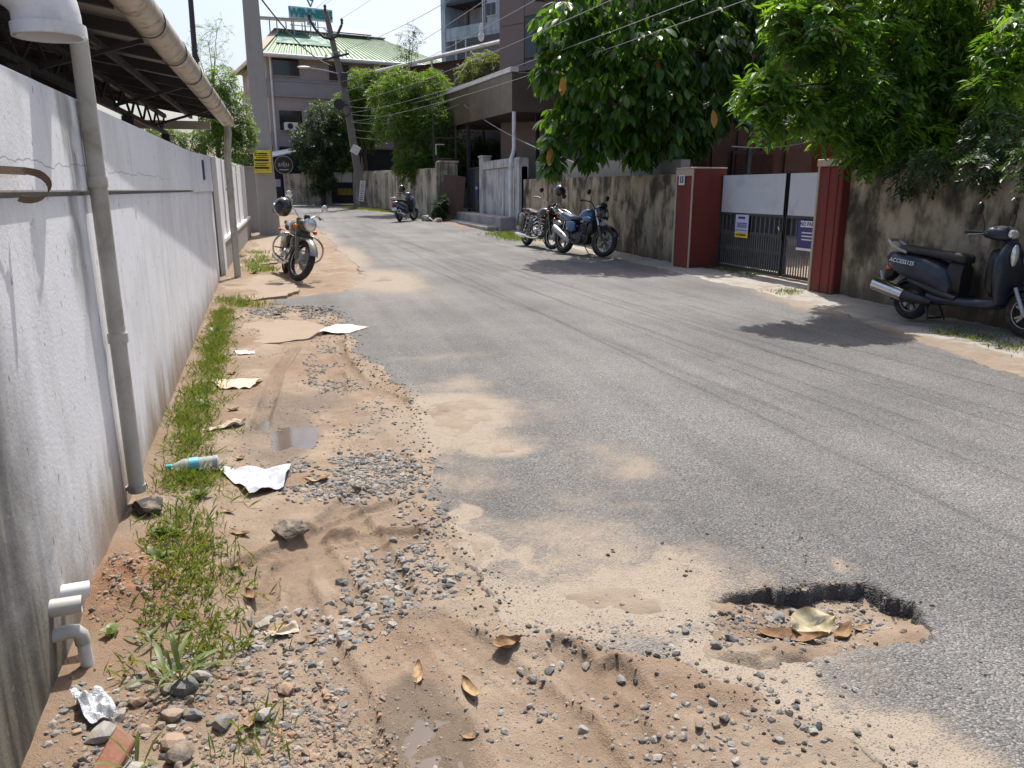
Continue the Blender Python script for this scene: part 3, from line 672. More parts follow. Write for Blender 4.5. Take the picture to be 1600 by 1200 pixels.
M_GPANEL = plain('grey_white_sheet', (.50,.52,.56), .5, var=.06, vs_=2, dirt=(.30,.28,.26), dirt_amt=.5, dirt_sc=2)
M_GBAR = plain('gate_bar_grey', (.16,.16,.165), .5, metal=.3, var=.3, dirt=(.1,.075,.05), dirt_amt=.5)
M_MESHS = plain('dark_mesh_sheet', (.03,.034,.042), .7, var=.4, vs_=14, bump=.5, bs=70)
gate = thing('driveway_gate', 'black barred driveway gate with grey white sheet across the top', 'gate', (7.4, 10.9, .15))
for (y0, y1, zo) in ((10.46,12.30,0),(9.40,10.40,0)):
    lf = MB(); 
    for (a, bb) in (((7.4,y0,.2),(7.4,y0,1.74)),((7.4,y1,.2),(7.4,y1,1.74))): lf.beam(a, bb, .05, .05, (0,1,0))
    for z in (.2,1.095): lf.beam((7.4,y0,z),(7.4,y1,z),.045,.045)
    lf = lf.build('leaf_frame', M_STEEL, gate, True)
    s = MB(); s.box(7.375,7.385,y0+.0,y1-.0,1.12,1.735); s.build('sheet_panel', M_GPANEL, lf, True)
    if y1 > 11: s = MB(); s.box(7.425,7.435,y0+.02,y1-.02,.24,1.08); s.build('mesh_sheet', M_MESHS, lf, True)
    else: s = MB(); s.box(7.425,7.435,y0+.02,y1-.02,.78,1.08); s.build('mesh_sheet', M_MESHS, lf, True)
    nb = int((y1-y0)/.062)
    for k in range(1, nb):
        y = y0+(y1-y0)*k/nb
        s = MB(); s.beam((7.4,y,.22),(7.4,y,.80 if k%2 else 1.08),.016,.016,(0,1,0)); s.build('bar', M_GBAR, lf, True)
    s = MB()
    for k in range(nb):
        y = y0+(y1-y0)*k/nb; dy = (y1-y0)/nb
        for (za, zb) in ((.76,.82),(.82,.76),(.50,.56),(.56,.50)): s.beam((7.387,y,za),(7.387,y+dy,zb),.012,.006)
    o = s.build('scroll_strip', M_GBAR, lf, True); o['kind'] = 'stuff'
s = MB(); s.beam((7.4,10.43,.2),(7.4,10.43,1.76),.05,.06,(0,1,0)); s.build('meeting_stile', M_STEEL, gate, True)
s = MB(); s.tube([(7.36,10.56,.93),(7.345,10.50,.88)],.012,8); s.build('latch', M_GALV, gate, True)
s = MB(); s.box(7.345,7.36,10.44,10.50,.74,.86); s.build('padlock', M_STEEL, gate, True)
M_LILAC = plain('pale_notice', (.50,.52,.72), .5, var=.04)
M_NAVY = plain('navy_notice', (.03,.035,.16), .45, var=.08)
sg = thing('gate_notice', 'pale notice with yellow foot hung on the wider gate leaf', 'sign', (7.36, 11.55, .9))
s = MB(); s.box(7.352,7.36,11.38,11.76,.80,1.09); s.build('board', M_LILAC, sg, True)
s = MB(); s.box(7.352,7.36,11.38,11.76,.715,.798); s.build('yellow_strip', M_YEL, sg, True)
for (z, h, a0, a1) in ((1.04,.035,11.48,11.68),(.95,.014,11.42,11.72),(.92,.014,11.42,11.70),(.89,.014,11.42,11.72),(.835,.01,11.40,11.74)):
    s = MB(); s.box(7.346,7.351,a0,a1,z-h/2,z+h/2); s.build('printed_line', M_NAVY, sg, True)
lettering('NO PARKING', .05, M_INK, sg, frame_mx(Vector((7.349,11.57,.757))-Vector(sg.location), (0,-1,0), (0,0,1)), .001, .001)
sg = thing('no_parking_sign', 'navy sign reading NO PARKING half hidden by the right red pillar', 'sign', (7.36, 9.75, .85))
s = MB(); s.box(7.352,7.36,9.50,10.06,.62,1.06); s.build('board', M_NAVY, sg, True)
s = MB(); s.box(7.347,7.352,9.52,10.0,.96,1.05); s.build('white_strip', M_WHITEP, sg, True)
s = MB(); s.box(7.347,7.352,9.50,10.06,.62,.655); s.build('white_strip', M_WHITEP, sg, True)
lettering('NO PARKING', .088, M_NAVY, sg, frame_mx(Vector((7.344,9.735,1.004))-Vector(sg.location), (0,-1,0), (0,0,1)), .001, .001)
for z in (.88,.83,.78): 
    s = MB(); s.box(7.347,7.352,9.55,9.95,z-.008,z+.008); s.build('printed_line', M_WHITEP, sg, True)

def rough_wall(name, label, a, b, th, z0, za, zb, mat, cope=None, seed=0, step=.16):
    """masonry wall whose face and top are slightly uneven"""
    t = thing(name, label, 'wall', ((a[0]+b[0])/2, (a[1]+b[1])/2, float(gz((a[1]+b[1])/2))))
    a = np.array(a); b = np.array(b); L = np.hypot(*(b-a)); d = (b-a)/L; nn = np.array([-d[1], d[0]])
    nu = max(2, int(L/step)); nv = 14
    U = np.linspace(0, L, nu+1); rings = []
    for j in range(nv+1):
        f = j/nv; row = []
        for u in U:
            top = za+(zb-za)*u/L + (float(fbm(u*1.7, seed, 3, seed))-.5)*.03
            z = z0+(top-z0)*f; off = (float(fbm(u*2.1, z*2.1, 3, seed+3))-.5)*.025
            p = a+d*u-nn*off; row.append((p[0], p[1], z))
        rings.append(row)
    V = np.array([q for r_ in rings for q in r_]); back = V[-(nu+1):].copy(); back[:,:2] += nn*th
    V = np.vstack([V, back, back*np.array([1,1,0])+np.array([0,0,z0])]); m = nu+1; rows = nv+3
    i = np.arange((rows-1)*m).reshape(rows-1, m)[:, :-1].ravel(); F_ = np.stack([i, i+m, i+1+m, i+1], 1)
    off = np.array(wloc(t)); e0 = [k*m for k in range(rows)]; e1 = [k*m+nu for k in range(rows)]
    me = np_mesh('wall_face', V-off, F_, smooth=False)
    bm = bmesh.new(); bm.from_mesh(me); bm.verts.ensure_lookup_table()
    bm.faces.new([bm.verts[k] for k in e0]); bm.faces.new([bm.verts[k] for k in reversed(e1)])
    bmesh.ops.recalc_face_normals(bm, faces=bm.faces); bm.to_mesh(me); bm.free()
    link('wall_face', me, mat, t)
    return t
rough_wall('boundary_wall', 'mould blackened boundary wall behind the two parked motorcycles', (7.05,23.2), (7.03,12.95), .2, -.1, 1.80, 1.78, M_MOSSW, seed=1)
rough_wall('boundary_wall', 'mould blackened boundary wall behind the parked scooter', (7.22,8.85), (7.15,1.0), .2, -.1, 1.76, 1.70, M_MOSSW, seed=2)
rough_wall('rear_wall', 'dark grey wall rising just behind the mouldy boundary wall', (7.45,23.2), (7.45,14.0), .2, 0, 2.33, 2.06, M_GREYC, seed=3)

# pale wall with white downpipe in front of it, plinth and steel gate beyond
t = thing('pale_boundary_wall', 'pale panelled boundary wall on a concrete plinth beside the grille gate', 'wall', (7, 26, .3))
s = MB(); s.box(7.02,7.2,23.25,28.2,0,2.18); s.build('wall_panel', M_PALEW, t, True)
s = MB(); s.box(6.95,7.22,23.3,27.8,2.19,2.46); s.build('top_band', M_PALEW, t, True, bevel=.01)
for (y0, y1, z1) in ((27.8,28.35,2.62),(23.25,23.75,2.42),(25.2,25.4,2.18)):
    s = MB(); s.box(6.93 if z1>2.2 else 6.98,7.24,y0,y1,0,z1); s.build('pilaster', M_PALEW, t, True, bevel=.01)
s = MB(); s.box(6.9,7.27,27.76,28.4,2.62,2.68); s.build('cap', M_PALEW, t, True, bevel=.01)
t = thing('entrance_step', 'long concrete step below the grille gate and pale wall', 'step', (6.6, 27, .3))
s = MB(); s.box(6.42,6.95,23.6,31.2,-.1,.66); s.build('step_block', M_CONC, t, True, bevel=.03)
s = MB(); s.box(6.05,6.418,23.8,30.8,-.1,.37); s.build('lower_tread', M_CONC, t, True, bevel=.03)
t = thing('white_downpipe', 'white downpipe bending from the brown canopy to the pavement', 'drainpipe', (6.9, 23.8, .3))
s = MB(); s.tube([(6.98,23.95,3.82),(6.98,23.95,2.75),(6.95,23.93,2.6),(6.86,23.86,2.42),(6.84,23.85,2.25),(6.84,23.85,.3)], .062, 14); p_ = s.build('pipe', M_PVCW, t, True)
for z in (2.15, 1.2):
    s = MB(); s.lathe([(.063,-.03),(.072,-.03),(.072,.03),(.063,.03)],14,Matrix.Translation((6.84,23.85,z)),closed=True); s.build('collar', M_PVCW, t, True)
t = thing('grille_gate', 'dark vertical bar entrance gate between beige pillar and pale wall', 'gate', (7, 29.3, .6))
s = MB()
for z in (.78,2.28): s.beam((7.0,28.4,z),(7.0,30.5,z),.05,.05)
for y in (28.42,29.4,30.48): s.beam((7.0,y,.7),(7.0,y,2.3),.06,.06,(0,1,0))
s.build('gate_frame', M_STEEL, t, True)
for k in range(18):
    y = 28.53+k*.108
    s = MB(); s.beam((7,y,.8),(7,y,2.27),.03,.02,(0,1,0)); s.build('bar', M_STEEL if k > 8 else M_GBAR, t, True)
s = MB(); s.box(7.04,7.06,28.42,30.5,.75,2.3); s.build('backing_sheet', M_DARK, t, True)
s = MB(); s.box(6.96,6.975,28.72,29.05,1.25,1.72); s.build('pasted_notice', M_NAVY, t, True)
s = MB(); s.box(6.952,6.958,28.76,29.01,1.50,1.60); s.build('pasted_notice_print', M_LILAC, t, True)
t = thing('beige_gate_pillar', 'square beige pillar behind the leaning brown board', 'gate pillar', (6.2, 30.6, .4))
s = MB(); s.box(5.92,6.6,30.5,31.1,0,2.5); s.build('pillar_body', M_BEIGEW, t, True, bevel=.02)
s = MB(); s.box(5.87,6.65,30.45,31.15,2.502,2.58); s.build('cap', M_BEIGEW, t, True, bevel=.02)
s = MB(); s.box(5.73,5.86,30.42,30.6,.2,2.52); s.build('side_post', M_BEIGEW, t, True, bevel=.01)
M_BROWNB = plain('brown_board', (.115,.062,.045), .6, var=.12, dirt=(.2,.15,.1), dirt_amt=.3)
s = MB(); M4 = frame_mx((6.33,30.12,1.28), (.93,-.25,-.09), (-.17,.12,1)); s.M = M4
s.box(-.42,.42,-.74,.74,-.012,.012); o = s.build('leaning_board', M_BROWNB, None); props(o, 'brown board leaning askew against the beige gate pillar', 'board')

# ---- brown clad canopy building
M_BROWNC = plain('brown_cladding', (.125,.09,.072), .35, metal=.25, var=.06, vs_=1, bump=.02, dirt=(.2,.16,.13), dirt_amt=.35, dirt_sc=1)
M_BROWND = plain('brown_wall', (.065,.045,.04), .6, var=.1, vs_=1)
M_TOWER = plain('mauve_brown_cladding', (.165,.125,.115), .42, metal=.1, var=.05, vs_=1, bump=.02, dirt=(.12,.10,.09), dirt_amt=.3, dirt_sc=1)
t = thing('canopy_building', 'brown clad entrance canopy on posts beside the big-leaf tree', 'canopy', (7.6, 28, .3))
for k in range(8):
    y0 = 24.25+k*1.48; y1 = y0+1.465; f0 = (y0-24.25)/11.8; f1 = (y1-24.25)/11.8
    s = MB(); hexa(s, (7.0,y1), (7.0,y0), .03, 3.84+.3*f1, 5.0+.5*f1, 3.84+.3*f0, 5.0+.5*f0); s.build('cladding_panel', M_BROWNC, t, True, bevel=.004)
for k in range(3):
    x0 = 7.03+k*1.1
    s = MB(); s.box(x0,x0+1.09,24.22,24.25,3.842,4.998); s.build('cladding_panel', M_BROWNC, t, True, bevel=.004)
s = MB(); hexa(s, (6.93,36.1), (6.93,24.15), .25, 5.505, 5.65, 5.003, 5.14); s.build('roof_flashing', M_PVCW, t, True)
s = MB(); s.add([(7.05,24.3,3.86),(14,24.3,3.86),(14,36,4.16),(7.05,36,4.16),(7.05,24.3,4.95),(14,24.3,4.95),(14,36,5.45),(7.05,36,5.45)],[(3,2,1,0),(4,5,6,7),(0,1,5,4),(1,2,6,5),(2,3,7,6),(3,0,4,7)]); s.build('canopy_deck', M_BROWND, t, True)
for (x, y) in ((7.2,35.6),(7.25,24.9),(8.4,26.0),(7.2,31.2)):
    s = MB(); s.box(x-.06,x+.06,y-.06,y+.06,.2,4.1); s.build('post', M_STEEL, t, True)
s = MB(); s.box(10.8,11,24.4,36,0,4.1); s.build('rear_wall', M_BROWND, t, True)
s = MB(); s.box(8.6,13.9,24.3,24.5,0,3.85); s.build('side_wall', M_BROWND, t, True)
for (y0, z0) in ((31.5,1.5),(33.5,1.5)):
    s = MB(); s.box(10.75,10.79,y0,y0+1.2,z0,z0+1.3); wf = s.build('window', M_WHITEP, t, True)
    s = MB(); s.box(10.72,10.745,y0+.07,y0+1.13,z0+.07,z0+1.23); s.build('pane', M_GLASSD, wf, True)
# little steel rack at the canopy's far corner
t = thing('steel_ladder_frame', 'thin black steel frame rising above the beige gate pillar', 'frame', (5.9, 30.9, 2.6))
s = MB()
for x in (5.75,6.62): s.beam((x,30.9,2.55),(x,30.9,4.25 if x<6 else 3.9),.05,.05,(0,1,0))
for z in (2.6,3.45): s.beam((5.75,30.9,z),(6.62,30.9,z),.05,.05)
s.beam((5.75,30.9,2.68),(6.62,30.9,2.68),.09,.03); s.build('frame_bars', M_STEEL, t, True)
s = MB(); s.beam((5.82,30.86,3.2),(6.15,30.86,3.2),.03,.03); s.beam((5.82,30.86,2.8),(5.82,30.86,3.2),.03,.03,(0,1,0)); s.build('white_bracket', M_WHITEP, t, True)

# ---- three buildings set askew behind: e1 runs away to the left
E1 = Vector((-.545,.838,0)).normalized(); E2 = Vector((.838,.545,0)).normalized()     # E2 points into the buildings
def askew(P0): m = Matrix((E1, E2, Vector((0,0,1)))).transposed().to_4x4(); m.translation = Vector((P0[0],P0[1],0)); return m
def sb(A, u0, u1, d0, d1, z0, z1): s = MB(); s.M = A; s.box(u0,u1,d0,d1,z0,z1); return s
A = askew((9.6,28.5))
t = thing('brown_tower_block', 'tall mauve brown clad block with one dark window behind the canopy', 'building', (9.6, 28.5, .4))
sb(A,-8,2.36,.04,8,0,13).build('core_wall', M_TOWER, t, True)
for (u0,u1) in ((1.16,2.38),(-.10,1.14),(-1.4,-.12),(-2.7,-1.42),(-4,-2.72)):
    for (z0,z1) in ((5.9,7.46),(7.48,9.6),(9.62,12.9)):
        if abs(u0+.10) < .01 and z0 < 6: continue
        if abs(u0+.10) < .01 and z0 == 7.48: z0 = 7.69
        sb(A,u0,u1,0,.038,z0,z1).build('cladding_panel', M_TOWER, t, True, bevel=.003)
wf = sb(A,-.10,1.13,.0,.06,6.2,7.68).build('window', M_STEEL, t, True)
sb(A,-.05,.50,-.02,-.004,6.25,7.63).build('pane', M_GLASSD, wf, True); sb(A,.54,1.09,-.02,-.004,6.25,7.63).build('pane', M_GLASSD, wf, True)
sb(A,-3,1.9,-.55,.03,5.72,5.88).build('ledge', M_TOWER, t, True)
A = askew((10,36))
t = thing('dark_roofed_house', 'low dark brown house with a white gutter along its sloping eave', 'house', (9, 38, .5))
sb(A,-3,8.0,.25,6,0,7.55).build('wall', M_BROWND, t, True)
s = MB(); s.M = A; s.add([(-3,-.35,7.95),(8.4,-.35,7.35),(8.4,5,9.0),(-3,5,9.6),(-3,-.35,8.03),(8.4,-.35,7.43),(8.4,5,9.08),(-3,5,9.68)],[(3,2,1,0),(4,5,6,7),(0,1,5,4),(1,2,6,5),(2,3,7,6),(3,0,4,7)]); rf = s.build('roof', M_BROWND, t, True)
s = MB(); s.M = A; s.tube([(-3,-.42,8.02),(8.45,-.42,7.42)],.085,10); s.build('gutter', M_PVCW, rf, True)
s = MB(); s.M = A; s.tube([(4.3,-.42,7.58),(4.3,-.38,7.2),(4.0,.1,6.95)],.06,8); s.build('downpipe', M_PVCW, t, True)
s = MB(); s.M = A; s.ell((1.1,-.3,8.55),(.09,.09,.3)); s.ell((1.1,-.3,8.25),(.14,.14,.2)); s.build('finial', M_WHITEP, t, True)
A = askew((13,44))
M_BLUEW = weathered('bluish_white_wall', (.55,.60,.66), (.26,.33,.36), moss=(.22,.32,.33), moss_amt=.5, streak=.6, seed=14, slo=.45, shi=.7)
t = thing('white_apartment_block', 'tall bluish white apartment block with a recessed balcony', 'building', (12, 47, .7))
sb(A,-4,5.6,1.6,9,0,15).build('wall', M_BLUEW, t, True)
sb(A,5.6,5.95,-.05,9,0,15).build('corner_column', M_BLUEW, t, True)
for (z0, z1) in ((10.2,10.75),(13.6,14.1),(6.6,7.2)):
    sb(A,2.55,5.58,0,.14,z0,z1).build('balcony_parapet', M_BLUEW, t, True)
    sb(A,-4,5.58,.0,1.6,z0-.16,z0-.01).build('balcony_floor', M_BLUEW, t, True)
sb(A,-4,2.5,0,1.6,10.2,12.4).build('bay', M_BLUEW, t, True)
sb(A,2.6,5.58,.1,1.6,12.0,12.15).build('soffit', M_STEEL, t, True)
wf = sb(A,1.5,2.28,-.05,-.004,10.98,11.72).build('window', M_WHITEP, t, True)
for u in (1.56,1.93): sb(A,u,u+.31,-.08,-.052,11.04,11.66).build('pane', M_GLASSD, wf, True)
sb(A,4.6,4.75,.9,1.0,10.75,12.0).build('door_frame', M_RUST, t, True)
wf = sb(A,3.3,3.5,1.5,1.595,10.6,11.6).build('vent_window', M_STEEL, t, True)
for (u, z0, z1) in ((2.52,10.0,12.9),(4.7,8,10.0),(3.9,8,10.0)):
    s = MB(); s.M = A; s.tube([(u,-.06,z0),(u,-.06,z1)],.05,8); s.build('drainpipe', M_PVCW, t, True)
s = MB(); s.M = A; s.box(2.28,2.33,-.06,-.004,10.7,12.2); s.build('red_strip', M_RUST, t, True)

# ---- dim house and shed roof behind the trees on the right, orange house
M_GREYH = plain('grey_sheet_wall', (.055,.06,.07), .7, var=.15, vs_=2)
M_ORANGE = plain('orange_paint', (.42,.115,.04), .6, var=.08, vs_=2)
t = thing('grey_house', 'dim grey house behind the gate and the big-leaf tree', 'house', (11, 19, .2))
s = MB(); s.box(8.6,14.5,19,26,0,7.5); s.build('wall', M_GREYH, t, True)
s = MB(); s.box(8.3,14.6,18.6,26.3,7.5,7.7); s.build('roof', M_BROWND, t, True)
for k in range(7):
    x = 8.75+k*.75
    s = MB(); s.box(x,x+.06,18.95,18.998,.1,7.4); s.build('sheet_rib', M_GREYH, t, True)
for (x0, z0) in ((9.6,1.0),(11.6,1.0)):
    s = MB(); s.box(x0,x0+1.3,18.9,18.96,z0,z0+1.5); wf = s.build('window', M_STEEL, t, True)
    s = MB(); s.box(x0+.08,x0+1.22,18.87,18.895,z0+.08,z0+1.42); s.build('pane', M_DARK, wf, True)
t = thing('porch_awning', 'dark sloping awning over the driveway behind the gate', 'awning', (10.5, 15.5, .2))
s = MB(); s.add([(8.9,13.8,2.62),(11.6,13.3,2.95),(11.6,18.5,4.2),(8.9,18.5,3.9),(8.9,13.8,2.66),(11.6,13.3,2.99),(11.6,18.5,4.24),(8.9,18.5,3.94)],[(3,2,1,0),(4,5,6,7),(0,1,5,4),(1,2,6,5),(2,3,7,6),(3,0,4,7)]); s.build('awning_sheet', M_STEEL, t, True)
for x in (9.1,11.4):
    s = MB(); s.box(x-.04,x+.04,14.2,14.28,.1,2.72); s.build('post', M_STEEL, t, True)
t = thing('orange_house', 'orange painted house with a white corner column behind the right tree', 'house', (13, 15, .2))
s = MB(); s.box(12.05,18,14.5,16.2,0,8); s.build('wall', M_ORANGE, t, True)
s = MB(); s.box(11.75,12.04,14.2,14.7,0,8); s.build('corner_column', M_WHITEP, t, True)
s = MB(); s.box(11.6,18.2,13.9,16.4,4.7,4.85); s.build('floor_slab', M_WHITEP, t, True)
for (x0, z0) in ((12.7,2.2),(14.8,2.2),(12.7,5.6)):
    s = MB(); s.box(x0,x0+1.1,14.42,14.49,z0,z0+1.2); wf = s.build('window', M_WHITEP, t, True)
    s = MB(); s.box(x0+.08,x0+1.02,14.39,14.418,z0+.08,z0+1.12); s.build('pane', M_GLASSD, wf, True)
slab('driveway', [(7.5,8.9),(16,8.0),(16,19),(7.5,13)], .05, M_SLAB, 'dusty driveway behind the barred gate')

# ================================================================== FAR END OF THE STREET
# green roofed building, nearest corner at BC, seen on two sides
M_PINKW = plain('pinkish_grey_wall', (.40,.335,.315), .75, var=.07, vs_=1, dirt=(.22,.19,.175), dirt_amt=.4, dirt_sc=1)
M_BAND = plain('grey_band', (.33,.30,.31), .75, var=.06, vs_=1, dirt=(.2,.19,.19), dirt_amt=.35, dirt_sc=1)
M_GROOF = plain('green_roof_sheet', (.10,.205,.085), .5, var=.12, vs_=1.2, dirt=(.20,.25,.14), dirt_amt=.45, dirt_sc=1.5)
M_GNET = plain('dark_green_net', (.045,.15,.10), .7, var=.15, vs_=1)
M_TEAL = plain('teal_letters', (.02,.26,.27), .4, var=.06)
BC = (-.45, 48.2); BA = R(11)
G = Matrix.Translation((BC[0],BC[1],0)) @ Matrix.Rotation(BA,4,'Z')
def gb(u0,u1,d0,d1,z0,z1): s = MB(); s.M = G; s.box(u0,u1,d0,d1,z0,z1); return s
bt = thing('green_roofed_building', 'three storey building with a green ribbed roof at the street end', 'building', (BC[0], BC[1], .9))
gb(0,11,.0,8.5,.5,8.85).build('wall', M_PINKW, bt, True)
for z0, z1 in ((6.72,7.45),(4.0,4.55)):
    gb(-.12,11.1,-.12,8.6,z0,z1).build('floor_band', M_BAND, bt, True)
    gb(-.16,11.1,-.16,8.6,z1+.002,z1+.09).build('band_lip', M_BAND, bt, True); gb(-.16,11.1,-.16,8.6,z0-.09,z0-.002).build('band_lip', M_BAND, bt, True)
for (u0,u1,z0,z1) in ((.28,1.85,7.72,8.72),(3.45,4.75,7.62,8.62),(6.6,8.2,7.6,8.6),(.45,1.85,4.75,5.95),(3.3,4.9,4.75,5.95)):
    wf = gb(u0,u1,-.07,-.003,z0,z1).build('window', M_PINKW, bt, True)
    gb(u0+.06,u1-.06,-.1,-.072,z0+.06,z1-.06).build('pane', M_GLASSD, wf, True)
for (d0,d1,z0,z1) in ((1.6,2.4,7.6,8.5),(5,6,7.6,8.5),(1.6,2.4,4.9,5.9)):
    wf = gb(-.07,-.003,d0,d1,z0,z1).build('window', M_PINKW, bt, True); gb(-.1,-.072,d0+.06,d1-.06,z0+.06,z1-.06).build('pane', M_GLASSD, wf, True)
ac = gb(.72,1.45,-.5,-.11,4.8,5.22).build('air_conditioner', M_WHITEP, bt, True, bevel=.02)
s = MB(); s.M = G; s.lathe([(.15,0),(.16,.01),(.16,.03),(.15,.03)],16,Matrix.Translation((1.0,-.505,5.01))@Matrix.Rotation(R(90),4,'X')); s.build('fan_grille', M_BLACKP, ac, True)
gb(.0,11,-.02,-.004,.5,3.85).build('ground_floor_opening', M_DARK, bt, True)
for u in (.05,2.6,5.2): gb(u,u+.3,-.2,-.021,.5,3.9).build('column', M_PINKW, bt, True)
s = MB(); s.M = G; s.tube([(.2,-.18,8.7),(.2,-.2,.8)],.06,8); s.build('drainpipe', M_PVCW, bt, True)
# hipped roof of ribbed sheets
def hip(name, a, b_, c_, d_, nr, mat, parent, rib=.05):
    """quad a-b (eave) to d-c (ridge) split in nr ribbed sheets"""
    a, b_, c_, d_ = map(Vector, (a, b_, c_, d_)); nrm = (b_-a).cross(d_-a).normalized()
    s = MB(); s.M = G; m = nr*4; lo = []; up = []
    for i in range(m+1):
        f = i/m; h = nrm*(rib if i%4 in (1,2) else 0); lo.append(a.lerp(b_,f)+h); up.append(d_.lerp(c_,f)+h)
    s.add(lo+up, [(i,i+1,m+2+i,m+1+i) for i in range(m)]); return s.build(name, mat, parent, True, fix=False, smooth=0)
e = .55; ZE = 8.78; ZR = 10.9
rt = hip('roof_slope', (-e,-e,ZE),(11+e,-e,ZE),(8.2,4.3,ZR),(1.6,4.3,ZR), 40, M_GROOF, bt)
hip('roof_slope', (-e,9,ZE),(-e,-e,ZE),(1.6,4.3,ZR),(1.6,4.35,ZR), 28, M_GROOF, bt)
hip('roof_slope', (11+e,-e,ZE),(11+e,9,ZE),(8.2,4.35,ZR),(8.2,4.3,ZR), 28, M_GROOF, bt)
hip('roof_slope', (11+e,9,ZE),(-e,9,ZE),(1.6,4.35,ZR),(8.2,4.35,ZR), 40, M_GROOF, bt)
s = MB(); s.M = G; s.tube([(-e-.05,-e-.06,ZE-.04),(11+e,-e-.06,ZE-.04)],.11,8); s.tube([(-e-.06,-e-.06,ZE-.04),(-e-.06,9,ZE-.04)],.11,8); s.build('gutter', M_PVCW, bt, True)
s = MB(); s.M = G; s.beam((-e,-e,ZE+.06),(1.6,4.3,ZR+.06),.45,.05); s.build('hip_flashing', M_REDEDGE, bt, True)
s = MB(); s.M = G; s.beam((1.4,4.3,ZR+.08),(8.4,4.3,ZR+.08),.4,.06); s.build('ridge_flashing', M_REDEDGE, bt, True)
s = MB(); s.M = G; k1 = Vector((11+e+e,0,0)); nn = Vector((0,-.55,.84))*.1
def onslope(u, f): d = -e+(4.3+e)*f; return Vector((u, d, ZE+(ZR-ZE)*f))+nn
s.add([onslope(.9,.42),onslope(4.2,.42),onslope(4.2,.92),onslope(1.6,.92)],[(0,1,2,3)]); s.build('net_sheet', M_GNET, bt, True, fix=False)
s = MB(); s.M = G; s.add([(4.6,3.9,11.0),(7.4,3.9,11.0),(7.4,5.0,11.4),(4.6,5.0,11.4),(4.6,3.9,11.07),(7.4,3.9,11.07),(7.4,5.0,11.47),(4.6,5.0,11.47)],[(3,2,1,0),(4,5,6,7),(0,1,5,4),(1,2,6,5),(2,3,7,6),(3,0,4,7)]); s.build('solar_panel', M_NAVY, bt, True)
for u in (4.8,7.2):
    for d in (4.0,4.9): gb(u-.02,u+.02,d-.02,d+.02,10.6,11.03 if d<4.5 else 11.36).build('panel_leg', M_GALV, bt, True)
# flat canopy and lettering on the roof
s = MB(); s.M = G; s.add([(.2,3.2,11.35),(3.5,3.2,11.45),(3.5,5.6,11.75),(.2,5.6,11.65),(.2,3.2,11.41),(3.5,3.2,11.51),(3.5,5.6,11.81),(.2,5.6,11.71)],[(3,2,1,0),(4,5,6,7),(0,1,5,4),(1,2,6,5),(2,3,7,6),(3,0,4,7)]); s.build('rooftop_canopy', M_GALV, bt, True)
for u in (.4,1.4,2.4,3.4): gb(u-.03,u+.03,3.25,3.31,10.0,11.4).build('canopy_leg', M_GALV, bt, True); gb(u-.03,u+.03,5.45,5.51,9.8,11.68).build('canopy_leg', M_GALV, bt, True)
sg = thing('rooftop_sign', 'teal rooftop lettering WINNERS on a white frame', 'sign', (3.5, 52, 12))
s = MB(); s.M = G
SX0, SX1, SD = 2.4, 5.0, 4.3
for u in (2.5,3.3,4.1,4.9): s.beam((u,SD,10.8),(u,SD,12.3),.05,.05,(0,1,0)); s.beam((u,SD,12.0),(u+.3,SD+.9,10.6),.04,.04)
for z in (11.3,11.66,12.36): s.beam((SX0,SD,z),(SX1,SD,z),.04,.04)
s.build('sign_frame', M_WHITEP, sg, True)
s = MB(); s.M = G; s.box(SX0-.05,SX1+.05,SD-.06,SD-.03,11.66,12.36); s.build('sign_board', plain('pale_sign_board', (.62,.70,.72), .5), sg, True)
mx = G @ frame_mx((3.7,SD-.1,12.0), (1,0,0), (0,0,1)); mx.translation = mx.translation - Vector(sg.location)
lettering('WINNERS', .66, M_TEAL, sg, mx, .04, .025, 0.92)
mx = G @ frame_mx((3.7,SD-.1,11.45), (1,0,0), (0,0,1)); mx.translation = mx.translation - Vector(sg.location)
lettering('INN', .3, M_TEAL, sg, mx, .03, .01, 1)
s = MB(); s.M = G
for (a, b_) in (((3.45,12.95),(3.7,12.42)),((3.95,12.98),(3.7,12.42)),((3.5,12.9),(3.85,12.75))): s.beam((a[0],SD-.1,a[1]),(b_[0],SD-.1,b_[1]),.06,.16,(0,1,0))
s.ell((3.7,SD-.1,13.02),(.1,.06,.1)); s.build('emblem', M_TEAL, sg, True)

# ground-floor shop front, walls and gate across the street end
t = thing('corner_shop', 'dark corner shop under a sloping pale awning', 'shop', (-.5, 46, .8))
s = MB(); s.box(-3.2,.2,46.6,46.8,.5,3.4); s.build('shop_front', M_DARK, t, True)
s = MB(); s.box(-.55,-.05,46.5,46.59,1.0,2.1); wf = s.build('window', M_STEEL, t, True)
s = MB(); s.box(-.48,-.12,46.46,46.495,1.65,2.05); s.build('pane', M_LILAC, wf, True)
s = MB(); s.add([(-1.4,45.6,3.0),(1.9,44.8,3.7),(1.9,47,3.95),(-1.4,47,3.3),(-1.4,45.6,3.06),(1.9,44.8,3.77),(1.9,47,4.02),(-1.4,47,3.36)],[(3,2,1,0),(4,5,6,7),(0,1,5,4),(1,2,6,5),(2,3,7,6),(3,0,4,7)]); s.build('awning', M_PVCW, t, True)
sg = thing('round_shop_sign', 'round black hanging sign with white script lettering', 'sign', (.1, 45, 2.7))
Mx = Matrix.Translation((.12,44.9,2.78)) @ Matrix.Rotation(R(90),4,'X')
s = MB(); s.lathe([(.01,-.06),(.44,-.06),(.46,-.04),(.46,.04),(.44,.06),(.01,.06)], 28, Mx); s.build('disc', M_BLACKP, sg, True)
s = MB(); s.lathe([(.455,-.07),(.48,-.07),(.48,.07),(.455,.07)], 28, Mx, closed=True); s.build('rim', M_GALV, sg, True)
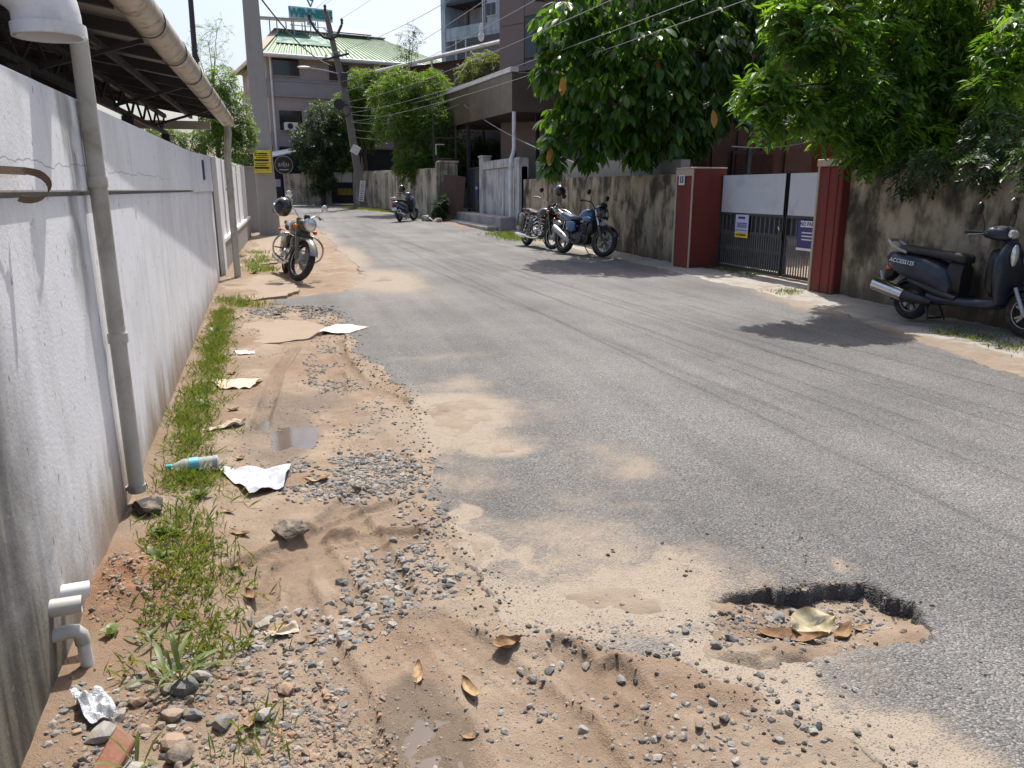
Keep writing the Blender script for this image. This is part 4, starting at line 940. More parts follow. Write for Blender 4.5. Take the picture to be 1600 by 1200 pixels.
lettering('adju', .36, M_GALV, sg, frame_mx(Vector((.10,44.83,2.82))-Vector(sg.location),(1,0,0),(0,0,1)), .004, .0)
s = MB(); s.box(-.12,.34,44.825,44.838,2.52,2.55); s.build('underline', M_WHITEP, sg, True)
s = MB(); s.beam((.12,44.9,3.24),(.12,45.3,3.35),.03,.03); s.build('bracket', M_STEEL, sg, True)
t = thing('beige_house_wall', 'plain beige wall below the round black sign', 'wall', (.6, 44.6, .7))
s = MB(); s.box(.05,1.0,44.4,44.7,.4,2.32); s.build('wall_face', M_BEIGEW, t, True); s = MB(); s.box(1.003,1.2,44.34,44.72,.4,2.4); s.build('pilaster', M_BEIGEW, t, True)
s = MB(); s.box(1.203,2.1,44.45,44.7,.4,2.3); s.build('wall_face', M_BEIGEW, t, True)
t = thing('dark_gate_pillar', 'grey brown gate pillar left of the far black gate', 'gate pillar', (2.2, 44.2, .7))
s = MB(); s.box(1.98,2.5,44.0,44.5,.4,2.45); s.build('pillar_body', M_CONC, t, True, bevel=.02); s = MB(); s.box(1.84,1.978,44.05,44.5,.4,2.3); s.build('side_strip', M_BEIGEW, t, True)
t = thing('far_black_gate', 'black gate with yellow spear bars under white sheets at the street end', 'gate', (3.1, 44.2, .7))
for x0 in (2.53,3.1):
    s = MB(); s.box(x0,x0+.55,44.15,44.18,1.88,2.4); s.build('sheet_panel', M_WHITEP, t, True)
s = MB(); s.box(2.52,3.66,44.19,44.22,.75,1.87); s.build('backing_sheet', M_DARK, t, True)
for k in range(16):
    x = 2.58+k*.069
    s = MB(); s.box(x-.012,x+.012,44.15,44.17,1.2 if k>3 else .8,1.55); s.build('bar', M_YEL if k > 3 else M_STEEL, t, True)
s = MB(); s.beam((2.52,44.16,.8),(3.66,44.16,.8),.04,.04); s.beam((2.52,44.16,1.85),(3.66,44.16,1.85),.04,.04); s.build('rails', M_STEEL, t, True)
t = thing('white_gate_pillar', 'off-white gate pillar behind the leaning utility pole', 'gate pillar', (3.9, 44, .7))
s = MB(); s.box(3.68,4.15,43.9,44.4,.4,2.2); s.build('pillar_body', M_PALEW, t, True, bevel=.02); s = MB(); s.prism([(3.68,2.2),(4.15,2.2),(3.72,2.45)],43.9,44.4,(0,2,1)); s.build('sloping_cap', M_PALEW, t, True)
t = rough_wall('stained_beige_wall', 'long stained beige wall with piers behind the blue scooter', (4.15,43.6), (5.75,30.7), .2, .2, 2.45, 2.3, M_BEIGEW, seed=4, step=.4)
for k in range(6):
    f = .06+k*.175; x = 4.15+1.6*f; y = 43.6-12.9*f
    s = MB(); s.box(x-.14,x+.1,y-.16,y+.16,.2,2.3); s.build('pier', M_BEIGEW, t, True, bevel=.01)
rough_wall('street_end_wall', 'low wall closing the view at the far left of the junction', (-14,47.5), (-3.3,47.2), .2, .4, 2.6, 2.6, M_PALEW, seed=5, step=.6)

M_OLDC = weathered('old_dark_concrete', (.19,.18,.165), (.10,.095,.085), streak=.5, seed=17, bump=.5)
# leaning utility pole with arms
t = thing('leaning_utility_pole', 'leaning tapered concrete utility pole in front of the green roofed building', 'utility pole', (3.8, 40, .6))
s = MB(); s.loft([sq(3.86,40,.3,.2,.16), sq(3.19,40,5.87,.16,.13), sq(2.46,40,9.6,.11,.09)]); s.build('shaft', M_OLDC, t, True, bevel=.02)
s = MB(); s.tube([(1.72,40-.12,9.15),(1.95,39.88,8.75),(2.3,39.85,8.42),(2.62,39.85,8.36),(2.9,39.86,8.5),(3.16,39.88,9.0)],.06,8); s.build('curved_arm', M_STEEL, t, True)
for (x, z) in ((1.70,9.3),(3.18,9.17),(2.44,9.72)):
    s = MB(); s.lathe([(.03,-.16),(.07,-.08),(.05,-.02),(.08,.05),(.04,.12)],10,Matrix.Translation((x,39.88,z))); s.build('insulator', M_BLACKP, t, True)
s = MB(); s.beam((2.2,39.85,7.42),(3.45,39.85,7.76),.09,.09); s.build('cross_arm', M_STEEL, t, True)
for k in range(4):
    x = 2.35+k*.32
    s = MB(); s.lathe([(.03,0),(.06,.05),(.04,.1),(.06,.15),(.02,.2)],8,Matrix.Translation((x,39.85,7.50+k*.085))); s.build('insulator', M_PVCW, t, True)
s = MB(); s.tube([(2.9,39.85,6.85),(2.2,39.8,6.98),(1.55,39.75,7.03)],.03,6); s.build('lamp_arm', M_GALV, t, True)
s = MB(); s.ell((1.32,39.73,7.05),(.32,.12,.06),12,7); s.build('street_lamp', M_PVCW, t, True)
s = MB(); s.box(3.0,3.3,39.75,39.86,6.3,6.9); s.build('junction_box', M_STEEL, t, True, bevel=.01)
s = MB(); M4 = frame_mx((3.52,39.78,3.38),(.86,0,-.5),(.5,0,.86)); s.M = M4; s.box(-.2,.2,-.2,.2,-.05,.05); s.build('meter_box', M_WHITEP, t, True, bevel=.01)
s = MB(); s.lathe([(.02,-.03),(.26,-.03),(.26,.03),(.02,.03)],16,Matrix.Translation((2.85,39.8,5.45))@Matrix.Rotation(R(90),4,'X')); s.lathe([(.26,-.02),(.3,-.02),(.3,.02),(.26,.02)],16,Matrix.Translation((3.1,39.82,5.2))@Matrix.Rotation(R(80),4,'X'),closed=True); s.build('cable_coil', M_BLACKP, t, True)
sg = thing('pole_number_board', 'narrow white number board on the foot of the leaning pole', 'sign', (3.75, 39.7, 1.3))
M4 = frame_mx((3.74,39.74,1.42),(1,0,-.14),(.12,0,1)) ; s = MB(); s.M = M4; s.box(-.13,.13,-.5,.5,-.01,.01); s.build('board', M_WHITEP, sg, True)
for k in range(9):
    s = MB(); s.M = M4; yk = .40-.1*k; wk = .09 if k % 3 else .065; s.box(-wk,wk,yk-.018,yk+.012,.011,.014); s.build('printed_mark', M_INK, sg, True)

# ---- overhead wires
M_WIRE = plain('wire', (.16,.16,.165), .5, bump=0); M_WIREL = plain('pale_cable', (.24,.24,.25), .5, bump=0)
def wire(label, a, b, sag, r, mat, grp='overhead wires along the street'):
    a = Vector(a); b = Vector(b); pts = []
    for i in range(25):
        f = i/24; p = a.lerp(b, f); p.z -= sag*4*f*(1-f); pts.append(p)
    s = MB(); s.tube(pts, r, 5); o = s.build('overhead_wire', mat, None); props(o, label, 'wire', grp); return o

# ================================================================== MOTORCYCLES AND SCOOTERS (local: +X forward, +Y left, +Z up)
M_TYRE = plain('tyre_rubber', (.02,.02,.021), .8, var=.3, bump=.2, dirt=(.14,.11,.085), dirt_amt=.55, dirt_sc=9)
M_CHROME = plain('chrome', (.72,.72,.72), .14, metal=1, var=.06, bump=0, dirt=(.3,.26,.22), dirt_amt=.35, dirt_sc=12)
M_ALU = plain('cast_aluminium', (.42,.42,.43), .4, metal=.8, var=.12, dirt=(.12,.1,.08), dirt_amt=.5, dirt_sc=10)
M_ENG = plain('engine_dark', (.06,.06,.063), .5, metal=.5, var=.3, bump=.2, dirt=(.14,.11,.08), dirt_amt=.4, dirt_sc=12)
M_SEAT = plain('seat_vinyl', (.022,.022,.024), .55, var=.2, bump=.3, bs=160, dirt=(.12,.1,.08), dirt_amt=.3)
M_OLIVE = plain('olive_green_paint', (.115,.115,.075), .3, var=.08, bump=0, coat=.6, dirt=(.25,.2,.14), dirt_amt=.3, dirt_sc=6)
M_SILVP = plain('silver_grey_paint', (.25,.25,.215), .25, metal=.4, var=.06, bump=0, coat=.5, dirt=(.3,.25,.18), dirt_amt=.3, dirt_sc=6)
M_BLKP = plain('black_gloss_paint', (.012,.012,.013), .22, var=.1, bump=0, coat=.7, dirt=(.12,.1,.08), dirt_amt=.25, dirt_sc=6)
M_BLUP = plain('blue_paint', (.045,.12,.24), .28, metal=.3, var=.08, bump=0, coat=.6, dirt=(.14,.14,.14), dirt_amt=.3, dirt_sc=6)
M_NAVYM = plain('matt_navy_paint', (.020,.028,.046), .42, metal=.2, var=.1, bump=0, coat=.2, dirt=(.10,.09,.08), dirt_amt=.35, dirt_sc=5)
M_AMBER = plain('amber_lens', (.60,.13,.02), .2, bump=0, coat=.5)
M_REDL = plain('red_lens', (.35,.02,.015), .2, bump=0, coat=.5)
n = NT('headlamp_glass'); n.set(col=(.75,.76,.74), rough=.08, metal=.55, spec=.8, nrm=n.bump(n.ma('SINE', n.ma('MULTIPLY', n.sep(n.obj())[1], 260)), .3, .003)); M_LENS = n.m
RX = lambda a: Matrix.Rotation(R(a),4,'X'); RYm = lambda a: Matrix.Rotation(R(a),4,'Y'); RZ = lambda a: Matrix.Rotation(R(a),4,'Z'); TR = lambda *v: Matrix.Translation(v)

def wheel(parent, name, x, Rw, tw, S=None, spokes=True, rimmat=None, disc=False, drum=False):
    base = (S if S is not None else Matrix.Identity(4)) @ TR(x,0,Rw) @ RX(90)
    s = MB(); h = tw*.55; pr = [(Rw-h+h*math.cos(a)*1.0, tw*.5*math.sin(a)) for a in [2*math.pi*k/12 for k in range(12)]]
    s.lathe(pr, 40, base, closed=True); tw_ = s.build(name, M_TYRE, parent)
    rr = Rw-h*1.75; rm_ = rimmat or M_CHROME
    s = MB(); s.lathe([(rr,-tw*.34),(rr+.022,-tw*.42),(rr+.03,-tw*.36),(rr+.012,0),(rr+.03,tw*.36),(rr+.022,tw*.42),(rr,tw*.34),(rr-.008,0)], 40, base, closed=True); s.build('rim', rm_, tw_)
    s = MB(); hr = .075 if drum else .045; s.lathe([(.012,-.07),(hr,-.065),(hr,.05),(.03,.075),(.012,.08)], 20, base); s.build('hub', M_ALU, tw_)
    s = MB()
    if spokes:
        for k in range(32):
            a = 2*math.pi*k/32; sg_ = 1 if k%2 else -1; a2 = a+sg_*.32*(1 if k%4<2 else -1)
            s.tube([base @ Vector((hr*math.cos(a),hr*math.sin(a),sg_*.05)), base @ Vector((rr*math.cos(a2),rr*math.sin(a2),0))], .0022, 4)
        s.build('spokes', M_ALU, tw_)
    else:
        for k in range(5):
            a = 2*math.pi*k/5
            for da in (-.16,.16):
                s.beam(base @ Vector((hr*.8*math.cos(a),hr*.8*math.sin(a),0)), base @ Vector((rr*math.cos(a+da),rr*math.sin(a+da),0)), .022, .03, base.to_3x3() @ Vector((0,0,1)))
        s.build('alloy_spokes', rm_, tw_)
    if disc:
        s = MB(); s.lathe([(.06,-.062),(.14,-.062),(.14,-.058),(.06,-.058)], 28, base, closed=True); s.build('brake_disc', M_GALV, tw_)
    return tw_
def fender(parent, x, Rw, gap, wd, a0, a1, mat, S=None, name='mudguard'):
    base = (S if S is not None else Matrix.Identity(4)) @ TR(x,0,Rw); rings = []; N_ = 18
    for i in range(N_+1):
        a = R(a0+(a1-a0)*i/N_); ring = []
        for (sgn, dr) in ((1,0),(-1,-.004)):
            for k in range(9):
                y = (-1+2*k/8)*sgn; r_ = Rw+gap-.045*abs(y)**2.2+dr
                ring.append(base @ Vector((r_*math.cos(a), y*wd/2, r_*math.sin(a))))
        rings.append(ring)
    s = MB(); s.loft(rings); return s.build(name, mat, parent)
def sup(x, zc, hw, hh, p=2.4, n=16, yc=0, tilt=0):
    out = []
    for k in range(n):
        a = 2*math.pi*k/n; c_, s_ = math.cos(a), math.sin(a)
        dz = hh*math.copysign(abs(s_)**(2/p), s_); out.append(Vector((x+tilt*dz, yc+hw*math.copysign(abs(c_)**(2/p), c_), zc+dz)))
    return out
def body(parent, name, secs, mat, S=None, p=2.4, n=16):
    rings = [sup(*q[:4], q[4] if len(q) > 4 else p, n, q[5] if len(q) > 5 else 0, q[6] if len(q) > 6 else 0) for q in secs]
    s = MB(); s.M = S; s.loft(rings); return s.build(name, mat, parent, smooth=50)
def tubes(parent, name, paths, r, mat, S=None, n=8):
    s = MB(); s.M = S
    for p in paths: s.tube(p, r, n)
    return s.build(name, mat, parent)
def smoothpath(P, m=6):
    """Catmull-Rom through points"""
    P = [Vector(p) for p in P]; Q = [P[0]*2-P[1]]+P+[P[-1]*2-P[-2]]; out = []
    for i in range(1, len(Q)-2):
        for k in range(m):
            t_ = k/m; a, b, c, d = Q[i-1], Q[i], Q[i+1], Q[i+2]
            out.append(.5*((2*b)+(-a+c)*t_+(2*a-5*b+4*c-d)*t_*t_+(-a+3*b-3*c+d)*t_**3))
    out.append(P[-1]); return out
def steer_mx(xf, Rw, rake, steer, htop):
    """rotation about the steering axis"""
    ax = Vector((-math.sin(R(rake)),0,math.cos(R(rake)))); p0 = Vector((xf-.04,0,Rw))
    return Matrix.Translation(p0) @ Matrix.Rotation(R(steer),4,ax) @ Matrix.Translation(-p0)

def motorcycle(name, label, cfg):
    t = thing(name, label, 'motorcycle'); g = cfg.get; WB = cfg['wb']; xf = WB*.53; xr_ = -WB*.47
    Rf, Rr = cfg['rf'], cfg['rr']; S = steer_mx(xf, Rf, 26, cfg['steer'], 1.0)
    sp = cfg['spoke']; paint = cfg['paint']
    wheel(t, 'front_wheel', xf, Rf, cfg['tf'], S, sp, cfg.get('rim'), disc=True, drum=cfg.get('drum', False))
    wheel(t, 'rear_wheel', xr_, Rr, cfg['tr'], None, sp, cfg.get('rim'), drum=True)
    fender(t, xf, Rf, .035, cfg['tf']*1.45, 20, 175 if sp else 140, cfg['fpaint'], S, 'front_mudguard')
    fender(t, xr_, Rr, .045, cfg['tr']*1.5, 15, 178 if sp else 150, cfg.get('rpaint', paint), None, 'rear_mudguard')
    tk = math.tan(R(26)); top = 1.02
    for sd in (-1,1):
        y = sd*.09
        fk = tubes(t, 'fork_leg', [[(xf,y,Rf),(xf-(.62-Rf)*tk,y,.62)]], .031, cfg['fork'], S, 12); tubes(fk, 'fork_tube', [[(xf-(.58-Rf)*tk,y,.58),(xf-(.93-Rf)*tk,y,.93)]], .021 if not sp else .036, M_CHROME if not sp else cfg['fork'], S, 12)
    hx = xf-(.86-Rf)*tk
    # headlamp
    hl = MB(); hl.M = S; Mx = TR(hx+.17,0,cfg['hz']) @ RYm(90-6); rad = cfg['hr']
    if sp:
        hl.lathe([(.03,-.17),(rad*.7,-.13),(rad*.95,-.05),(rad*1.04,.0),(rad*1.04,.018),(rad*.96,.02)], 26, Mx); hl = hl.build('headlamp_shell', cfg['hpaint'], t)
        s = MB(); s.M = S; s.lathe([(rad*1.0,.012),(rad*1.05,.012),(rad*1.05,.032),(rad*.97,.034)], 26, Mx, closed=True); s.build('chrome_ring', M_CHROME, hl)
        s = MB(); s.M = S; s.lathe([(rad*.98,.022),(rad*.8,.036),(rad*.4,.046),(.005,.05)], 26, Mx); s.build('lens', M_LENS, hl)
        body(t, 'fork_shroud', [(hx-.02,.80,.10,.12),(hx+.05,.84,.13,.11),(hx+.09,.86,.10,.08)], cfg['fork'], S)
    else:
        hl = body(t, 'headlamp_cowl', [(hx-.04,.93,.09,.10),(hx+.06,.92,.125,.14),(hx+.15,.88,.11,.13),(hx+.21,.84,.07,.08)], cfg['hpaint'], S)
        s = MB(); s.M = S; s.ell((hx+.175,0,.86),(.05,.085,.075)); s.build('lens', M_LENS, hl)
        s = MB(); s.M = S; s.prism([(hx+.02,1.02),(hx+.1,1.09),(hx+.12,1.02)],-.09,.09,(0,2,1)); s.build('fly_screen', M_BLACKP, hl)
    # handlebar, grips, levers, mirrors
    hbx = xf-(.98-Rf)*tk-.02; hz = cfg['bar']; P1 = [(hbx,0,hz-.07),(hbx+.01,.09,hz-.06),(hbx-.01,.2,hz+.03),(hbx-.09,.33,hz+.04),(hbx-.15,.39,hz+.03)]
    hb = tubes(t, 'handlebar', [smoothpath(P1), smoothpath([(a,-b_,c_) for a,b_,c_ in P1])], .012, M_CHROME if sp else M_BLACKP, S)
    for sd in (-1,1):
        tubes(hb, 'grip', [[(hbx-.08,sd*.315,hz+.042),(hbx-.155,sd*.395,hz+.03)]], .019, M_BLACKP, S, 10)
        tubes(hb, 'lever', [smoothpath([(hbx-.0,sd*.28,hz+.04),(hbx+.0,sd*.34,hz+.03),(hbx-.07,sd*.41,hz+.02)],3)], .006, M_ALU, S, 6)
        mz = cfg['mir']; m_ = tubes(t, 'mirror', [smoothpath([(hbx-.02,sd*.24,hz+.045),(hbx+.0,sd*.26,hz+.13),(hbx-.02,sd*.31,mz-.04)],4)], .006, cfg.get('mirm', M_CHROME), S, 6)
        s = MB(); s.M = S; s.lathe([(.005,-.02),(.04,-.018),(.057,-.004),(.058,.006),(.05,.008),(.005,.008)], 18, TR(hbx-.02,sd*.33,mz) @ RYm(-80)); s.build('mirror_head', cfg.get('mirm', M_CHROME), m_)
        ix = hx+.08; ind = tubes(t, 'front_indicator', [[(ix,sd*.10,.80),(ix,sd*.155,.80)]], .008, M_BLACKP, S, 6)
        s = MB(); s.M = S; s.ell((ix+.012,sd*.18,.80),(.034,.034,.034)); s.build('indicator_lens', M_AMBER, ind)
        ri = tubes(t, 'rear_indicator', [[(xr_-.22,sd*.06,.70),(xr_-.23,sd*.13,.70)]], .008, M_BLACKP, None, 6)
        s = MB(); s.ell((xr_-.235,sd*.15,.70),(.03,.03,.03)); s.build('indicator_lens', M_AMBER, ri)
    s = MB(); s.M = S; s.lathe([(.01,-.03),(.045,-.03),(.05,.01),(.045,.02),(.01,.022)],18,TR(hx+.03,0,.99) @ RYm(-25)); s.build('speedometer', M_BLACKP, t)
    s = MB(); s.M = S; s.box(hx+.13,hx+.138,-.15,.15,.665,.735) if sp else s.box(hx+.2,hx+.208,-.1,.1,.62,.69); np_ = s.build('number_plate', M_BLKP if sp else M_WHITEP, t)
    # frame, engine
    tubes(t, 'frame', [smoothpath([(hx-.06,0,.86),(hx-.16,0,.55),(hx-.26,0,.26),(-.05,0,.22),(-.25,0,.30)]), smoothpath([(hx-.06,0,.88),(-.05,0,.66),(-.4,0,.66),(xr_-.1,0,.72)]), [(-.22,.1,.32),(xr_,.1,Rr)], [(-.22,-.1,.32),(xr_,-.1,Rr)], [(-.05,0,.66),(-.22,0,.3)]], .019, M_BLKP)
    en = body(t, 'crankcase', [(-.30,.34,.10,.09),(-.2,.33,.14,.13),(.0,.33,.15,.13),(.12,.34,.12,.11),(.2,.35,.07,.07)], M_ALU if cfg.get('bright') else M_ENG)
    for k in range(7):
        s = MB(); z = .46+k*.026; s.M = TR(.1,0,z) @ RYm(-12); s.box(-.085,.085,-.085,.085,-.006,.006); s.build('cooling_fin', M_ALU if cfg.get('bright') else M_ENG, en)
    s = MB(); s.box(.04,.15,-.06,.06,.44,.66); s.build('cylinder', M_ENG, en)
    s = MB(); s.lathe([(.01,-.01),(.1,-.01),(.11,.0),(.1,.02),(.02,.03)],22,TR(.02,-.15,.34) @ RX(90)); s.build('clutch_cover', M_CHROME if cfg.get('bright') else M_ENG, en)
    # tank, seat, panels
    if sp:
        body(t, 'fuel_tank', [(.34,.80,.05,.05),(.30,.80,.115,.10),(.18,.80,.145,.125),(.04,.79,.14,.12),(-.10,.77,.105,.09),(-.17,.75,.06,.05)], cfg['tpaint'])
        body(t, 'rider_seat', [(-.14,.76,.07,.045),(-.22,.77,.135,.05),(-.36,.78,.15,.055),(-.46,.80,.13,.06),(-.5,.80,.08,.04)], M_SEAT, p=3)
        body(t, 'pillion_seat', [(-.51,.82,.09,.035),(-.56,.83,.12,.045),(-.72,.84,.115,.045),(-.82,.84,.07,.03)], M_SEAT, p=3)
    else:
        body(t, 'fuel_tank', [(.32,.82,.06,.06),(.28,.83,.13,.11),(.16,.85,.16,.125),(.02,.83,.14,.11),(-.1,.79,.09,.07),(-.15,.78,.05,.04)], cfg['tpaint'])
        body(t, 'tank_shroud', [(.36,.74,.17,.05),(.26,.74,.18,.10),(.1,.74,.16,.07)], cfg['paint'])
        body(t, 'seat', [(-.1,.77,.07,.035),(-.2,.76,.12,.045),(-.36,.76,.14,.05),(-.46,.79,.13,.05),(-.66,.84,.11,.04),(-.76,.86,.06,.025)], cfg.get('seatm', M_SEAT), p=3)
        body(t, 'tail_fairing', [(-.3,.70,.13,.05),(-.5,.73,.13,.06),(-.72,.80,.10,.05),(-.86,.85,.06,.03)], cfg['paint'])
        tubes(t, 'grab_rail', [smoothpath([(-.62,.12,.85),(-.8,.1,.92),(-.86,0,.93),(-.8,-.1,.92),(-.62,-.12,.85)])], .012, cfg.get('rail', M_ALU))
        body(t, 'belly_guard', [(.22,.32,.09,.08),(.1,.26,.1,.06),(-.1,.24,.08,.04)], M_BLACKP)
        body(t, 'front_side_guard', [(hx-.05,.62,.1,.14),(hx-.14,.58,.12,.16),(hx-.22,.5,.08,.1)], M_BLACKP)
    for sd in (-1,1):
        body(t, 'side_panel', [(-.16,.58,.03,.06,2.4,sd*.10),(-.24,.57,.045,.12,2.4,sd*.11),(-.40,.58,.045,.11,2.4,sd*.11),(-.48,.60,.02,.06,2.4,sd*.10)], cfg['paint'])
        sh = tubes(t, 'shock_absorber', [[(xr_+.03,sd*.13,Rr+.02),(xr_+.12,sd*.13,.68)]], .016, M_CHROME, None, 8)
        s = MB(); pts = [(xr_+.05+.07*k/40+.0, sd*.13, Rr+.1+.22*k/40) for k in range(41)]
        s.tube([(p[0]+.028*math.cos(k*1.1), p[1]+.028*math.sin(k*1.1), p[2]) for k, p in enumerate(pts)], .005, 5); s.build('spring', M_CHROME if sp else M_BLACKP, sh)
        tubes(t, 'footrest', [[(-.05,sd*.12,.30),(-.05,sd*.25,.30)]], .012, M_BLACKP, None, 6); tubes(t, 'footrest', [[(-.42,sd*.14,.42),(-.44,sd*.26,.42)]], .012, M_BLACKP, None, 6)
    # exhaust on the right
    if sp:
        ex = tubes(t, 'exhaust_pipe', [smoothpath([(.17,-.05,.52),(.27,-.08,.44),(.25,-.13,.27),(.08,-.16,.21),(-.2,-.17,.21),(-.35,-.17,.22)])], .021, M_CHROME, None, 10)
        s = MB(); s.tube([(-.34,-.17,.22),(-.42,-.175,.225),(-.85,-.18,.255),(-.95,-.18,.262)],[.028,.045,.05,.038],14); s.build('silencer', M_CHROME, ex)
    else:
        ex = tubes(t, 'exhaust_pipe', [smoothpath([(.17,-.05,.48),(.24,-.08,.38),(.2,-.12,.24),(-.05,-.14,.22),(-.25,-.16,.27)])], .021, M_ENG, None, 10)
        s = MB(); s.tube([(-.22,-.17,.26),(-.32,-.18,.31),(-.68,-.2,.50),(-.76,-.2,.545)],[.035,.062,.066,.05],16); s.build('silencer', M_ALU, ex)
    if g('guard'):
        for sd in (-1,1):
            tubes(t, 'crash_guard', [smoothpath([(hx-.13,sd*.03,.66),(hx-.09,sd*.22,.69),(hx-.09,sd*.34,.60),(hx-.1,sd*.385,.48),(hx-.12,sd*.34,.34),(hx-.17,sd*.2,.27),(hx-.22,sd*.05,.25)],5)], .0155, g('guard'), None, 10)
        if g('ladder'):
            for k in range(4):
                tubes(t, 'guard_strip', [smoothpath([(hx-.10,-.10,.64-k*.085),(hx-.16,-.25,.66-k*.085),(hx-.30,-.28,.60-k*.085)],4)], .016, M_CHROME, None, 8)
    tl = MB(); tl.ell((xr_-.27,0,.74 if sp else .80),(.035,.06,.04)); tl.build('tail_lamp', M_REDL, t)
    s = MB(); s.M = TR(xr_-.32,0,.58) @ RYm(-12); s.box(-.004,.004,-.1,.1,-.09,.09); s.build('rear_number_plate', M_WHITEP, t)
    tubes(t, 'side_stand', [[(-.08,.1,.24),(-.02,.24,.03)],[(-.03,.24,.015),(.03,.27,.015)]], .011, M_BLACKP, None, 6)
    if g('rack'):
        tubes(t, 'rear_carrier', [smoothpath([(-.5,.12,.84),(-.9,.12,.86),(-.96,0,.87),(-.9,-.12,.86),(-.5,-.12,.84)],4)], .011, M_BLACKP)
        for sd in (-1,1): body(t, 'pannier_guard', [(-.5,.56,.015,.14,3,sd*.2),(-.62,.56,.03,.2,3,sd*.21),(-.86,.56,.03,.2,3,sd*.21),(-.9,.56,.01,.16,3,sd*.2)], M_BLKP)
    return t
def place(t, front, heading, wb, lean):
    """put the front tyre's contact point at `front`; heading = direction of travel"""
    h = Vector((heading[0], heading[1], 0)).normalized(); p = Vector((front[0], front[1], 0)) - h*wb*.53
    t.location = (p.x, p.y, sz(p.x, p.y)+.004); rz = math.atan2(h.y, h.x); t.rotation_euler = (R(-lean), 0, rz)

b1 = motorcycle('motorcycle', 'olive retro motorcycle with crash guard facing the camera on the dirt edge', dict(wb=1.39, rf=.325, rr=.325, tf=.10, tr=.115, steer=24, spoke=True, paint=M_OLIVE, tpaint=M_OLIVE, fpaint=M_SILVP, rpaint=M_OLIVE, fork=M_OLIVE, hpaint=M_SILVP, hz=.885, hr=.098, bar=1.02, mir=1.22, guard=M_CHROME, bright=True))
place(b1, (.12,12.28), (.13,-.99), 1.39, 11)
b2 = motorcycle('motorcycle', 'black classic motorcycle with chrome silencer by the mouldy wall', dict(wb=1.39, rf=.325, rr=.32, tf=.10, tr=.12, steer=12, spoke=True, drum=True, paint=M_BLKP, tpaint=M_BLKP, fpaint=M_BLKP, fork=M_BLKP, hpaint=M_BLKP, hz=.885, hr=.095, bar=1.04, mir=1.25, guard=M_BLKP, ladder=True, rack=True, bright=True, mirm=M_BLKP))
place(b2, (5.72,16.6), (.12,-.99), 1.39, 8)
b3 = motorcycle('motorcycle', 'blue commuter motorcycle parked in front of the black one', dict(wb=1.29, rf=.31, rr=.31, tf=.105, tr=.125, steer=14, spoke=False, rim=M_SILVP, paint=M_BLUP, tpaint=M_BLUP, fpaint=M_BLKP, fork=M_BLKP, hpaint=M_BLKP, hz=.9, hr=.09, bar=1.02, mir=1.24, mirm=M_BLKP, seatm=plain('blue_grey_seat', (.09,.13,.17), .4, var=.15)))
place(b3, (6.18,14.75), (.32,-.95), 1.29, 7)

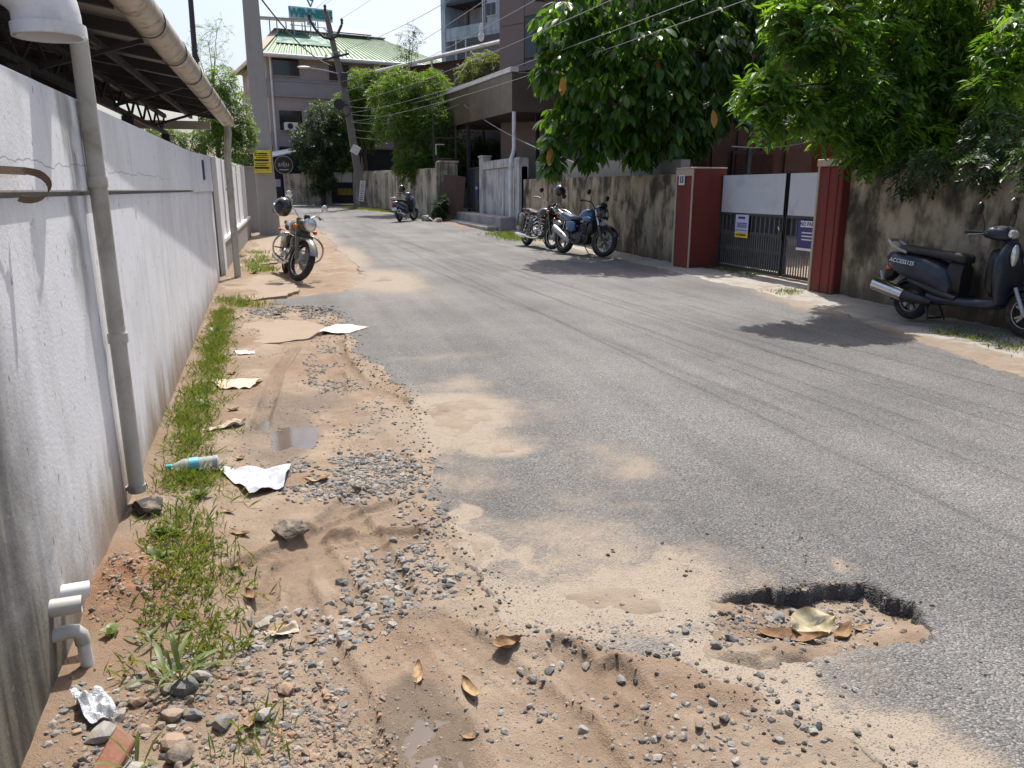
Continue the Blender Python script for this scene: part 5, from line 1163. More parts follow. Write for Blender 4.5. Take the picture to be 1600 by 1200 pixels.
def scooter(name, label, cfg):
    t = thing(name, label, 'scooter'); paint = cfg['paint']; WB = 1.26; xf = .66; xr_ = -.60; Rf = .235; Rr = .215
    S = steer_mx(xf, Rf, 26, cfg['steer'], 1.0)
    wheel(t, 'front_wheel', xf, Rf, .095, S, False, M_ALU); wheel(t, 'rear_wheel', xr_, Rr, .1, None, False, M_ALU)
    fender(t, xf, Rf, .05, .15, 10, 165, paint, S, 'front_mudguard')
    for sd in (-1,1): tubes(t, 'fork_leg', [[(xf,sd*.075,Rf),(xf-.12,sd*.075,.48)]], .02, M_GALV, S, 10)
    # tail body with the seat on top
    body(t, 'rear_body', [(-.93,.66,.05,.05),(-.90,.655,.11,.085),(-.78,.62,.165,.125),(-.6,.585,.19,.15),(-.42,.55,.195,.165),(-.27,.50,.19,.17),(-.17,.43,.185,.20),(-.10,.36,.17,.15)], paint, p=2.7)
    body(t, 'seat', [(-.80,.775,.08,.03),(-.74,.78,.125,.045),(-.55,.765,.14,.045),(-.36,.745,.145,.045),(-.2,.735,.15,.05),(-.1,.725,.145,.055),(-.03,.715,.12,.05),(.0,.71,.07,.03)], M_SEAT, p=3)
    body(t, 'seat_front_panel', [(-.16,.52,.13,.19),(-.06,.50,.12,.20),(-.02,.48,.10,.19)], M_BLACKP, p=3)
    body(t, 'floorboard', [(-.34,.30,.16,.06),(-.2,.275,.185,.055),(.1,.27,.19,.05),(.34,.29,.18,.06),(.42,.33,.15,.06)], paint, p=3.2)
    body(t, 'side_skirt', [(-.60,.45,.14,.04),(-.4,.40,.19,.05),(-.2,.34,.2,.05),(.0,.30,.195,.04)], M_BLACKP, p=3)
    # front apron, from floor up to the handlebar
    def apr(f):
        z = .30+.64*f; xc = .40+.07*math.sin(f*2.2)-.16*f+.07*f*f; hw = .155+.095*math.sin(min(f,.8)/.8*math.pi*.75)-(.16*max(0,f-.75)/.25); dp = .055+.03*math.sin(f*math.pi); 
        return [Vector((xc+dp*math.cos(a)*(1 if math.cos(a)>0 else .6), hw*math.copysign(abs(math.sin(a))**.75, math.sin(a)), z)) for a in [2*math.pi*k/18 for k in range(18)]]
    s = MB(); s.loft([apr(i/10) for i in range(11)]); s.build('front_apron', paint, t, smooth=55)
    body(t, 'inner_leg_shield', [(.25,.62,.14,.22),(.31,.6,.19,.25),(.345,.6,.17,.24)], M_BLACKP, p=3)
    for sd in (-1,1):
        s = MB(); s.M = TR(.49,0,.79); s.ell((0,sd*.11,0),(.03,.045,.11)); s.build('front_side_lamp', M_LENS, t)
    # handlebar cowl
    body(t, 'handlebar_cowl', [(.13,.99,.09,.04),(.18,1.0,.17,.06),(.27,1.0,.19,.075),(.36,.985,.13,.07),(.40,.97,.06,.04)], paint, S, p=2.6)
    s = MB(); s.M = S; s.ell((.37,0,.985),(.05,.09,.055)); s.build('headlamp', M_LENS, t)
    for sd in (-1,1):
        gr = tubes(t, 'grip', [[(.2,sd*.16,1.0),(.13,sd*.36,1.005)]], .018, M_BLACKP, S, 10)
        tubes(gr, 'lever', [smoothpath([(.24,sd*.2,1.0),(.22,sd*.28,.99),(.16,sd*.37,.985)],3)], .006, M_ALU, S, 6)
        m_ = tubes(t, 'mirror', [smoothpath([(.2,sd*.19,1.02),(.22,sd*.23,1.1),(.2,sd*.27,1.2)],4)], .006, M_BLACKP, S, 6)
        s = MB(); s.M = S; s.M = S @ TR(.195,sd*.285,1.24) @ RYm(-82); s.lathe([(.005,-.018),(.04,-.016),(.055,-.003),(.055,.006),(.005,.008)],18,Matrix.Diagonal((1.15,.85,1,1))); s.build('mirror_head', M_BLACKP, m_)
        s = MB(); s.ell((-.885,sd*.085,.555),(.035,.03,.028)); s.build('rear_indicator', M_AMBER, t)
    tubes(t, 'grab_rail', [smoothpath([(-.66,.13,.74),(-.82,.13,.79),(-.93,.09,.86),(-.95,0,.87),(-.93,-.09,.86),(-.82,-.13,.79),(-.66,-.13,.74)],5)], .017, cfg.get('rail', M_ALU))
    s = MB(); s.ell((-.925,0,.67),(.03,.09,.045)); s.build('tail_lamp', M_REDL, t)
    body(t, 'rear_plate_holder', [(-.93,.50,.08,.09),(-.90,.5,.085,.1),(-.84,.52,.06,.06)], M_BLACKP, p=4)
    s = MB(); s.M = TR(-.96,0,.46) @ RYm(-18); s.box(-.004,.004,-.1,.1,-.06,.06); s.build('number_plate', M_WHITEP, t)
    fender(t, xr_, Rr, .05, .14, 95, 185, M_BLACKP, None, 'rear_mudflap')
    body(t, 'engine_case', [(-.68,.24,.05,.06,2.4,.1),(-.5,.27,.07,.09,2.4,.1),(-.25,.3,.08,.1,2.4,.08),(-.15,.32,.05,.07,2.4,.06)], M_ENG)
    ex = MB(); ex.tube([(-.28,-.13,.24),(-.42,-.165,.25),(-.55,-.175,.27),(-.9,-.18,.355),(-.965,-.18,.37)],[.03,.05,.066,.07,.055],18); ex = ex.build('silencer', M_ENG, t)
    s = MB(); s.M = TR(-.74,-.183,.315) @ RYm(13.5); s.loft([sup(x, 0, .074, .074, 2.2, 16) for x in (-.23,-.16,.1,.17)]); s.build('heat_shield', M_CHROME, ex)
    tubes(t, 'centre_stand', [[(-.36,.1,.24),(-.28,.15,.04)],[(-.36,-.1,.24),(-.28,-.15,.04)],[(-.3,-.12,.06),(-.3,.12,.06)]], .012, M_BLACKP, None, 6)
    if cfg.get('badge'):
        lettering(cfg['badge'], .062, M_WHITEP, t, frame_mx((-.66,-.196,.64), (1,0,-.1), (0,.16,1)), .001, .001, 1.0)
    return t
s1 = scooter('scooter', 'dark navy scooter with chrome silencer beside the mouldy wall', dict(paint=M_NAVYM, steer=-4, badge='ACCESS125', rail=M_GALV))
place(s1, (6.97,5.80), (.20,-.98), 1.26, 3)
s2 = scooter('scooter', 'blue grey scooter parked far off by the stained beige wall', dict(paint=plain('slate_blue_paint', (.07,.10,.14), .25, metal=.2, var=.06, bump=0, coat=.6), steer=-18, rail=M_CHROME))
place(s2, (4.75,30.0), (.55,.83), 1.26, 5)

# ---- helmets
def helmet(label, loc, rot, shellm, trimm):
    t = thing('helmet', label, 'helmet', loc); t.rotation_euler = rot
    s = MB(); rings = []; m = 12; n_ = 24
    for i in range(m+1):
        th = math.pi*(.02+.76*i/m); ring = []
        for k in range(n_):
            a = 2*math.pi*k/n_; r_ = math.sin(th)**.9
            ring.append(Vector((.145*r_*math.cos(a), .122*r_*math.sin(a), .135*math.cos(th))))
        rings.append(ring)
    s.loft(rings, cap=False); s.build('shell', shellm, t)
    s = MB(); s.ell((0,0,-.01),(.125,.105,.11)); s.build('padding', M_SEAT, t)
    s = MB(); V_ = []
    for i in range(5):
        z = -.055+.085*i/4; ring = []
        for k in range(13):
            a = R(-75+150*k/12); rr_ = math.sqrt(max(.05,1-(z/.15)**2)); V_.append(Vector((.152*rr_*math.cos(a), .13*rr_*math.sin(a), z)))
    s.add(V_, [(i*13+k,i*13+k+1,(i+1)*13+k+1,(i+1)*13+k) for i in range(4) for k in range(12)]); s.build('visor', M_GLASSD, t)
    s = MB(); s.M = Matrix.Diagonal((1.0,.86,1,1)); s.lathe([(.102,-.108),(.112,-.108),(.114,-.095),(.104,-.092)],24,Matrix.Identity(4),closed=True); s.build('rim_trim', trimm, t)
    tubes(t, 'chin_strap', [smoothpath([(0,.09,-.1),(.01,.05,-.17),(.01,0,-.19),(.01,-.05,-.17),(0,-.09,-.1)],4)], .006, M_BLACKP)
    return t
def onbike(b, p): 
    bpy.context.view_layer.update(); return b.matrix_world @ Vector(p)
q = onbike(b1, (.42,-.31,1.08)); helmet('black glossy helmet hung over the olive motorcycle mirror', q, (R(-35),R(60),R(-70)), M_BLKP, M_CHROME)
q = onbike(b2, (.32,.22,1.33)); helmet('black helmet hung on the black classic motorcycle handlebar', q, (R(20),R(35),R(-100)), M_BLKP, M_SILVP)
q = onbike(s2, (.2,.15,1.20)); helmet('small dark helmet sitting on the far blue grey scooter', q, (0,R(10),R(50)), M_BLKP, M_BLKP)

# ---- overhead wires, strung from the leaning pole to one beyond the right edge of the view
near = [(3.60,9.5,4.66,'highest of the thin wires crossing the big-leaf tree'),(4.15,9.8,4.55,'second highest of the wires crossing the big-leaf tree'),(4.8,10,4.35,'wire crossing the middle of the big-leaf tree'),(5.5,10.2,4.2,'lower wire crossing the big-leaf tree'),(6.0,10.4,4.15,'lowest of the wires crossing the big-leaf tree')]
farp = [(3.0,40,6.5),(3.15,40,6.1),(3.25,40,5.6),(3.35,40,5.1),(3.4,40,4.7)]
for (x, y, z, lab), f in zip(near, farp):
    d = Vector((x,y,z))-Vector(f); e_ = Vector((x,y,z))+d*.25
    wire(lab, f, e_, .35, .0055, M_WIREL)
for (f, nn_, lab) in (((1.7,39.9,9.4),(4.6,8,8.2),'bare power line from the left arm of the leaning pole'),((3.18,39.9,9.3),(6.0,7,7.9),'bare power line from the right arm of the leaning pole'),((2.44,39.9,9.85),(5.3,8,8.4),'bare power line from the tip of the leaning pole'),((2.35,39.85,7.7),(5.2,8,5.6),'insulated cable from the cross arm of the leaning pole')):
    wire(lab, f, nn_, -.0+.5, .007, M_WIRE, 'power lines from the leaning pole')
wire('drooping cable from the concrete pole to the leaning pole', (-.4,23,6.6), (2.6,39.9,7.2), .35, .025, M_WIRE, 'power lines from the leaning pole')
wire('pale stay cable running from the brown canopy down to the mouldy wall', (7.0,31,4.7), (7.2,17.5,1.95), .25, .016, M_WIREL)
wire('pale cable sagging in front of the gate house', (8.3,13.6,2.3), (11.9,14.3,2.9), .2, .012, M_WIREL)
for k in range(5):
    wire(['upper','second','middle','fourth','lowest'][k]+' service cable from the leaning pole to the brown canopy', (3.2+.06*k,40,5.4-.35*k), (7.0,29.5+1.2*k,5.3-.25*k), .35, .008, M_WIREL, 'service cables at the leaning pole')

# ================================================================== VEGETATION
def unit(a): return a/np.maximum(np.linalg.norm(a, axis=-1, keepdims=True), 1e-9)
def leaf_geo(P, D, N, L, W, fold=.25, droop=.15, full=False):
    """P base, D axis, N upper normal (all n,3); returns verts, faces"""
    n_ = len(P); D = unit(D); B = unit(np.cross(D, N)); U = np.cross(B, D); L = L[:,None]; W = W[:,None]; g = np.array([0,0,-1.])
    if full:
        rows = [(0,0),(.3,.40),(.62,.5),(.85,.28),(1,0)]; V = []
        for f, w_ in rows:
            c_ = P + D*L*f + g*(droop*f*f)*L - U*W*.0
            if w_ == 0: V.append(c_)
            else: V += [c_ + B*W*w_ + U*W*w_*fold, c_, c_ - B*W*w_ + U*W*w_*fold]
        V = np.stack(V, 1); k = V.shape[1]
        Ft = np.array([(0,2,1),(0,3,2),(10,7,8),(10,8,9)]) if False else np.array([(0,2,1),(0,3,2),(11-1,8-1,8),(10,8,9)])
        Fq = np.array([(1,2,5,4),(2,3,6,5),(4,5,8,7),(5,6,9,8)])
        base = (np.arange(n_)*k)[:,None,None]
        return V.reshape(-1,3), (Fq[None]+base).reshape(-1,4), (Ft[None]+base).reshape(-1,3), k
    m_ = P + D*L*.45 + g*(droop*.2)*L
    V = np.stack([P, m_ + B*W*.5 + U*W*fold*.5, P + D*L + g*droop*L, m_ - B*W*.5 + U*W*fold*.5], 1)
    base = (np.arange(n_)*4)[:,None,None]
    return V.reshape(-1,3), None, (np.array([(0,2,1),(0,3,2)])[None]+base).reshape(-1,3), 4
def in_ell(n_, c, r, bias=.55):
    d = unit(rng.normal(size=(n_,3))); rad = rng.random(n_)**(1/3*bias+.0)
    return np.array(c) + d*rad[:,None]*np.array(r), d
def foliage(name, parent, parts, mat, full=False, fold=.25, droop=.15):
    P, D, N, L, W, T, O = [np.concatenate(x) for x in zip(*parts)]
    V, Fq, Ft, k = leaf_geo(P, D, N, L, W, fold, droop, full)
    me = np_mesh(name, V - np.array(wloc(parent)), Fq, Ft, dict(tint=np.repeat(T, k), old=np.repeat(O, k)), smooth=full)
    o = link(name, me, mat, parent); o['kind'] = 'stuff'; return o
def sprays(c, r, ntw, Lr=(.18,.3), pairs=6, ll=(.06,.09), lw=.38, outward=.6, down=.35, tint=(0,1), spread=1.0, oldp=.0):
    """pinnate sprays in one clump"""
    Q, d = in_ell(ntw, c, r); dirv = unit(d*outward + rng.normal(size=(ntw,3))*.5 + np.array([0,0,-down]))
    up = unit(np.array([0,0,1.]) + rng.normal(size=(ntw,3))*.35); sd_ = unit(np.cross(dirv, up))
    Lr_ = rng.uniform(*Lr, ntw); out = []; tt = rng.uniform(*tint, ntw)
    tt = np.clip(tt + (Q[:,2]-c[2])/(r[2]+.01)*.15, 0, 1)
    for i in range(pairs):
        f = (i+.6)/pairs; base = Q + dirv*(Lr_*(f-.5))[:,None] + np.array([0,0,-1])*((f*f)*.18*Lr_)[:,None]
        for s_ in (-1,1):
            D = sd_*s_*spread + dirv*.55 + rng.normal(size=(ntw,3))*.18 + np.array([0,0,-.25]); L = rng.uniform(*ll, ntw)*(1-.35*abs(f-.5))
            out.append((base, D, up + rng.normal(size=(ntw,3))*.25, L, L*lw, np.clip(tt+rng.normal(size=ntw)*.1,0,1), (rng.random(ntw) < oldp)*1.))
    return [tuple(np.concatenate(x) for x in zip(*out))]
def limbs(parent, base, trunk_top, clumps, mat, r0=.12, twigs=5, name='trunk', rb=.03):
    s = MB(); b_ = Vector(base); tt = Vector(trunk_top); m_ = b_.lerp(tt,.5)+Vector((random.uniform(-.1,.1),random.uniform(-.1,.1),0))
    s.tube(smoothpath([b_, m_, tt],5), [r0*(1.25-.6*i/10) for i in range(11)], 9); s.build(name, mat, parent, True)
    s = MB()
    for c in clumps:
        c_ = Vector(c[:3]); rr_ = c[3]; st = b_.lerp(tt, random.uniform(.6,1)); mid = st.lerp(c_,.55)+Vector((0,0,.12*(c_-st).length))
        s.tube(smoothpath([st, mid, c_],4), [rb*(1.2-.7*i/8) for i in range(9)], 6)
        for k in range(twigs):
            e = c_ + Vector((random.gauss(0,1),random.gauss(0,1),random.gauss(0,.8))).normalized()*rr_*.85
            s.tube([c_.lerp(mid,random.uniform(0,.5)), c_.lerp(e,.5)+Vector((0,0,.06*rr_)), e], [rb*.38,rb*.27,rb*.12], 4)
    o = s.build('branches', mat, parent, True, fix=False); o['kind'] = 'stuff'
M_BARK = plain('bark', (.085,.065,.05), .9, var=.35, bump=.6, bs=30, dirt=(.15,.14,.11), dirt_amt=.4)
L_BIG = leafmat('big_leaf', (.018,.058,.013), (.095,.21,.024), trans=.46, gloss=.36)
L_MID = leafmat('glossy_pinnate_leaf', (.026,.075,.016), (.13,.26,.028), trans=.46, gloss=.38)
L_FEA = leafmat('feathery_leaf', (.028,.075,.016), (.13,.22,.035), trans=.40, gloss=.5)
L_DRK = leafmat('dark_leaf', (.015,.042,.018), (.06,.11,.035), trans=.28, gloss=.45)
L_PALE = leafmat('pale_leaf', (.07,.11,.04), (.20,.24,.09), trans=.35, gloss=.5)
L_GRASS = leafmat('grass_blade', (.042,.085,.022), (.16,.215,.065), trans=.35, gloss=.5)
L_DRY = leafmat('dry_blade', (.30,.22,.10), (.42,.33,.17), trans=.3, gloss=.7)

# --- big-leaf tree over the mouldy wall
T1 = [(5.35,15.0,4.53,.55),(5.36,15.0,3.73,.56),(5.58,15.2,2.81,.54),(5.08,14.8,2.36,.22),(5.10,14.8,1.98,.18),(6.06,14.8,4.31,.74),(6.06,14.4,3.22,.73),(5.9,14.6,2.48,.5),(6.73,14.2,3.9,.78),(7.05,14.2,2.88,.74),(6.81,14.8,2.45,.5),(8.01,14.6,4.25,.88),(8.22,14.6,3.19,.71),(8.31,15.2,2.6,.4),(9.24,15.0,4.5,.79),(9.66,15.3,3.56,.61),(6.38,15.0,5.27,.86),(8.01,15.0,5.49,1.0),(9.71,15.4,5.45,.93),(8.6,16.4,6.4,1.2),(7.2,16.0,3.6,1.2),(8.6,16.2,4.0,1.3),(6.6,15.8,4.2,.7)]
t = thing('big_leaf_tree', 'dense tree with large drooping dark green leaves over the mouldy wall', 'tree', (7.9, 15.7, .2))
limbs(t, (7.9,15.7,0), (7.7,15.5,3.2), T1, M_BARK, r0=.17, twigs=5, rb=.04)
parts = []
for c in T1:
    ntw = int(95*c[3]**1.7)+6
    Q, d = in_ell(ntw, c[:3], (c[3],)*3, .75); K = 8
    for k in range(K):
        ang = rng.random(ntw)*2*math.pi; rad = np.stack([np.cos(ang),np.sin(ang),np.zeros(ntw)],1)
        D = rad*rng.uniform(.35,1,ntw)[:,None] + d*.35 + np.array([0,0,-1])*rng.uniform(.35,1.2,ntw)[:,None]
        N = np.cross(np.cross(D, np.array([0,0,1.])), D)*1.0 + rng.normal(size=(ntw,3))*.25
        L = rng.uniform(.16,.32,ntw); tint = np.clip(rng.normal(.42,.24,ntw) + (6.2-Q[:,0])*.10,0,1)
        parts.append((Q+rad*.03, D, N, L, L*rng.uniform(.34,.44,ntw), tint, (rng.random(ntw) < .004)*1.))
P, D, N, L, W, T, O = [np.concatenate(x) for x in zip(*parts)]
dist = np.linalg.norm(P - np.array([0,0,1.5]), axis=1); vis = (P[:,2] < 5.2)
key = np.where(vis, dist, 99); idx = np.argsort(key)[:290]; rest = np.setdiff1d(np.arange(len(P)), idx)
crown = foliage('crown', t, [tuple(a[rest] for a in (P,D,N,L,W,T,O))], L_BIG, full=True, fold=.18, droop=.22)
protos = []
for k in range(6):
    V, Fq, Ft, kk = leaf_geo(np.zeros((1,3)), np.array([[1.,0,0]]), np.array([[0,0,1.]]), np.array([1.]), np.array([.39]), .18, 0, True)
    x = V[:,0]; V[:,2] -= .20*x*x
    protos.append(np_mesh('leaf', V, Fq, Ft, dict(tint=np.full(len(V), .12+.15*k), old=np.zeros(len(V)))))
    protos[-1].materials.append(L_BIG)
for i in idx:
    d_ = Vector(D[i]).normalized(); b_ = d_.cross(Vector(N[i])).normalized(); u = b_.cross(d_)
    # prototype: X along leaf, Y across, Z up
    m = Matrix((d_, -b_, u)).transposed().to_4x4(); m = Matrix.Translation(Vector(P[i]) - wloc(t)) @ m @ Matrix.Diagonal((L[i],L[i]*W[i]/L[i]/.39,L[i],1))
    o = bpy.data.objects.new('leaf', protos[min(5,int(T[i]*6))]); C.objects.link(o); o.parent = crown; o.matrix_local = m
M_OLDL = leafmat('orange_old_leaf', (.42,.19,.03), (.55,.28,.06), trans=.35, gloss=.5)
for (p_, dd) in (((5.16,14.45,3.55),(-.1,-.3,-1)),((5.0,14.6,2.3),(-.2,-.3,-1)),((8.05,13.95,3.0),(.1,-.3,-1))):
    me = protos[3].copy(); me.materials.clear(); me.materials.append(M_OLDL); o = bpy.data.objects.new('old_leaf', me); C.objects.link(o); o.parent = crown
    d_ = Vector(dd).normalized(); b_ = d_.cross(Vector((0,-1,.2))).normalized(); u = b_.cross(d_)
    o.matrix_local = Matrix.Translation(Vector(p_)-wloc(t)) @ Matrix((d_,-b_,u)).transposed().to_4x4() @ Matrix.Diagonal((.36,.4,.36,1)); o['label'] = 'withered orange leaf'

def pin_tree(name, label, base, top, clumps, mat, dens=90, r0=.1, rb=.025, twigs=5, **kw):
    t = thing(name, label, 'tree', base); limbs(t, base, top, clumps, M_BARK, r0, twigs, rb=rb); parts = []
    for c in clumps: parts += sprays(c[:3], (c[3],c[3],c[3]*(c[4] if len(c)>4 else .9)), int(dens*c[3]**2)+8, **kw)
    foliage('crown', t, parts, mat); return t
# --- right tree with pinnate leaves over the gate
T2 = [(5.3,8.0,2.58,.30),(5.6,8.0,2.42,.33),(5.17,7.9,2.40,.17),(5.73,8.0,3.24,.38),(5.61,8.2,3.37,.28),(6.16,8.0,3.16,.38),(6.55,8.2,2.72,.42),(6.33,8.2,2.36,.36),(7.06,8.3,2.31,.47),(7.21,8.5,3.15,.47),(6.84,8.2,2.0,.28),(7.68,8.3,2.02,.46),(8.05,8.6,2.74,.58),(8.01,8.8,3.54,.57),(8.3,8.2,1.92,.4),(8.73,8.4,2.35,.58),(8.79,8.7,3.17,.59),(9.12,8.2,1.98,.46),(8.65,7.8,2.53,.47),(6.23,8.3,3.76,.44),(7.55,8.6,3.98,.55),(8.66,8.5,3.81,.56),(7.67,7.2,2.64,.32),(7.85,7.2,3.11,.35),(7.6,8.9,2.6,.6),(8.3,9.2,3.0,.7),(9.6,8.6,3.0,.8),(9.6,8,4.0,.7),(6.9,8.9,2.75,.45)]
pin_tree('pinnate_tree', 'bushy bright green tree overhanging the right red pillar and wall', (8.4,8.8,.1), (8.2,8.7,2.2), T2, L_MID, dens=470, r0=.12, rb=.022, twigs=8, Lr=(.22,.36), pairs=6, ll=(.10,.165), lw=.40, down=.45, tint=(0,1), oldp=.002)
# low creeper sprays hanging over the wall behind the scooter
T2b = [(7.0,7.3,1.75,.22),(7.05,6.7,1.72,.2),(7.1,6.1,1.75,.24),(7.15,5.5,1.74,.22),(7.15,7.8,1.72,.25),(7.2,5.0,1.75,.25),(7.5,6.0,1.95,.4),(7.6,5.0,2.0,.45),(7.5,6.9,2.0,.4)]
pin_tree('wall_shrub', 'dark shrub spilling over the top of the wall behind the scooter', (7.8,6.3,.1), (7.7,6.3,1.7), T2b, L_DRK, dens=900, r0=.05, rb=.012, twigs=4, Lr=(.16,.26), pairs=5, ll=(.06,.10), lw=.45, down=.6, tint=(0,.8))
# --- street-end and far trees
T3 = [(4.18,33.0,5.76,.87),(5.47,33.0,5.68,.9),(3.8,32.5,4.25,.92),(5.32,32.4,4.03,.98),(4.52,32.2,2.77,.88),(5.83,32.0,4.25,.7),(5.47,32.0,2.65,.77),(3.46,33.6,5.44,.66),(4.17,32.0,2.25,.5),(6.1,32.0,3.03,.57),(4.7,33.4,4.8,1.0)]
T3 = [(a+.9,b+1.6,c,d) for a,b,c,d in T3]
pin_tree('feathery_tree', 'feathery bright green tree behind the stained beige wall', (5.6,34.8,.4), (5.5,34.6,3.2), T3, L_FEA, dens=330, r0=.12, rb=.03, Lr=(.35,.6), pairs=8, ll=(.09,.14), lw=.42, down=.3, tint=(.1,1))
T4a = [(4.36,42.0,7.03,.91),(5.33,42.0,7.22,.78),(3.75,42.0,6.09,.78),(3.9,42,4.85,.85),(3.4,42,4.06,.65),(3.55,42,2.9,.52),(4.8,42.3,6,1.0),(4.6,42,4.6,1)]
pin_tree('yellow_green_tree', 'yellowish green tree just behind the leaning utility pole', (4.4,45,.6), (4.4,44.6,4), [(a,b+2.6,c,d) for a,b,c,d in T4a], L_FEA, dens=260, r0=.14, rb=.035, Lr=(.35,.6), pairs=7, ll=(.10,.16), lw=.5, down=.3, tint=(.35,1))
T4b = [(2.26,43.3,5.25,.87),(1.38,43.3,4.12,.8),(2.51,43.3,3.98,.88),(1.79,43.3,2.84,.81),(2.97,43.5,3.2,.75),(.95,43.0,3.46,.46),(2.22,43.1,1.95,.55),(2.91,43.6,4.81,.74),(1.7,43.2,1.6,.4)]
pin_tree('dark_street_tree', 'dark dense tree in front of the green roofed building', (2.0,43.6,.6), (2.1,43.6,3), T4b, L_DRK, dens=300, r0=.12, rb=.03, Lr=(.3,.5), pairs=7, ll=(.09,.15), lw=.5, down=.3, tint=(0,.9))
T5a = [(-.97,18.0,3.71,.30),(-.88,18.0,3.27,.36),(-1.14,18.3,3.42,.26),(-.78,17.9,2.87,.35),(-.60,17.9,2.68,.27),(-.74,17.8,2.35,.29),(-1.08,18.0,2.56,.3),(-1.11,18.3,2.97,.3)]
pin_tree('left_garden_tree', 'light green tree rising behind the farther white wall', (-1.45,18.3,.2), (-1.3,18.2,2.2), [(a-.12,b,c,d*1.1) for a,b,c,d in T5a], L_FEA, dens=900, r0=.05, rb=.014, Lr=(.2,.34), pairs=7, ll=(.05,.08), lw=.42, down=.3, tint=(.05,1))
T5b = [(-2.25,19.0,2.6,.28),(-1.86,19.0,2.51,.27),(-2.53,19.2,2.68,.27),(-1.59,19.0,2.61,.3),(-1.41,19.4,2.78,.32),(-2.9,19.4,2.6,.35),(-3.4,19.6,2.6,.4)]
pin_tree('garden_hedge', 'low green bush seen under the shed roof', (-2,19.2,.2), (-2,19.2,1.9), T5b, L_FEA, dens=800, r0=.05, rb=.014, Lr=(.18,.3), pairs=6, ll=(.05,.08), lw=.45, down=.3, tint=(.0,.9))
pin_tree('slender_tree', 'sparse feathery treetop against the sky beside the steel pole', (-1.75,25.5,.3), (-1.75,25.5,4.9), [(-1.8,25.5,5.7,.5),(-1.5,25.5,6.05,.35),(-2.15,25.5,5.4,.4),(-1.6,25.5,5.3,.4)], L_FEA, dens=60, r0=.05, rb=.012, twigs=7, Lr=(.35,.55), pairs=9, ll=(.05,.075), lw=.4, down=-.1, tint=(.1,.8))
pin_tree('slender_tree', 'sparse feathery treetop against the sky above the feathery tree', (5.8,37.5,.5), (5.85,37.5,7.0), [(6.0,37.5,8.1,.55),(6.2,37.5,8.5,.35),(5.8,37.5,7.5,.5)], L_DRK, dens=60, r0=.06, rb=.014, twigs=8, Lr=(.5,.8), pairs=9, ll=(.08,.12), lw=.4, down=-.1, tint=(.1,.8))
pin_tree('roof_terrace_tree', 'pale leafed small tree above the brown canopy roof', (9.0,35.8,3.5), (8.9,35.8,6.2), [(a+.1,35.3,c-.05,d) for a,b,c,d in [(8.56,36.5,6.9,.60),(9.1,36.5,7.05,.5),(7.96,36.5,6.46,.5),(8.3,36.5,6.2,.5)]], L_PALE, dens=330, r0=.05, rb=.014, Lr=(.25,.4), pairs=6, ll=(.09,.14), lw=.4, down=.2, tint=(.1,1))
pin_tree('courtyard_shrub', 'leafy shrubs behind the grille gate under the canopy', (8.8,37.2,.5), (8.8,37.2,2), [(8.59,36.9,3.6,.7),(8.12,36.9,2.9,.6),(9.36,36.9,3.3,.67),(7.6,37.1,3.2,.6),(8.6,36.9,2.2,.7),(7.7,37,2.0,.6)], L_DRK, dens=300, r0=.06, rb=.02, Lr=(.3,.45), pairs=6, ll=(.1,.15), lw=.5, down=.3, tint=(.2,1))
pin_tree('roadside_bush', 'small dark bush at the foot of the beige gate pillar', (5.72,29.9,.3), (5.75,29.9,.7), [(5.72,29.85,.85,.3),(5.68,29.8,.6,.3),(5.85,29.8,1.1,.2)], L_DRK, dens=700, r0=.03, rb=.01, Lr=(.2,.3), pairs=5, ll=(.08,.12), lw=.5, down=.3, tint=(.2,.9))
# plant with long bright leaves over the far white wall
t = thing('banana_like_plant', 'small plant with long bright yellow green leaves over the white wall', 'plant', (-1.2,16.2,1.7))
for k, (dx, dz, an) in enumerate(((.25,.25,.1),(.35,.12,.5),(.3,-.02,.9),(.12,.3,-.4),(.4,.2,.3))):
    V, Fq, Ft, kk = leaf_geo(np.array([[-1.15,16.2,1.95]]), np.array([[dx,-.15,dz]]), np.array([[-dz,0,dx]]), np.array([.42]), np.array([.09]), .2, .45, True)
    me = np_mesh('leaf', V-np.array(t.location), Fq, Ft, dict(tint=np.full(len(V), .9), old=np.zeros(len(V)))); link('leaf', me, L_PALE if k == 2 else L_FEA, t)
s = MB(); s.tube([(-1.2,16.2,.2),(-1.15,16.2,1.96)],.02,6); s.build('stem', M_BARK, t, True)

# --- grass and weeds
def blades(cx, cy, n_, sp, hl, wl, tint, lean=.6, mat_old=0):
    """grass tufts: centres arrays"""
    k = len(cx); idx_ = rng.integers(0, k, n_); x = cx[idx_]+rng.normal(size=n_)*sp; y = cy[idx_]+rng.normal(size=n_)*sp
    ok = (x > np.interp(y, [.5,12.7],[-.70,-1.02])) | (y > 12.7); x = x[ok]; y = y[ok]; m = len(x)
    z = sza(x, y) - .004; a = rng.random(m)*2*math.pi; l_ = rng.uniform(.15,1,m)*lean
    D = np.stack([np.cos(a)*l_, np.sin(a)*l_, np.ones(m)],1); N = np.stack([-np.cos(a),-np.sin(a),l_],1)+rng.normal(size=(m,3))*.2
    L = rng.uniform(*hl, m); return (np.stack([x,y,z],1), D, N, L, L*rng.uniform(*wl, m), np.clip(rng.normal(tint,.25,m),0,1), (rng.random(m) < .05)*1.)
root = bpy.data.objects.new('grass', None)
yy = rng.uniform(1.9,9.6,520)
strip_c = np.interp(yy, [1.9,2.6,3.2,3.9,4.3,5.2,6.0,7.5,8.6,9.6], [-.30,-.40,-.47,-.56,-.62,-.66,-.66,-.70,-.74,-.78]); strip_w = np.interp(yy, [1.9,2.6,3.2,4,6,9.6],[.13,.10,.075,.075,.06,.045])
xx = strip_c + rng.normal(size=520)*strip_w
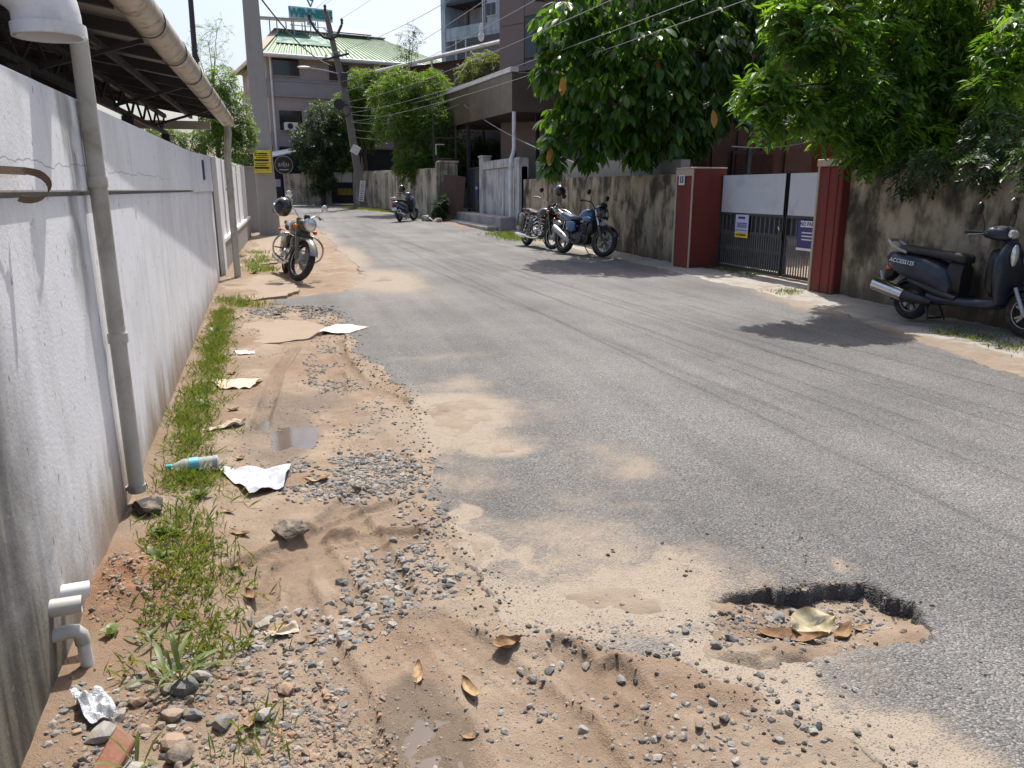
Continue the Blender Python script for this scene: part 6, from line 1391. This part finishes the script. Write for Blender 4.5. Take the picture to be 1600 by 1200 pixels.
keep_ = (fbm(xx*2.5, yy*1.4, 3, 91) > .40) | ((yy > 4.8) & (rng.random(520) < .75)); cx, cy = xx[keep_], yy[keep_]
parts = [blades(cx, cy, 4600, .045, (.035,.12), (.035,.08), .6, .9), blades(cx, cy, 2600, .045, (.02,.045), (.3,.5), .6, 1.3), blades(cx, cy, 1200, .06, (.06,.12), (.03,.06), .9, 1.4)]
far_ = np.array([(-.55,14.5),(-.45,13.9),(-.6,15.2),(-.4,14.2),(-.5,16.2),(-.62,17.3),(-.45,15.5),(-.7,10.3),(-.62,10.1),(-.52,9.9)])
parts.append(blades(far_[:,0], far_[:,1], 1500, .14, (.06,.16), (.05,.10), .7, .8))
g2 = np.array([(6.55,5.2),(6.45,4.9),(6.6,5.6),(6.5,4.5),(6.65,6.0),(6.6,6.3),(6.4,4.2),(6.7,5.0),(6.75,9.3),(7.35,11.9),(7.38,11.6),(7.38,11.2)])
parts.append(blades(g2[:,0], g2[:,1], 2600, .12, (.03,.09), (.08,.2), .5, 1.0))
g3 = np.array([(3.5,39),(3.8,38.6),(4.2,38),(4.6,37.2),(4.0,39.3),(4.9,36.4),(3.0,39.4),(6.0,21),(6.0,20.2),(6.1,21.8),(5.95,19.6)])
parts.append(blades(g3[:,0], g3[:,1], 2600, .3, (.08,.22), (.08,.14), .55, .9))
P, D, N, L, W, T, O = [np.concatenate(x) for x in zip(*parts)]
V, Fq, Ft, k = leaf_geo(P, D, N, L, W, .3, .3)
o = link('grass', np_mesh('grass', V, None, Ft, dict(tint=np.repeat(T,4), old=np.repeat(O,4)), smooth=False), L_GRASS); props(o, 'short green grass and weeds along the wall foot and road edges', 'grass', kind='stuff')
bpy.data.objects.remove(root)
def weed(label, loc, nl, ll, lw, mat, spread=1., tint=.55, grp=None, droop=.35, jit=.012):
    x, y = loc; t = thing('weed', label, 'weed', (x, y, sz(x,y)-.005), 0, grp)
    for k in range(nl):
        a = 2*math.pi*(k+random.random()*.7)/nl; l_ = spread*random.uniform(.15,1.5); a += random.uniform(-.6,.6); D = np.array([[math.cos(a)*l_, math.sin(a)*l_, 1.]]); N = np.array([[-math.cos(a),-math.sin(a),l_]])
        Lf = random.uniform(*ll); V, Fq, Ft, kk = leaf_geo(np.zeros((1,3)), D, N, np.array([Lf]), np.array([Lf*lw*random.uniform(.8,1.2)]), .3, droop, True)
        V = V + np.array([random.uniform(-jit,jit), random.uniform(-jit,jit), 0]); link('leaf', np_mesh('leaf', V, Fq, Ft, dict(tint=np.full(len(V), min(1,max(0,random.gauss(tint,.2)))), old=np.zeros(len(V)))), mat, t)
    return t
weed('large weed with long arching blades among the rubble in the foreground', (-.40,2.27), 22, (.10,.30), .06, L_GRASS, .9, .5, droop=.5, jit=.045)
weed('single tall grass weed at the bottom edge beside the brick fragment', (-.47,1.90), 5, (.12,.24), .08, L_GRASS, .5, .65)
weed('yellow leaved seedling beside the grey elbow pipe', (-.66,2.58), 9, (.04,.075), .6, L_PALE, .8, .95)
weed('broad leaved weed below the stubby waste pipes', (-.52,2.55), 16, (.06,.16), .10, L_GRASS, 1.0, .45, droop=.5, jit=.04)
weed('bushy weed near the dark stone at the drainpipe foot', (-.60,3.35), 16, (.05,.10), .4, L_GRASS, 1.0, .5)
weed('small weed on the red earth heap', (-.58,3.05), 12, (.05,.10), .3, L_GRASS, 1.0, .5)
weed('weed just below the plastic bottle', (-.50,3.75), 14, (.05,.11), .25, L_GRASS, 1.0, .5)
weed('dark weed at the near foot of the white wall end', (-.75,8.1), 16, (.08,.16), .3, L_GRASS, 1.0, .4)
weed('weed on the soil halfway along the white wall', (-.62,5.4), 14, (.06,.12), .25, L_GRASS, 1.0, .6)
weed('weed at the foot of the grey downpipe', (-.55,13.55), 18, (.10,.22), .25, L_GRASS, .9, .6)

# ================================================================== STONES, GRAVEL, LITTER
def ico():
    bm = bmesh.new(); bmesh.ops.create_icosphere(bm, subdivisions=1, radius=1); V = np.array([v.co[:] for v in bm.verts]); F_ = np.array([[v.index for v in f.verts] for f in bm.faces]); bm.free(); return V, F_
IV, IF = ico()
def rotm(n_):
    q = rng.normal(size=(n_,4)); q /= np.linalg.norm(q,axis=1,keepdims=True); w_,x,y,z = q.T
    return np.stack([1-2*(y*y+z*z),2*(x*y-z*w_),2*(x*z+y*w_),2*(x*y+z*w_),1-2*(x*x+z*z),2*(y*z-x*w_),2*(x*z-y*w_),2*(y*z+x*w_),1-2*(x*x+y*y)],1).reshape(-1,3,3)
def stones_geo(x, y, r, sink=.35, flat=.75):
    n_ = len(x); J = rng.uniform(.62,1.15,(n_,12)); S = rng.uniform(.65,1.2,(n_,1,3)); Vl = IV[None]*J[:,:,None]*S
    Vl = np.einsum('nij,nkj->nki', rotm(n_), Vl)*r[:,None,None]; Vl[:,:,2] *= flat
    z = sza(x, y) + r*flat*(1-sink*1.6)*.62
    return Vl + np.stack([x,y,z-r*.18],1)[:,None,:]
def stonemat(name, cols, rough=.85, dusty=.7):
    n = NT(name); P = n.pos(); t = n.attr('tint')
    c = n.ramp(t, [(i/(len(cols)-1), k) for i, k in enumerate(cols)]); nn_ = n.noise(P, 120, 4, .6)
    c = n.mix(n.ss(nn_, .3, .7, 0, .5), c, n.mix(1, c, (1.5,1.45,1.35), 'MULTIPLY')); c = n.mix(n.ss(n.noise(P, 30, 4), .42, .66, 0, dusty), c, (.30,.24,.175))
    n.set(col=c, rough=rough, spec=.3, nrm=n.bump(n.noise(P, 200, 4), .5, .004)); return n.m
M_GRAV = stonemat('grey_gravel', [(.075,.08,.085),(.14,.145,.15),(.20,.20,.20),(.29,.285,.27)])
M_RUBB = stonemat('brown_rubble', [(.09,.08,.072),(.16,.13,.11),(.24,.19,.15),(.30,.17,.10)])
M_CRUMB = stonemat('tar_crumbs', [(.02,.02,.021),(.04,.04,.04),(.075,.07,.066)])
def scatter(name, label, spots, mat):
    Vs = []; Ts = []
    for (cx, cy, rx, ry, n_, r0, r1) in spots:
        a = rng.random(n_)*2*math.pi; q = np.sqrt(rng.random(n_))*(1+.25*(rng.random(n_)<.2)); x = cx+np.cos(a)*q*rx; y = cy+np.sin(a)*q*ry
        ok = fbm(x*3.2, y*3.2, 3, 95) > rng.uniform(.30,.5,n_); x, y = x[ok], y[ok]; ok = x > np.interp(y,[.5,12.7],[-.69,-1.0]); x, y = x[ok], y[ok]
        r_ = r0+(r1-r0)*rng.random(len(x))**2; Vs.append(stones_geo(x, y, r_)); Ts.append(np.repeat(rng.random(len(x)),12))
    V = np.concatenate(Vs); n_ = len(V); F_ = (IF[None]+(np.arange(n_)*12)[:,None,None]).reshape(-1,3)
    o = link(name, np_mesh(name, V.reshape(-1,3), None, F_, dict(tint=np.concatenate(Ts)), smooth=False), mat); props(o, label, 'gravel', kind='stuff'); return o
scatter('gravel', 'loose grey crushed stone lying in patches on the soil strip', [(.24,3.95,.38,.34,1500,.009,.024),(.36,2.80,.24,.26,430,.006,.024),(.05,2.52,.28,.16,220,.006,.026),(.0,9.45,.48,.42,900,.012,.03),(.28,6.5,.22,.8,700,.008,.022),(.35,5.3,.25,.7,400,.006,.018),(1.0,1.9,.45,.34,420,.005,.016),(.6,2.1,.5,.5,500,.003,.010),(.1,4.4,.6,.5,300,.005,.014),(-.35,2.1,.45,.35,900,.006,.018),(1.2,1.75,.4,.3,260,.004,.018),(1.68,2.05,.30,.16,520,.004,.015),(1.88,2.1,.12,.1,160,.004,.014),(.45,8.2,.3,.7,300,.008,.02),(.52,3.3,.12,.5,260,.008,.022)], M_GRAV)
scatter('rubble_bits', 'small brown and orange broken bits scattered over the soil', [(-.12,1.85,.32,.22,1700,.003,.013),(-.3,2.0,.4,.35,900,.004,.02),(-.45,3.2,.35,1.6,1300,.002,.010),(-.1,3.4,.6,1.6,2200,.0015,.006),(.4,2.0,.7,.6,1800,.0015,.006),(.1,6,.6,1.6,1500,.003,.008),(-.6,8.5,.25,2.0,500,.005,.02),(-.62,2.95,.16,.25,350,.004,.018)], M_RUBB)
xs_ = []; ys_ = []
yy = rng.uniform(1.3,9.5,2400); xx = xl(yy)+rng.normal(size=2400)*.13; dm = road_mask(xx,yy); ok = np.abs(dm) < .11; xs_.append(xx[ok]); ys_.append(yy[ok])
a = rng.random(420)*2*math.pi; xx = POT[0]+np.cos(a)*.37*rng.normal(.95,.12,420); yy = POT[1]+np.sin(a)*.22*rng.normal(.95,.12,420); ok = (np.sin(a) > -.2); xx = xx[ok]; yy = yy[ok]; xs_.append(xx); ys_.append(yy)
xx = rng.uniform(.8,2.2,160); yy = rng.uniform(1.5,2.8,160); xs_.append(xx); ys_.append(yy)
x = np.concatenate(xs_); y = np.concatenate(ys_); r_ = .003+.011*rng.random(len(x))**2.5
V = stones_geo(x, y, r_); F_ = (IF[None]+(np.arange(len(x))*12)[:,None,None]).reshape(-1,3)
o = link('tar_crumbs', np_mesh('tar_crumbs', V.reshape(-1,3), None, F_, dict(tint=np.repeat(rng.random(len(x)),12)), smooth=False), M_CRUMB); props(o, 'black crumbs of broken tar along the road edge and pothole rim', 'tar crumbs', kind='stuff')

def rock(name, label, x, y, r, mat, cat='stone', grp=None, sc=(1,1,.75), sub=3, seed=0, amp=.35, sink=.3, tint=None):
    bm = bmesh.new(); bmesh.ops.create_icosphere(bm, subdivisions=sub, radius=1)
    V = np.array([v.co[:] for v in bm.verts])
    fac = [unit(np.array([[random.gauss(0,1),random.gauss(0,1),random.gauss(0,1)]]))[0] for _ in range(16)]
    for f in fac:
        h = random.uniform(.48,.85); d = V@f; V = V - np.maximum(d-h,0)[:,None]*f*1.0
    nz = (fbm(V[:,0]*2.2+seed*7, V[:,1]*2.2+V[:,2]*1.7, 4, seed)-.5)*amp; V = V*(1+nz)[:,None]*np.array(sc)*r
    a = random.random()*6.28; ca, sa = math.cos(a), math.sin(a); V = np.stack([V[:,0]*ca-V[:,1]*sa, V[:,0]*sa+V[:,1]*ca, V[:,2]],1)
    F_ = np.array([[v.index for v in f.verts] for f in bm.faces]); bm.free()
    me = np_mesh(name, V, None, F_, dict(tint=np.full(len(V), random.random() if tint is None else tint)), smooth=False); me.shade_smooth(); me.set_sharp_from_angle(angle=R(16))
    o = link(name, me, mat); o.location = (x, y, sz(x,y)+r*sc[2]*(1-2*sink)); props(o, label, cat, grp); return o
M_LUMP = stonemat('mud_caked_rock', [(.06,.05,.04),(.11,.095,.08),(.2,.16,.12)])
rock('rock', 'big pitted dark rock lying on the sandy strip', -.07, 3.27, .105, M_LUMP, 'rock', sc=(1.1,.8,.66), sub=4, seed=23, amp=.55, tint=.4, sink=.32)
rock('rock', 'black rounded rock at the foot of the drainpipe', -.70, 3.62, .085, M_CRUMB, 'rock', sc=(.9,1,.7), seed=4, tint=.6)
rock('rock', 'grey stone half sunk in the sand near the weeds', -.16, 2.60, .045, M_GRAV, 'rock', sc=(1.2,.8,.5), seed=5, tint=.9)
ORDN = ['nearest','second nearest','third nearest','fourth nearest','fifth nearest','sixth nearest','seventh nearest','eighth nearest','ninth nearest','tenth nearest','eleventh nearest','twelfth nearest','thirteenth nearest','fourteenth nearest','fifteenth nearest','sixteenth nearest']
def rock_field(spots, anchors, grp, r0, r1, brown, seed):
    """loose stones, each told apart by its rank of distance from a thing one can find"""
    near_ = {}
    for q in spots:
        a = min(anchors, key=lambda s_: math.hypot(s_[0]-q[0], s_[1]-q[1])); near_.setdefault(a, []).append(q)
    k = seed
    for a, L_ in near_.items():
        L_.sort(key=lambda q: math.hypot(a[0]-q[0], a[1]-q[1]))
        for i_, q in enumerate(L_[:16]):
            br = random.random() < brown; k += 1
            rock('stone', ('brown' if br else 'grey')+' angular stone '+ORDN[i_]+' to the '+a[2], q[0], q[1], random.uniform(r0,r1), M_RUBB if br else M_GRAV, 'stone', grp, sc=(1.1,.85,.65), sub=2, seed=k, amp=.3)
sp_ = []
for k in range(44):
    x = random.uniform(-.68,-.05); y = random.uniform(1.78,2.42) if x < -.3 else random.uniform(1.75,2.2)
    if x > -.3 and random.random() < .5: x -= .3
    if all(math.hypot(x-a_[0],y-a_[1]) > .04 for a_ in sp_): sp_.append((x,y))
rock_field(sp_, [(-.62,2.19,'crumpled plastic scrap'),(-.53,1.95,'brick fragment'),(-.40,2.27,'large arching weed'),(-.70,2.44,'grey elbow pipe'),(-.12,1.9,'orange gravel by the wheel rut')], 'rubble stones at the near wall foot', .018, .052, .6, 10)
sp_ = [(random.uniform(.45,1.35), random.uniform(1.55,2.25)) for k in range(24)]
rock_field(sp_, [(.62,2.21,'crumpled brown leaf at the asphalt edge'),(.45,2.04,'yellowish leaf in the wheel rut'),(1.585,2.0,'long brown leaf in the pothole')], 'stones strewn before the pothole', .011, .024, .15, 70)
for k, (x, y, r_) in enumerate(((1.66,2.17,.03),(1.74,2.2,.026),(1.70,2.12,.022),(1.60,2.15,.02),(1.84,2.16,.02),(1.35,2.0,.028),(1.28,1.98,.022))):
    rock('stone', ['largest grey stone against the back wall of the pothole','grey stone in the back right of the pothole','grey stone just behind the pale pothole leaf','smallest grey stone at the back left of the pothole','grey stone in the right corner of the pothole','larger grey stone at the left mouth of the pothole','smaller grey stone at the left mouth of the pothole'][k], x, y, r_, M_GRAV, 'stone', 'stones in the pothole', sc=(1.1,.9,.65), sub=2, seed=110+k)
s = MB(); s.add([(-.03,-.07,-.02),(.035,-.075,-.022),(.03,.06,-.02),(-.028,.075,-.02),(-.033,-.065,.022),(.03,-.07,.026),(.034,.045,.02),(-.03,.07,.024)],[(3,2,1,0),(4,5,6,7),(0,1,5,4),(1,2,6,5),(2,3,7,6),(3,0,4,7)])
o = s.build('brick_fragment', plain('brick_red', (.24,.105,.065), .9, var=.25, vs_=25, bump=.5, dirt=(.26,.19,.13), dirt_amt=.6, dirt_sc=20), None, bevel=.006); o.location = (-.53,1.95,sz(-.53,1.95)+.03); o.rotation_euler = (.35,.25,-.3); props(o, 'reddish brick fragment at the bottom edge', 'brick')
for k, (x, y, r_, lab) in enumerate(((5.15,29.35,.30,'broken concrete lump beside the far scooter'),(5.45,29.0,.2,'smaller broken concrete lump beside the far bush'))):
    rock('rock', lab, x, y, r_, M_CONC, 'rock', sc=(1.5,.9,.6), seed=140+k, amp=.4)

# ---- dry leaves
n = NT('dry_leaf'); P = n.obj(); rd = n.rnd()
c = n.mix(rd, (.20,.115,.055), (.38,.265,.145)); c = n.mix(n.ss(n.noise(P, 30, 4), .45, .7), c, (.15,.075,.035)); c = n.mix(n.ss(n.noise(P, 9, 3), .5, .7, 0, .5), c, (.50,.38,.22))
n.set(col=c, rough=.7, spec=.3, nrm=n.bump(n.noise(P, 60, 3), .5, .004)); M_DLEAF = n.m
n = NT('pale_dry_leaf'); P = n.obj(); c = n.mix(n.ss(n.noise(P, 14, 4), .4, .65), (.52,.46,.30), (.30,.24,.12)); n.set(col=c, rough=.65, nrm=n.bump(n.noise(P, 60, 3), .4, .004)); M_DLEAFP = n.m
def dry_leaf(label, x, y, L, W, yaw, curl, bend, mat=None, lift=.004, roll=0, pitch=0):
    nu, nv = 14, 9; V = []
    ph = random.random()*9
    for i in range(nu):
        u = i/(nu-1); w_ = W*.5*(math.sin(math.pi*min(1,u*.98+.02))**.7)*(1-.25*u)+.0015
        for j in range(nv):
            v = -1+2*j/(nv-1); yy_ = v*w_*(1+.08*math.sin(u*17+ph)); th = v*curl*(.6+.6*u); rc = w_/max(curl*(.6+.6*u),1e-3)
            xx_ = (u-.5)*L; zz = rc*(1-math.cos(th)); yc = rc*math.sin(th)
            zz += bend*L*(u-.5)**2*2 + .05*W*math.sin(u*11+v*3+ph) - .05*W*math.exp(-(v/.12)**2)
            V.append((xx_, yc, zz))
    V = np.array(V); i = np.arange((nu-1)*nv).reshape(nu-1,nv)[:,:-1].ravel(); F_ = np.stack([i,i+1,i+1+nv,i+nv],1); k = len(V)
    nr = np.tile(np.array([0,0,-.0012]),(k,1)); V = np.vstack([V, V+nr]); F_ = np.vstack([F_, F_[:,::-1]+k])
    o = link('dry_leaf', np_mesh('dry_leaf', V, F_), mat or M_DLEAF); o.rotation_euler = (roll, pitch, yaw); o.location = (x, y, sz(x,y)+lift); props(o, label, 'leaf'); 
    s = MB(); s.tube([(-L*.5,0,bend*L*.5),(-L*.62,.004,bend*L*.5+.004)],.0015,5); s.build('stalk', M_BARK, o); return o
dry_leaf('curled tan dry leaf on the grey gravel patch', .07,3.9,.13,.075,.2,.7,.3)
dry_leaf('crumpled brown dry leaf at the end of the asphalt edge', .62,2.21,.10,.085,.1,1.3,.35, lift=.001)
dry_leaf('narrow tan dry leaf in the wheel rut, left of the pair', .31,2.17,.125,.045,1.35,1.2,.25)
dry_leaf('narrow yellowish dry leaf in the wheel rut, right of the pair', .45,2.04,.115,.05,1.75,1.2,.3)
dry_leaf('small torn grey brown dry leaf near the wet mud', .42,1.85,.07,.025,.1,.6,.3)
dry_leaf('reddish dry leaf beside the weeds', -.12,2.52,.08,.05,.6,.8,.3)
dry_leaf('yellow brown dry leaf on the stones below the weeds', -.03,2.45,.075,.045,-.3,1.0,.3)
dry_leaf('small brown dry leaf on the sand left of the pitted rock', -.30,3.05,.08,.03,.1,.9,.3)
dry_leaf('large pale dry leaf standing up in the pothole', 1.70,2.05,.20,.14,.15,.35,.25, M_DLEAFP, lift=.035, roll=.55)
dry_leaf('long brown dry leaf at the front of the pothole', 1.585,2.0,.24,.085,-.42,.9,.25, lift=.006)
dry_leaf('curled brown dry leaf on the right of the pothole', 1.79,1.99,.14,.06,.55,1.1,.35, lift=.006)
dry_leaf('small dry leaf in the right corner of the pothole', 1.90,2.02,.09,.035,.2,1.0,.3)
dry_leaf('dry leaf lying on the far gravel', -.16,9.3,.14,.09,.9,.8,.4)
ORD = ['first','second','third','fourth','fifth','sixth','seventh','eighth','ninth','tenth','eleventh','twelfth','thirteenth','fourteenth']
for k, (x, y) in enumerate(sorted(((-.62,8.2),(-.66,7.6),(-.55,7.1),(-.5,6.4),(-.42,5.3),(-.33,4.3),(-.35,3.55),(-.28,3.3),(-.72,9.1),(-.60,9.0),(-.22,2.75),(-.2,2.05),(-.47,3.0),(-.66,4.6)), key=lambda q: q[1])):
    o = dry_leaf('small brown dry leaf in the wall grass, '+ORD[k]+' counting away from the camera', x, y, random.uniform(.05,.1), random.uniform(.025,.05), random.random()*6, 1.0, .4); o['group'] = 'dry leaves in the wall grass'

# ---- papers
n = NT('white_paper'); P = n.obj(); n.set(col=n.mix(n.noise(P, 12, 4), (.34,.35,.39), (.43,.44,.48)), rough=.75); M_PAPER = n.m
n = NT('newsprint'); P = n.obj(); c = n.mix(n.ss(n.noise(P, 7, 3), .55, .6, 0, .55), (.64,.62,.58), (.50,.16,.12)); n.set(col=c, rough=.8); M_NEWS = n.m
n = NT('dirty_paper'); P = n.obj(); n.set(col=n.mix(n.noise(P, 9, 5), (.42,.31,.21), (.62,.54,.44)), rough=.85); M_DPAPER = n.m
n = NT('shiny_plastic_film'); P = n.obj(); n.set(col=n.mix(n.noise(P, 25, 4), (.42,.44,.48), (.66,.68,.70)), rough=.25, spec=.7, nrm=n.bump(n.noise(P, 45, 4, .7), .9, .02)); M_SCRAP = n.m
def paper(name, label, corners, mat, crump=.012, seed=0, n_=18, lift=.004, fold=0, cat='paper'):
    a, b, c, d = [np.array(q, float) for q in corners]; V = []
    for i in range(n_):
        for j in range(n_):
            u, v = i/(n_-1), j/(n_-1); p = (a*(1-u)+b*u)*(1-v)+(d*(1-u)+c*u)*v; V.append((p[0],p[1],u,v))
    V = np.array(V); z = sza(V[:,0],V[:,1]); z = np.maximum(z, np.percentile(z,60)-.005)
    f1 = np.abs(fbm(V[:,2]*2.3+seed, V[:,3]*2.3, 2, seed)-.5)*2; zz = z + lift + crump*f1*2.2 + (fbm(V[:,2]*6, V[:,3]*6+seed, 2, seed+2)-.5)*crump*.6
    if fold: zz = zz + fold*np.clip(V[:,2]-.62,0,1)*np.clip(.55-np.abs(V[:,3]-.5),0,1)*2
    Vp = np.stack([V[:,0],V[:,1],zz],1); i = np.arange((n_-1)*n_).reshape(n_-1,n_)[:,:-1].ravel(); F_ = np.stack([i,i+1,i+1+n_,i+n_],1); k = len(Vp)
    org = Vp.mean(0); Vp = Vp-org; Vp = np.vstack([Vp, Vp-np.array([0,0,.001])]); F_ = np.vstack([F_, F_[:,::-1]+k])
    me = np_mesh(name, Vp, F_, smooth=False); o = link(name, me, mat); o.location = org; return props(o, label, cat)
paper('paper_sheet', 'folded white paper sheet lying next to the plastic bottle', [(-.44,4.14),(-.06,4.10),(-.10,3.80),(-.26,3.72)], M_PAPER, .018, 3, fold=.09, lift=.01)
paper('newspaper', 'flat white newspaper scrap with red print on the asphalt edge', [(.26,8.1),(.44,8.45),(.78,8.15),(.52,7.85)], M_NEWS, .008, 5)
paper('dirty_paper', 'flattened tan paper on the soil beside the grass', [(-.64,6.15),(-.25,6.15),(-.34,5.85),(-.55,5.85)], M_DPAPER, .014, 8)
paper('paper_strip', 'twisted pale paper strip above the puddle', [(-.58,4.80),(-.36,4.92),(-.33,4.98),(-.42,4.99)], M_DPAPER, .02, 11, lift=.008)
paper('plastic_scrap', 'crumpled shiny white plastic scrap on the rubble', [(-.70,2.24),(-.62,2.26),(-.555,2.13),(-.62,2.10)], M_SCRAP, .022, 14, n_=26, lift=.02, cat='plastic scrap')
paper('paper_scrap', 'small pinkish paper scrap by the weeds', [(-.17,2.50),(-.06,2.53),(-.05,2.47),(-.14,2.45)], M_DPAPER, .012, 17)
paper('paper_scrap', 'pale paper scrap at the grass edge far along the wall', [(-.52,7.2),(-.36,7.25),(-.34,7.12),(-.48,7.08)], M_NEWS, .012, 19)

# ---- plastic bottle lying in the grass
n = NT('clear_plastic'); n.set(col=(.72,.80,.80), rough=.08, spec=.8, alpha=.38); M_CLEAR = n.m
M_TEALP = plain('teal_plastic', (.02,.36,.36), .35, bump=0); M_LABELB = plain('bottle_label', (.10,.45,.52), .4, var=.3, vs_=30, bump=0)
p0 = Vector((-.67,4.10,0)); p1 = Vector((-.43,4.135,0)); p0.z = sz(p0.x,p0.y)+.045; p1.z = sz(p1.x,p1.y)+.05
t = thing('plastic_bottle', 'clear plastic water bottle with teal cap lying in the grass', 'bottle', p0)
Mx = (p1-p0).to_track_quat('Z','Y').to_matrix().to_4x4(); s = MB()
prof = [(.013,.0),(.013,.02),(.016,.03),(.028,.055),(.035,.075)]+[(.035-.002*(k%2),.08+.012*k) for k in range(13)]+[(.034,.238),(.028,.245),(.005,.24)]
s.lathe(prof, 22, Mx); s.build('bottle_body', M_CLEAR, t)
s = MB(); s.lathe([(.004,-.012),(.016,-.012),(.0165,.012),(.004,.012)],18,Mx); s.build('cap', M_TEALP, t)
s = MB(); s.lathe([(.0358,.10),(.0362,.10),(.0362,.145),(.0358,.145)],22,Mx,closed=True); s.build('label_band', M_LABELB, t)
s = MB(); s.lathe([(.005,.212),(.028,.212),(.028,.236),(.005,.236)],18,Mx); s.build('base_shade', plain('dark_base_shade', (.04,.05,.06), .2, bump=0), t)  # dark disc standing in for the shade at the bottle's base
